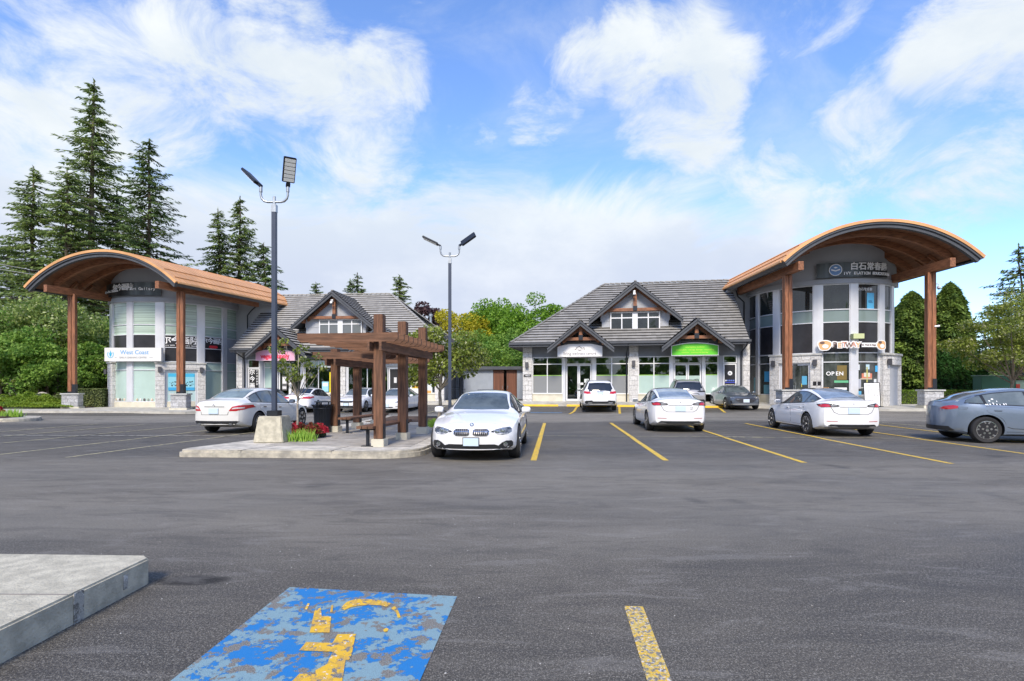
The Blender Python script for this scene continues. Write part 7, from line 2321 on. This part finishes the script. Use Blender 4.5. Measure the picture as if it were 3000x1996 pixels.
# ================================================================ vegetation
import numpy as np
BARK = mat('bark', (.16, .13, .10), .9, var=.4, vscale=3, bump=.6, bscale=12, stretch=(4, 4, .6))
BARKL = mat('bark_pale', (.36, .32, .26), .85, var=.45, vscale=5, bump=.4, bscale=20)
FIR = leaf_mat('fir_needles', (.07, .13, .045), (.38, .48, .14), .35)
FIRD = leaf_mat('fir_needles_dark', (.05, .10, .04), (.26, .36, .11), .32)
CEDAR = leaf_mat('cypress_green', (0.030, 0.085, 0.025), (0.304, 0.420, 0.080), .28)
THUJA = leaf_mat('thuja_green', (0.018, 0.080, 0.023), (0.087, 0.211, 0.039), .15)
GREENB = leaf_mat('bright_leaves', (0.07, 0.19, 0.018), (0.27, 0.45, 0.04), .35)
GREENM = leaf_mat('mid_leaves', (.07, .20, .03), (.34, .50, .09), .4)
GREENW = leaf_mat('woodland_leaves', (.09, .19, .04), (.42, .50, .14), .4, c3=(.58, .62, .34))
OLIVE = leaf_mat('dogwood_leaves', (0.10, 0.165, 0.022), (0.36, 0.40, 0.07), .3, c3=(.55, .55, .34))
YEL = leaf_mat('golden_leaves', (.34, .32, .02), (.62, .54, .03), .35)
PLUM = leaf_mat('plum_leaves', (0.038, 0.019, 0.027), (0.133, 0.067, 0.067), .2)
HEDGEM = leaf_mat('hedge_leaves', (0.068, 0.170, 0.018), (0.319, 0.420, 0.046), .25)
HEDGEB = leaf_mat('hedge_bright', (0.087, 0.189, 0.014), (0.319, 0.420, 0.043), .3)
HEDGED = leaf_mat('hedge_dark', (0.064, 0.112, 0.032), (0.267, 0.296, 0.104), .2)
REDF = leaf_mat('red_flowers', (0.338, 0.014, 0.027), (0.600, 0.041, 0.081), .2, c3=(.10, .12, .02))
MAROON = leaf_mat('maroon_leaves', (0.095, 0.019, 0.016), (0.324, 0.068, 0.034), .2, c3=(.10, .14, .02))
BLADE = leaf_mat('iris_blades', (0.133, 0.304, 0.028), (0.418, 0.600, 0.095), .3)

def quads(name, cen, U, V, m, parent=None, shape='leaf'):
    """cen, U, V: (n,3) arrays; each leaf is a pointed quad spanned by half-vectors U, V"""
    n = len(cen)
    co = np.empty((n, 4, 3), dtype=np.float32)
    co[:, 0] = cen - U; co[:, 1] = cen + V - U * .1; co[:, 2] = cen + U; co[:, 3] = cen - V - U * .1
    me = bpy.data.meshes.new(name)
    me.vertices.add(n * 4); me.vertices.foreach_set('co', co.reshape(-1))
    me.loops.add(n * 4); me.loops.foreach_set('vertex_index', np.arange(n * 4, dtype=np.int32))
    me.polygons.add(n); me.polygons.foreach_set('loop_start', np.arange(0, n * 4, 4, dtype=np.int32))
    try: me.polygons.foreach_set('loop_total', np.full(n, 4, dtype=np.int32))
    except Exception: pass
    me.materials.append(m); me.update(calc_edges=True); me.validate()
    o = bpy.data.objects.new(name, me); C.objects.link(o)
    if parent is not None: o.parent = parent
    return o

def rvec(g, n, s=1.0):
    v = g.normal(size=(n, 3)); v /= np.linalg.norm(v, axis=1)[:, None]
    return v * s

def conifer(label, loc, H, rad, seed, m=FIR, z0=.12, group='tall firs behind the left shops', dens=1.0, leaf=.5, top_sparse=.0, lean=0.0, cat='conifer', power=.85, droop=.28, taper=1.0):
    g = np.random.default_rng(seed)
    t = empty('fir_tree', loc, g.uniform(0, 6), label, cat, group)
    mb = MB()
    pts = [(math.sin(k) * .12 + lean * k * k / 40, math.cos(k * 1.7) * .12, H * k / 8) for k in range(9)]
    mb.tube(pts, [H * .0135 * (1 - k / 8.4) ** .9 + .02 for k in range(9)], 9)
    # limbs are part of the trunk mesh
    cen = []; U = []; V = []
    z = H * z0
    while z < H * .985:
        f = (z / H - z0) / (1 - z0)
        R0 = rad * ((1 - f) ** power) * (.55 + .45 * min(1, f / .12)) + .25
        nb = 4 if f < .85 else 3
        for b in range(nb):
            if g.random() < .10 + .18 * top_sparse * f: continue
            a = g.uniform(0, 2 * PI); L = R0 * g.uniform(.50, 1.30)
            if g.random() < .10: L *= 1.35
            d = np.array([math.cos(a), math.sin(a), 0.0]); side = np.array([-d[1], d[0], 0.0])
            up = g.uniform(-.05, .32) * (.4 + f); dr = droop * g.uniform(.6, 1.5)
            ns = max(3, int(L / (leaf * .42)))
            pr = []
            for i in range(ns + 1):
                s = i / ns
                p = np.array([pts[0][0], pts[0][1], z]) + d * L * s + np.array([0, 0, L * (up * s - dr * s * s + .10 * s ** 4)])
                pr.append(p)
            if g.random() < .55:
                mb.tube([tuple(pr[0]), tuple(pr[len(pr) // 2]), tuple(pr[-1])], [.05 + L * .008, .03, .008], 4, cap=False)
            for i in range(1, ns + 1):
                s = i / ns
                if s < .18: continue
                wd = leaf * (1.15 - .6 * s) * (1.0 if L > 1.5 else .7)
                for q in range(int(round(5 * dens))):
                    sd = g.uniform(-1, 1)
                    off = side * sd * wd * 1.05 + np.array([0, 0, -abs(sd) * wd * .35 - g.uniform(0, .25) * leaf])
                    c = pr[i] + off + d * g.uniform(-.5, .5) * leaf * .5
                    u = d * .75 + side * sd * .9 + np.array([0, 0, g.uniform(-.75, .15)])
                    u = u / np.linalg.norm(u) * leaf * g.uniform(.32, .60)
                    w = np.cross(u, np.array([g.uniform(-.6, .6), g.uniform(-.6, .6), 1.0])); w = w / (np.linalg.norm(w) + 1e-6) * leaf * g.uniform(.09, .19)
                    cen.append(c); U.append(u); V.append(w)
        z += (.34 + .0 * f) * max(.6, leaf * 1.7) * (1 - .35 * f) / dens ** .3
    # leader
    for k in range(14):
        cen.append(np.array([pts[-1][0], pts[-1][1], H - k * .12])); u = rvec(g, 1)[0] * .22; u[2] = abs(u[2]) + .1; U.append(u); V.append(np.cross(u, [0, 0, 1.0]) * .4)
    mb.build('trunk', BARK, t, smooth=True)
    quads('crown', np.array(cen), np.array(U), np.array(V), m, t)
    return t

def broadleaf(label, loc, H, rx, rz, seed, m=GREENM, trunk_h=None, n=9000, leaf=.17, clusters=46, group=None, cat='tree', bark=BARK, stems=1, flat=.55, cr=.33, name='broadleaf_tree', tr=None, ry=None, shell=.72, gap=0):
    g = np.random.default_rng(seed)
    t = empty(name, loc, g.uniform(0, 6), label, cat, group)
    ry = ry or rx
    cz = H - rz
    cs = []
    while len(cs) < clusters:
        v = rvec(g, 1)[0] * g.uniform(shell, 1.0) if g.random() < .72 else rvec(g, 1)[0] * g.uniform(.1, shell)
        if v[2] < -.75: continue
        p = np.array([v[0] * rx, v[1] * ry, v[2] * rz + cz])
        p += g.normal(size=3) * .07 * rx
        cs.append(p)
    cs = np.array(cs)
    rads = g.uniform(.6, 1.25, len(cs)) * cr * min(rx, rz)
    per = (rads ** 2 / np.sum(rads ** 2) * n).astype(int)
    cen = []; U = []; V = []
    for c, r_, k in zip(cs, rads, per):
        if k < 3: continue
        d = rvec(g, k); rr_ = g.uniform(.45, 1.0, k) ** .6
        p = c + d * (rr_ * r_)[:, None] * np.array([1.15, 1.15, .75])
        u = d * .5 + rvec(g, k) * .7; u[:, 2] -= .15
        u /= np.linalg.norm(u, axis=1)[:, None]
        w = np.cross(u, rvec(g, k) + np.array([0, 0, flat])); w /= (np.linalg.norm(w, axis=1)[:, None] + 1e-6)
        s = leaf * g.uniform(.6, 1.25, k)[:, None]
        cen.append(p); U.append(u * s * .55); V.append(w * s * .34)
    quads('crown', np.concatenate(cen), np.concatenate(U), np.concatenate(V), m, t)
    mb = MB()
    th = trunk_h if trunk_h is not None else H - 2 * rz + rz * .4
    r0 = tr or max(.03, H * .018)
    for s in range(stems):
        a = g.uniform(0, 6.28); e = (g.uniform(-.1, .1) + (math.cos(a) * .5 * rx * .4 if stems > 1 else 0), g.uniform(-.1, .1) + (math.sin(a) * .5 * rx * .4 if stems > 1 else 0), th)
        mb.tube([(0, 0, -.1), (e[0] * .3 + .03 * rx, e[1] * .3, th * .35), (e[0] * .6 - .02 * rx, e[1] * .6, th * .7), e, (e[0] * 1.1, e[1] * 1.1, cz + rz * .35)], [r0, r0 * .85, r0 * .75, r0 * .62, r0 * .2], 8)
        for c in cs[g.permutation(len(cs))[:max(5, 12 // stems)]]:
            h0 = g.uniform(.75, 1.0) * th
            st = np.array([e[0] * h0 / th, e[1] * h0 / th, h0]); md = st * .45 + c * .55; md[2] -= .05 * rz
            mb.tube([tuple(st), tuple(md), tuple(c)], [r0 * .42, r0 * .25, r0 * .08], 5, cap=False)
    mb.build('trunk', bark, t, smooth=True)
    return t

def bush(label, loc, sx, sy, sz, seed, m=HEDGEM, n=3500, leaf=.07, group=None, cat='shrub', box=False, rz=0.0, name='shrub', core=True):
    g = np.random.default_rng(seed)
    t = empty(name, loc, rz, label, cat, group)
    if box:
        face = g.random(n)
        p = g.uniform(-1, 1, (n, 3)); 
        ax = g.choice([0, 1, 2, 2], n); sg = g.choice([-1, 1], n)
        for i in range(3):
            k = ax == i
            p[k, i] = np.where(i == 2, 1, sg[k]) * g.uniform(.93, 1.0, k.sum())
        p = p * np.array([sx, sy, sz / 2]) + np.array([0, 0, sz / 2])
        p += g.normal(size=(n, 3)) * .015
        d = p - np.array([0, 0, sz / 2]); d /= np.linalg.norm(d, axis=1)[:, None]
    else:
        d = rvec(g, n); d[:, 2] = np.abs(d[:, 2]) * 1.0 - .15
        lump = 1 + .13 * np.sin(d[:, 0] * 7 + seed) * np.cos(d[:, 1] * 6 + seed * 2) + .08 * np.sin(d[:, 2] * 11 + d[:, 0] * 9)
        p = d * (g.uniform(.82, 1.0, n) * lump)[:, None] * np.array([sx, sy, sz * .62]) + np.array([0, 0, sz * .38])
    u = rvec(g, n) * .8 + d * .6; u /= np.linalg.norm(u, axis=1)[:, None]
    w = np.cross(u, rvec(g, n)); w /= (np.linalg.norm(w, axis=1)[:, None] + 1e-6)
    s = leaf * g.uniform(.6, 1.3, n)[:, None]
    quads('foliage', p, u * s * .6, w * s * .4, m, t)
    if core:
        mb = MB()
        if box: mb.box(-sx * .93, sx * .93, -sy * .9, sy * .9, 0, sz * .93)
        else:
            vs = []; fs = []
            for i in range(9):
                ph = PI / 2 * i / 8
                for j in range(16): vs.append((sx * .80 * math.cos(ph) * math.cos(j * PI / 8), sy * .80 * math.cos(ph) * math.sin(j * PI / 8), sz * (.05 + .83 * math.sin(ph))))
            for i in range(8):
                for j in range(16): fs.append((i * 16 + j, i * 16 + (j + 1) % 16, (i + 1) * 16 + (j + 1) % 16, (i + 1) * 16 + j))
            mb.add(vs, fs)
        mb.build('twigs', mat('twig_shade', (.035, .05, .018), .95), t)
    return t

def tp(px, Y, z=None):
    x = (px - 1500) / FPX * Y
    return (x, Y, gz(x, Y) if z is None else z)
def hgt(py, Y): return CAM_H - (py - HOR) / FPX * Y

# firs behind the left building
for px, Y, py, rad, sd, m, z0, lab, pw in (
    (272, 60, 232, 6.2, 11, FIR, .12, 'tallest fir with a thin bent top, above the left arched roof', .80),
    (437, 58, 405, 6.0, 12, FIRD, .12, 'tall fir with a pointed top just right of the tallest one', .72),
    (96, 57, 488, 5.6, 13, FIR, .10, 'broad fir at the far left edge behind the left arched roof', .70),
    (196, 54, 500, 4.6, 14, FIR, .10, 'dense fir standing before the tallest one with a bare grey stem showing', .55),
    (345, 63, 560, 5.0, 15, FIRD, .10, 'dark fir filling the gap between the two tallest firs', .55),
    (642, 66, 612, 4.6, 16, FIR, .15, 'left fir of the cluster beyond the left copper roof', .75),
    (702, 68, 575, 4.6, 17, FIR, .15, 'taller middle fir of the cluster beyond the left copper roof', .78),
    (775, 67, 712, 4.2, 18, FIRD, .15, 'shorter fir directly behind the tall lamp post', .6),
    (30, 62, 700, 5.0, 19, FIRD, .10, 'low dark fir cut by the left edge of the view', .55)):
    conifer(lab, tp(px, Y, 0), hgt(py, Y), rad, sd, m, z0, power=pw)
conifer('small light green cypress tip above the left tiled roof', tp(925, 66, 0), hgt(828, 66), 1.3, 21, CEDAR, .1, group='trees beyond the roofs', leaf=.35, power=.5, droop=.05)
conifer('sparse dark fir tip left of the dormer peak line, above the tiled roof', tp(1028, 74, 0), hgt(818, 74), 2.0, 22, FIRD, .1, group='trees beyond the roofs', leaf=.45, power=.6, top_sparse=1)
conifer('sparse dark fir tip, the taller of the close pair above the tiled roof', tp(1048, 75, 0), hgt(800, 75), 2.2, 23, FIRD, .1, group='trees beyond the roofs', leaf=.45, power=.6, top_sparse=1)
conifer('full green fir rising over the right hip of the left tiled roof', tp(1172, 62, 0), hgt(806, 62), 2.5, 24, FIR, .1, group='trees beyond the roofs', leaf=.4, power=.62, dens=1.3)
broadleaf('dark purple plum tree over the right slope of the left roof', tp(1246, 66, 0), hgt(888, 66), 2.2, 2.2, 31, PLUM, n=3500, leaf=.3, group='trees beyond the roofs', clusters=26)
broadleaf('bright yellow-green tree behind the left roof beside the second lamp post', tp(1345, 60, 0), hgt(915, 60), 3.2, 3.2, 32, YEL, n=12000, leaf=.22, group='trees beyond the roofs')
broadleaf('round bright green maple left in the gap between the two buildings', tp(1452, 62, .3), hgt(880, 62), 3.7, 4.2, 33, GREENB, n=19000, leaf=.26, group='trees between the buildings', clusters=60, trunk_h=3.5, stems=2)
broadleaf('bright green tree partly behind the left end of the right roof', tp(1566, 58, .3), hgt(880, 58), 3.7, 4.2, 34, GREENB, n=17000, leaf=.26, group='trees between the buildings', clusters=55)
broadleaf('low green tree behind the bin enclosure roof, between taller maples', tp(1498, 54, .3), hgt(985, 54), 2.9, 2.9, 35, GREENM, n=12000, leaf=.2, group='trees between the buildings')
broadleaf('low green tree directly behind the grey gate', tp(1395, 56, .3), hgt(985, 56), 3.0, 3.0, 36, GREENM, n=12000, leaf=.2, group='trees between the buildings')
broadleaf('small olive-green tree close behind the gate wall', tp(1350, 50, .3), hgt(1000, 50), 2.3, 2.4, 37, OLIVE, n=8000, leaf=.18, group='trees between the buildings')
bush('dark green undergrowth behind the bin enclosure', tp(1450, 60, .2), 9, 2, 5.0, 38, GREENM, n=9000, leaf=.3, group=None, cat='undergrowth')

# woodland at the left
wl = [(10, 44, 905, 4.2, GREENM, 'leafy dark green tree at the left edge below the firs'), (95, 46, 885, 4.4, GREENW, 'pale-leaved tree second from the left edge below the firs'), (170, 47, 880, 4.0, GREENW, 'pale-leaved tree left of the outermost timber post'),
      (60, 42, 985, 3.4, GREENM, 'lower bushy tree in front of the left woodland'), (245, 49, 900, 3.6, GREENM, 'leafy tree seen just right of the outermost left timber post'), (292, 50, 930, 3.2, GREENW, 'leafy tree against the left tower wall'),
      (150, 43, 1000, 3.0, GREENM, 'low bushy tree above the rounded bright hedge'), (-60, 45, 900, 4.2, GREENW, 'woodland tree cut off by the left edge'), (268, 46, 1030, 2.4, GREENW, 'low leafy tree above the dark hedge left of the tower'), (215, 45, 1010, 2.6, GREENM, 'low leafy tree directly behind the outermost timber post')]
for i, (px, Y, py, rx, m, lab) in enumerate(wl):
    H = hgt(py, Y); broadleaf(lab, tp(px, Y, -.1), H, rx, min(H * .42, 4.2), 50 + i, m, n=13000, leaf=.23, group='woodland trees at the left', clusters=60, trunk_h=H * .35, bark=BARKL, stems=2)
# thin pale saplings under them
g_ = random.Random(4)
for i, px in enumerate((62, 78, 92, 100, 118, 132, 145)):
    Y = 41.5 + g_.random()
    mb = MB(); p = tp(px, Y, -.1); mb.tube([(0, 0, 0), (g_.uniform(-.2, .2), 0, 1.4), (g_.uniform(-.4, .4), .1, 3.0)], [.05, .04, .03], 6)
    o = mb.build('sapling_stem', BARKL, smooth=True); o.location = p
    tag(o, 'thin pale sapling stem, %s of seven behind the rounded hedge' % ['leftmost', 'second', 'third', 'middle', 'fifth', 'sixth', 'rightmost'][i], 'sapling', 'thin pale stems under the woodland')
mb = MB(); mb.tube([(0, 0, 0), (-.35, 0, 2.0), (-.7, 0, 4), (-.8, 0, 5.5), (-.85, 0, 7)], [.22, .17, .15, .13, .10], 10)
o = mb.build('bare_trunk', BARKL, smooth=True); o.location = tp(245, 43.5, -.1); tag(o, 'long pale bare trunk right of the outermost left timber post', 'tree trunk')
bush('dense dark undergrowth under the left woodland', tp(120, 50, -.2), 14, 2.0, 4.2, 61, GREENM, n=22000, leaf=.3, cat='undergrowth')
bush('rounded bright green hedge mound at the left', tp(100, 38.6, -.05), 1.75, .9, 1.2, 62, HEDGEB, n=9000, leaf=.085, cat='hedge')
bush('small clipped green hedge at the left edge', tp(8, 40.5, -.05), 1.2, .8, 1.05, 63, HEDGEM, n=4000, leaf=.09, cat='hedge')
bush('low yellow-green ground hedge along the pavement', tp(60, 37.5, -.05), 3.4, .55, .55, 64, HEDGEB, n=9000, leaf=.08, cat='hedge')
bush('low yellow-green hedge left of the outer pedestal', tp(165, 38.9, -.05), 1.6, .5, .6, 65, HEDGEB, n=5000, leaf=.08, cat='hedge')
bush('loose olive shrub beside the outer stone pedestal', tp(180, 39.8, -.05), .9, .7, 1.1, 66, HEDGED, n=4500, leaf=.1)
bush('dark clipped hedge between the outer pedestal and the left tower', tp(276, 41.6, -.05), 1.35, .8, 1.35, 67, HEDGED, n=8000, leaf=.1, box=True, cat='hedge')
fl_t = broadleaf('small flat-topped tree with a grey trunk at the left edge', tp(28, 40.6, -.05), hgt(1098, 40.6), 1.5, .4, 68, OLIVE, n=3500, leaf=.12, clusters=16, trunk_h=1.7, bark=BARKL, tr=.12)
mb = MB()
bm_ = bmesh.new(); bmesh.ops.create_icosphere(bm_, subdivisions=3, radius=.42)
for v in bm_.verts: v.co *= 1 + .22 * noise.noise(v.co * 3.1); v.co.z *= .8
me_ = bpy.data.meshes.new('boulder'); bm_.to_mesh(me_); bm_.free(); me_.materials.append(mat('boulder_stone', (.48, .43, .36), .9, var=.3, vscale=5, bump=.5, bscale=20)); me_.shade_smooth()
o = bpy.data.objects.new('boulder', me_); C.objects.link(o); o.location = tp(127, 39.8, .85); tag(o, 'pale boulder behind the rounded bright hedge', 'boulder')
o.location.z = .75
# overhead cables at the far left
for k, (y0, y1) in enumerate(((755, 822), (770, 830), (935, 1010), (962, 1032))):
    mb = MB(); a = P(-300, y0 - (y1 - y0) * .8, 50); b = P(330, y1, 53)
    mb.tube([a.lerp(b, t / 8) - Vector((0, 0, math.sin(PI * t / 8) * .5)) for t in range(9)], .022, 5)
    o = mb.build('overhead_cable', mat('cable', (.30, .31, .33), .5)); tag(o, ['highest overhead cable crossing the firs at the left edge', 'second overhead cable crossing the firs at the left edge', 'overhead cable crossing the woodland behind the timber post', 'lowest overhead cable crossing the woodland'][k], 'cable', 'overhead cables at the left')

# right side
def cypress(label, loc, H, rad, seed, m=CEDAR, n=15000, leaf=.26, group='dense cypresses right of the tower'):
    g = np.random.default_rng(seed)
    t = empty('cypress', loc, 0, label, 'cypress', group)
    f = g.uniform(0, 1, n) ** .85
    r_ = rad * np.clip((1 - f ** 2.6), .0, 1) ** .62 * (1 - .12 * (1 - np.minimum(f / .1, 1)))
    a = g.uniform(0, 2 * PI, n)
    lump = 1 + .10 * np.sin(a * 5 + f * 17 + seed) + .07 * np.sin(f * H * 5.2 + np.sin(a * 3) * 2) + g.normal(size=n) * .03
    r_ = r_ * lump * g.uniform(.86, 1.0, n)
    p = np.stack([r_ * np.cos(a), r_ * np.sin(a), f * H], 1)
    d = np.stack([np.cos(a), np.sin(a), np.full(n, -.35)], 1) + g.normal(size=(n, 3)) * .35
    d /= np.linalg.norm(d, axis=1)[:, None]
    w = np.cross(d, np.array([0, 0, 1.0]) + g.normal(size=(n, 3)) * .35); w /= np.linalg.norm(w, axis=1)[:, None]
    s = leaf * g.uniform(.6, 1.4, n)[:, None]
    quads('crown', p, d * s * .8, w * s * .32, m, t)
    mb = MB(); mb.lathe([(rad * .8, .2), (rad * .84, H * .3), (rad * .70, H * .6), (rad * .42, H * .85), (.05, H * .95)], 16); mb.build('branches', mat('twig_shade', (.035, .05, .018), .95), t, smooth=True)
    mb = MB(); mb.tube([(0, 0, -.2), (0, 0, H * .9)], [.2, .05], 8); mb.build('trunk', BARK, t)
    return t
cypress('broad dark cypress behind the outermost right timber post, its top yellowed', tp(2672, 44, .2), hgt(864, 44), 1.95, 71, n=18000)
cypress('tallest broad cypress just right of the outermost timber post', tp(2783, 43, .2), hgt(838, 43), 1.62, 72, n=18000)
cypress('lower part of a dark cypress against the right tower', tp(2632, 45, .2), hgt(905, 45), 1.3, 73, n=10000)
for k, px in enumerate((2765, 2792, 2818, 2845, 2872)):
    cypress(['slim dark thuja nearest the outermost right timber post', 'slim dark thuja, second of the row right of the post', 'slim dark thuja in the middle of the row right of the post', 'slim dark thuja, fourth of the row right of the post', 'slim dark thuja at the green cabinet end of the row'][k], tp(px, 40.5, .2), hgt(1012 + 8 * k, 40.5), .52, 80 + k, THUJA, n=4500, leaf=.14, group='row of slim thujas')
conifer('sparse spruce with bare tiers at the right edge', tp(2990, 50, .2), hgt(722, 50), 5.2, 91, FIRD, .1, group=None, top_sparse=1.6, power=.95, droop=.2)
conifer('fuller fir behind the sparse spruce at the right', tp(2915, 60, .2), hgt(900, 60), 4.5, 92, FIR, .08, group=None, power=.6)
broadleaf('spreading yellow-green dogwood over the green cabinet at the right', tp(2965, 34.5, .25), hgt(905, 34.5), 2.9, 2.15, 93, OLIVE, n=17000, leaf=.15, clusters=80, flat=2.2, trunk_h=1.7, cr=.26)
broadleaf('yellow-green dogwood cut off by the right edge', tp(3080, 36.5, .25), hgt(850, 36.5), 2.8, 2.6, 94, OLIVE, n=12000, leaf=.16, clusters=60, flat=2.2)
def boxhedge(a, b, w, h, label, seed, m=HEDGEM):
    a = Vector(a); b = Vector(b); d = b - a
    t = bush(label, ((a.x + b.x) / 2, (a.y + b.y) / 2, .22), d.length / 2, w / 2, h, seed, m, n=int(d.length * 2600), leaf=.07, box=True, rz=math.atan2(d.y, d.x), cat='hedge', name='clipped_hedge')
boxhedge((25.9, 37.6), (27.9, 37.9), 1.0, 1.0, 'clipped bright green hedge between the tower and the outermost pedestal', 95)
boxhedge((28.1, 37.5), (33.5, 39.6), 1.0, 1.0, 'clipped bright green hedge right of the outermost pedestal', 96)
gc = empty('green_cabinet', tp(2912, 37.5, .25), R(-12), 'dark green utility cabinet under the dogwood at the right', 'cabinet')
mb = MB(); mb.box(-1.0, 1.0, -.5, .5, 0, 1.95); mb.build('body', mat('cabinet_green', (.035, .13, .085), .45), gc, bevel=.02)
mb = MB(); mb.box(-1.08, 1.08, -.58, .58, 1.951, 2.0); mb.build('lid', mat('cabinet_lid', (.25, .36, .30), .4), gc, bevel=.01)
mb = MB(); mb.box(.98, 1.2, -.54, -.51, 1.0, 1.4); o = mb.build('warning_label', mat('label_red', (.6, .06, .04), .5), gc)
gc2 = empty('green_cabinet', tp(2985, 38.5, .25), R(-12), 'pale green utility cabinet at the right edge behind the parked liftback', 'cabinet')
mb = MB(); mb.box(-.95, .95, -.5, .5, 0, 1.6); mb.build('body', mat('cabinet_pale', (.30, .42, .34), .45), gc2, bevel=.02)
mb = MB(); mb.box(-1.0, 1.0, -.55, .55, 1.601, 1.65); mb.build('lid', MATS['cabinet_lid'], gc2)
# far wooded hill on the right
mb = MB(); gg = random.Random(9)
N_ = 40
vs = []
for i in range(N_ + 1):
    x = 180 + 420 * i / N_
    for y, z in ((430, -2), (470, 26 + 16 * math.sin(i * .16 + .2)), (560, 40 + 18 * math.sin(i * .16))): vs.append((x, y, z))
mb.add(vs, [(i * 3 + j, i * 3 + j + 1, i * 3 + j + 4, i * 3 + j + 3) for i in range(N_) for j in range(2)])
tag(mb.build('hill', mat('far_hill', (.035, .06, .05), .95), fixn=False), kind='structure')
mb = MB()
for k in range(900):
    t = gg.random(); x = 190 + 400 * gg.random(); i = (x - 180) / 420 * N_
    y = 440 + 110 * t
    zb = (-2 + (28 + 16 * math.sin(i * .16 + .2)) * (y - 430) / 40) if y < 470 else (26 + 16 * math.sin(i * .16 + .2)) + 16 * (y - 470) / 90
    h = gg.uniform(9, 18); r_ = h * .22
    n = 6; o = len(mb.v)
    mb.v += [(x + r_ * math.cos(2 * PI * j / n), y + r_ * math.sin(2 * PI * j / n), zb) for j in range(n)] + [(x, y, zb + h)]
    for j in range(n): mb.f.append([o + j, o + (j + 1) % n, o + n]); mb.m.append(0)
tag(mb.build('far_forest', mat('far_firs', (.030, .055, .050), .95, var=.3, vscale=.05), fixn=False), kind='stuff', label='hazy dark fir forest on the far hill', cat='forest')

# plants on the island
broadleaf('young sparse dogwood with cream blossoms by the tall lamp post', (-5.85, 14.95, .16), hgt(985, 15.0), .60, .80, 101, OLIVE, n=1150, leaf=.085, clusters=20, flat=2.5, trunk_h=1.15, bark=BARKL, tr=.035, cr=.28, group='dogwoods on the island', name='dogwood')
broadleaf('round dogwood with cream blossoms behind the taller pergola', (-3.0, 22.6, .16), hgt(962, 23), 1.6, 1.3, 102, OLIVE, n=13000, leaf=.13, clusters=70, flat=2.2, trunk_h=1.5, bark=BARKL, tr=.085, group='dogwoods on the island', name='dogwood')
for i, (px, py, s, m, lab) in enumerate(((852, 1288, .26, REDF, 'bright red azalea behind the concrete lamp base'), (885, 1278, .22, MAROON, 'maroon azalea above the green iris blades'), (915, 1284, .26, MAROON, 'maroon azalea right of the iris blades'), (937, 1280, .24, REDF, 'bright red azalea beside the litter bin'), (872, 1270, .22, REDF, 'red azalea at the foot of the young dogwood'))):
    p = G(px, py, .165); bush(lab, p, s * .85, s * .85, s * 1.6, 110 + i, m, n=1300, leaf=.05, group='azaleas on the island')
g = random.Random(12)
mb = MB()
ic = G(882, 1293, .165)
for k in range(150):
    x = g.gauss(0, .17); y = g.gauss(0, .10); h = g.uniform(.15, .34); a = g.uniform(0, 6.28); ln = g.uniform(.02, .14)
    dx, dy = math.cos(a) * ln, math.sin(a) * ln; w = .009
    mb.add([(x - w, y, 0), (x + w, y, 0), (x + dx * .4 + w, y + dy * .4, h * .6), (x + dx * .4 - w, y + dy * .4, h * .6), (x + dx, y + dy, h)], [(0, 1, 2, 3), (3, 2, 4)])
o = mb.build('iris_clump', BLADE, fixn=False); o.location = ic; tag(o, 'clump of bright green blade leaves beside the concrete lamp base', 'iris clump')
for k, (px, py, s) in enumerate(((1268, 1252, .10), (1272, 1246, .12))):
    o2 = o.copy(); C.objects.link(o2); o2.location = G(px, py, .165); o2.scale = (.5, .5, .8); tag(o2, ['small iris clump by the nose of the white twin-grille saloon', 'small iris clump just behind the first, by the white saloon'][k], 'iris clump')
o3 = o.copy(); C.objects.link(o3); o3.location = (-22.4, 24.6, .13); o3.scale = (1.3, 1.3, 1.2); tag(o3, 'spiky green plant on the far left island', 'spiky plant')
bush('red flowering shrub on the far left island', (-23.6, 24.9, .13), .5, .4, .6, 120, REDF, n=1800, leaf=.06)
# fallen petals, grit and leaves on the asphalt near the viewer
mb = MB(); g = random.Random(3)
for k in range(260):
    y = g.uniform(2.2, 11); x = g.uniform(-.8, .9) * y
    if x < -2.5 and y < 4.6: continue
    s = g.uniform(.003, .008); a = g.uniform(0, 3.1)
    c, sn = math.cos(a) * s, math.sin(a) * s
    mb.add([(x - c, y - sn, .002), (x + sn, y - c, .002), (x + c, y + sn, .002), (x, y, .002 + s * .8)], [(0, 1, 3), (1, 2, 3), (2, 0, 3)])
tag(mb.build('grit', mat('grit_pale', (.42, .41, .39), .9), fixn=False), label='pale grit scattered on the asphalt', cat='grit', kind='stuff')

# the trees across the road behind the viewer, which the glass reflects
g = np.random.default_rng(77); n = 9000
x = g.uniform(-75, 75, n); top_ = 9 + 3.5 * np.sin(x * .21) + 2.5 * np.sin(x * .53 + 1) + 2 * np.sin(x * 1.3)
p = np.stack([x, -34 + g.normal(size=n) * 1.8, g.uniform(0, 1, n) ** .9 * top_], 1); u = rvec(g, n) * .7; w = np.cross(u, rvec(g, n))
tag(quads('treeline', p, u, w, GREENM), label='line of trees across the road behind the viewer', cat='trees', kind='stuff')
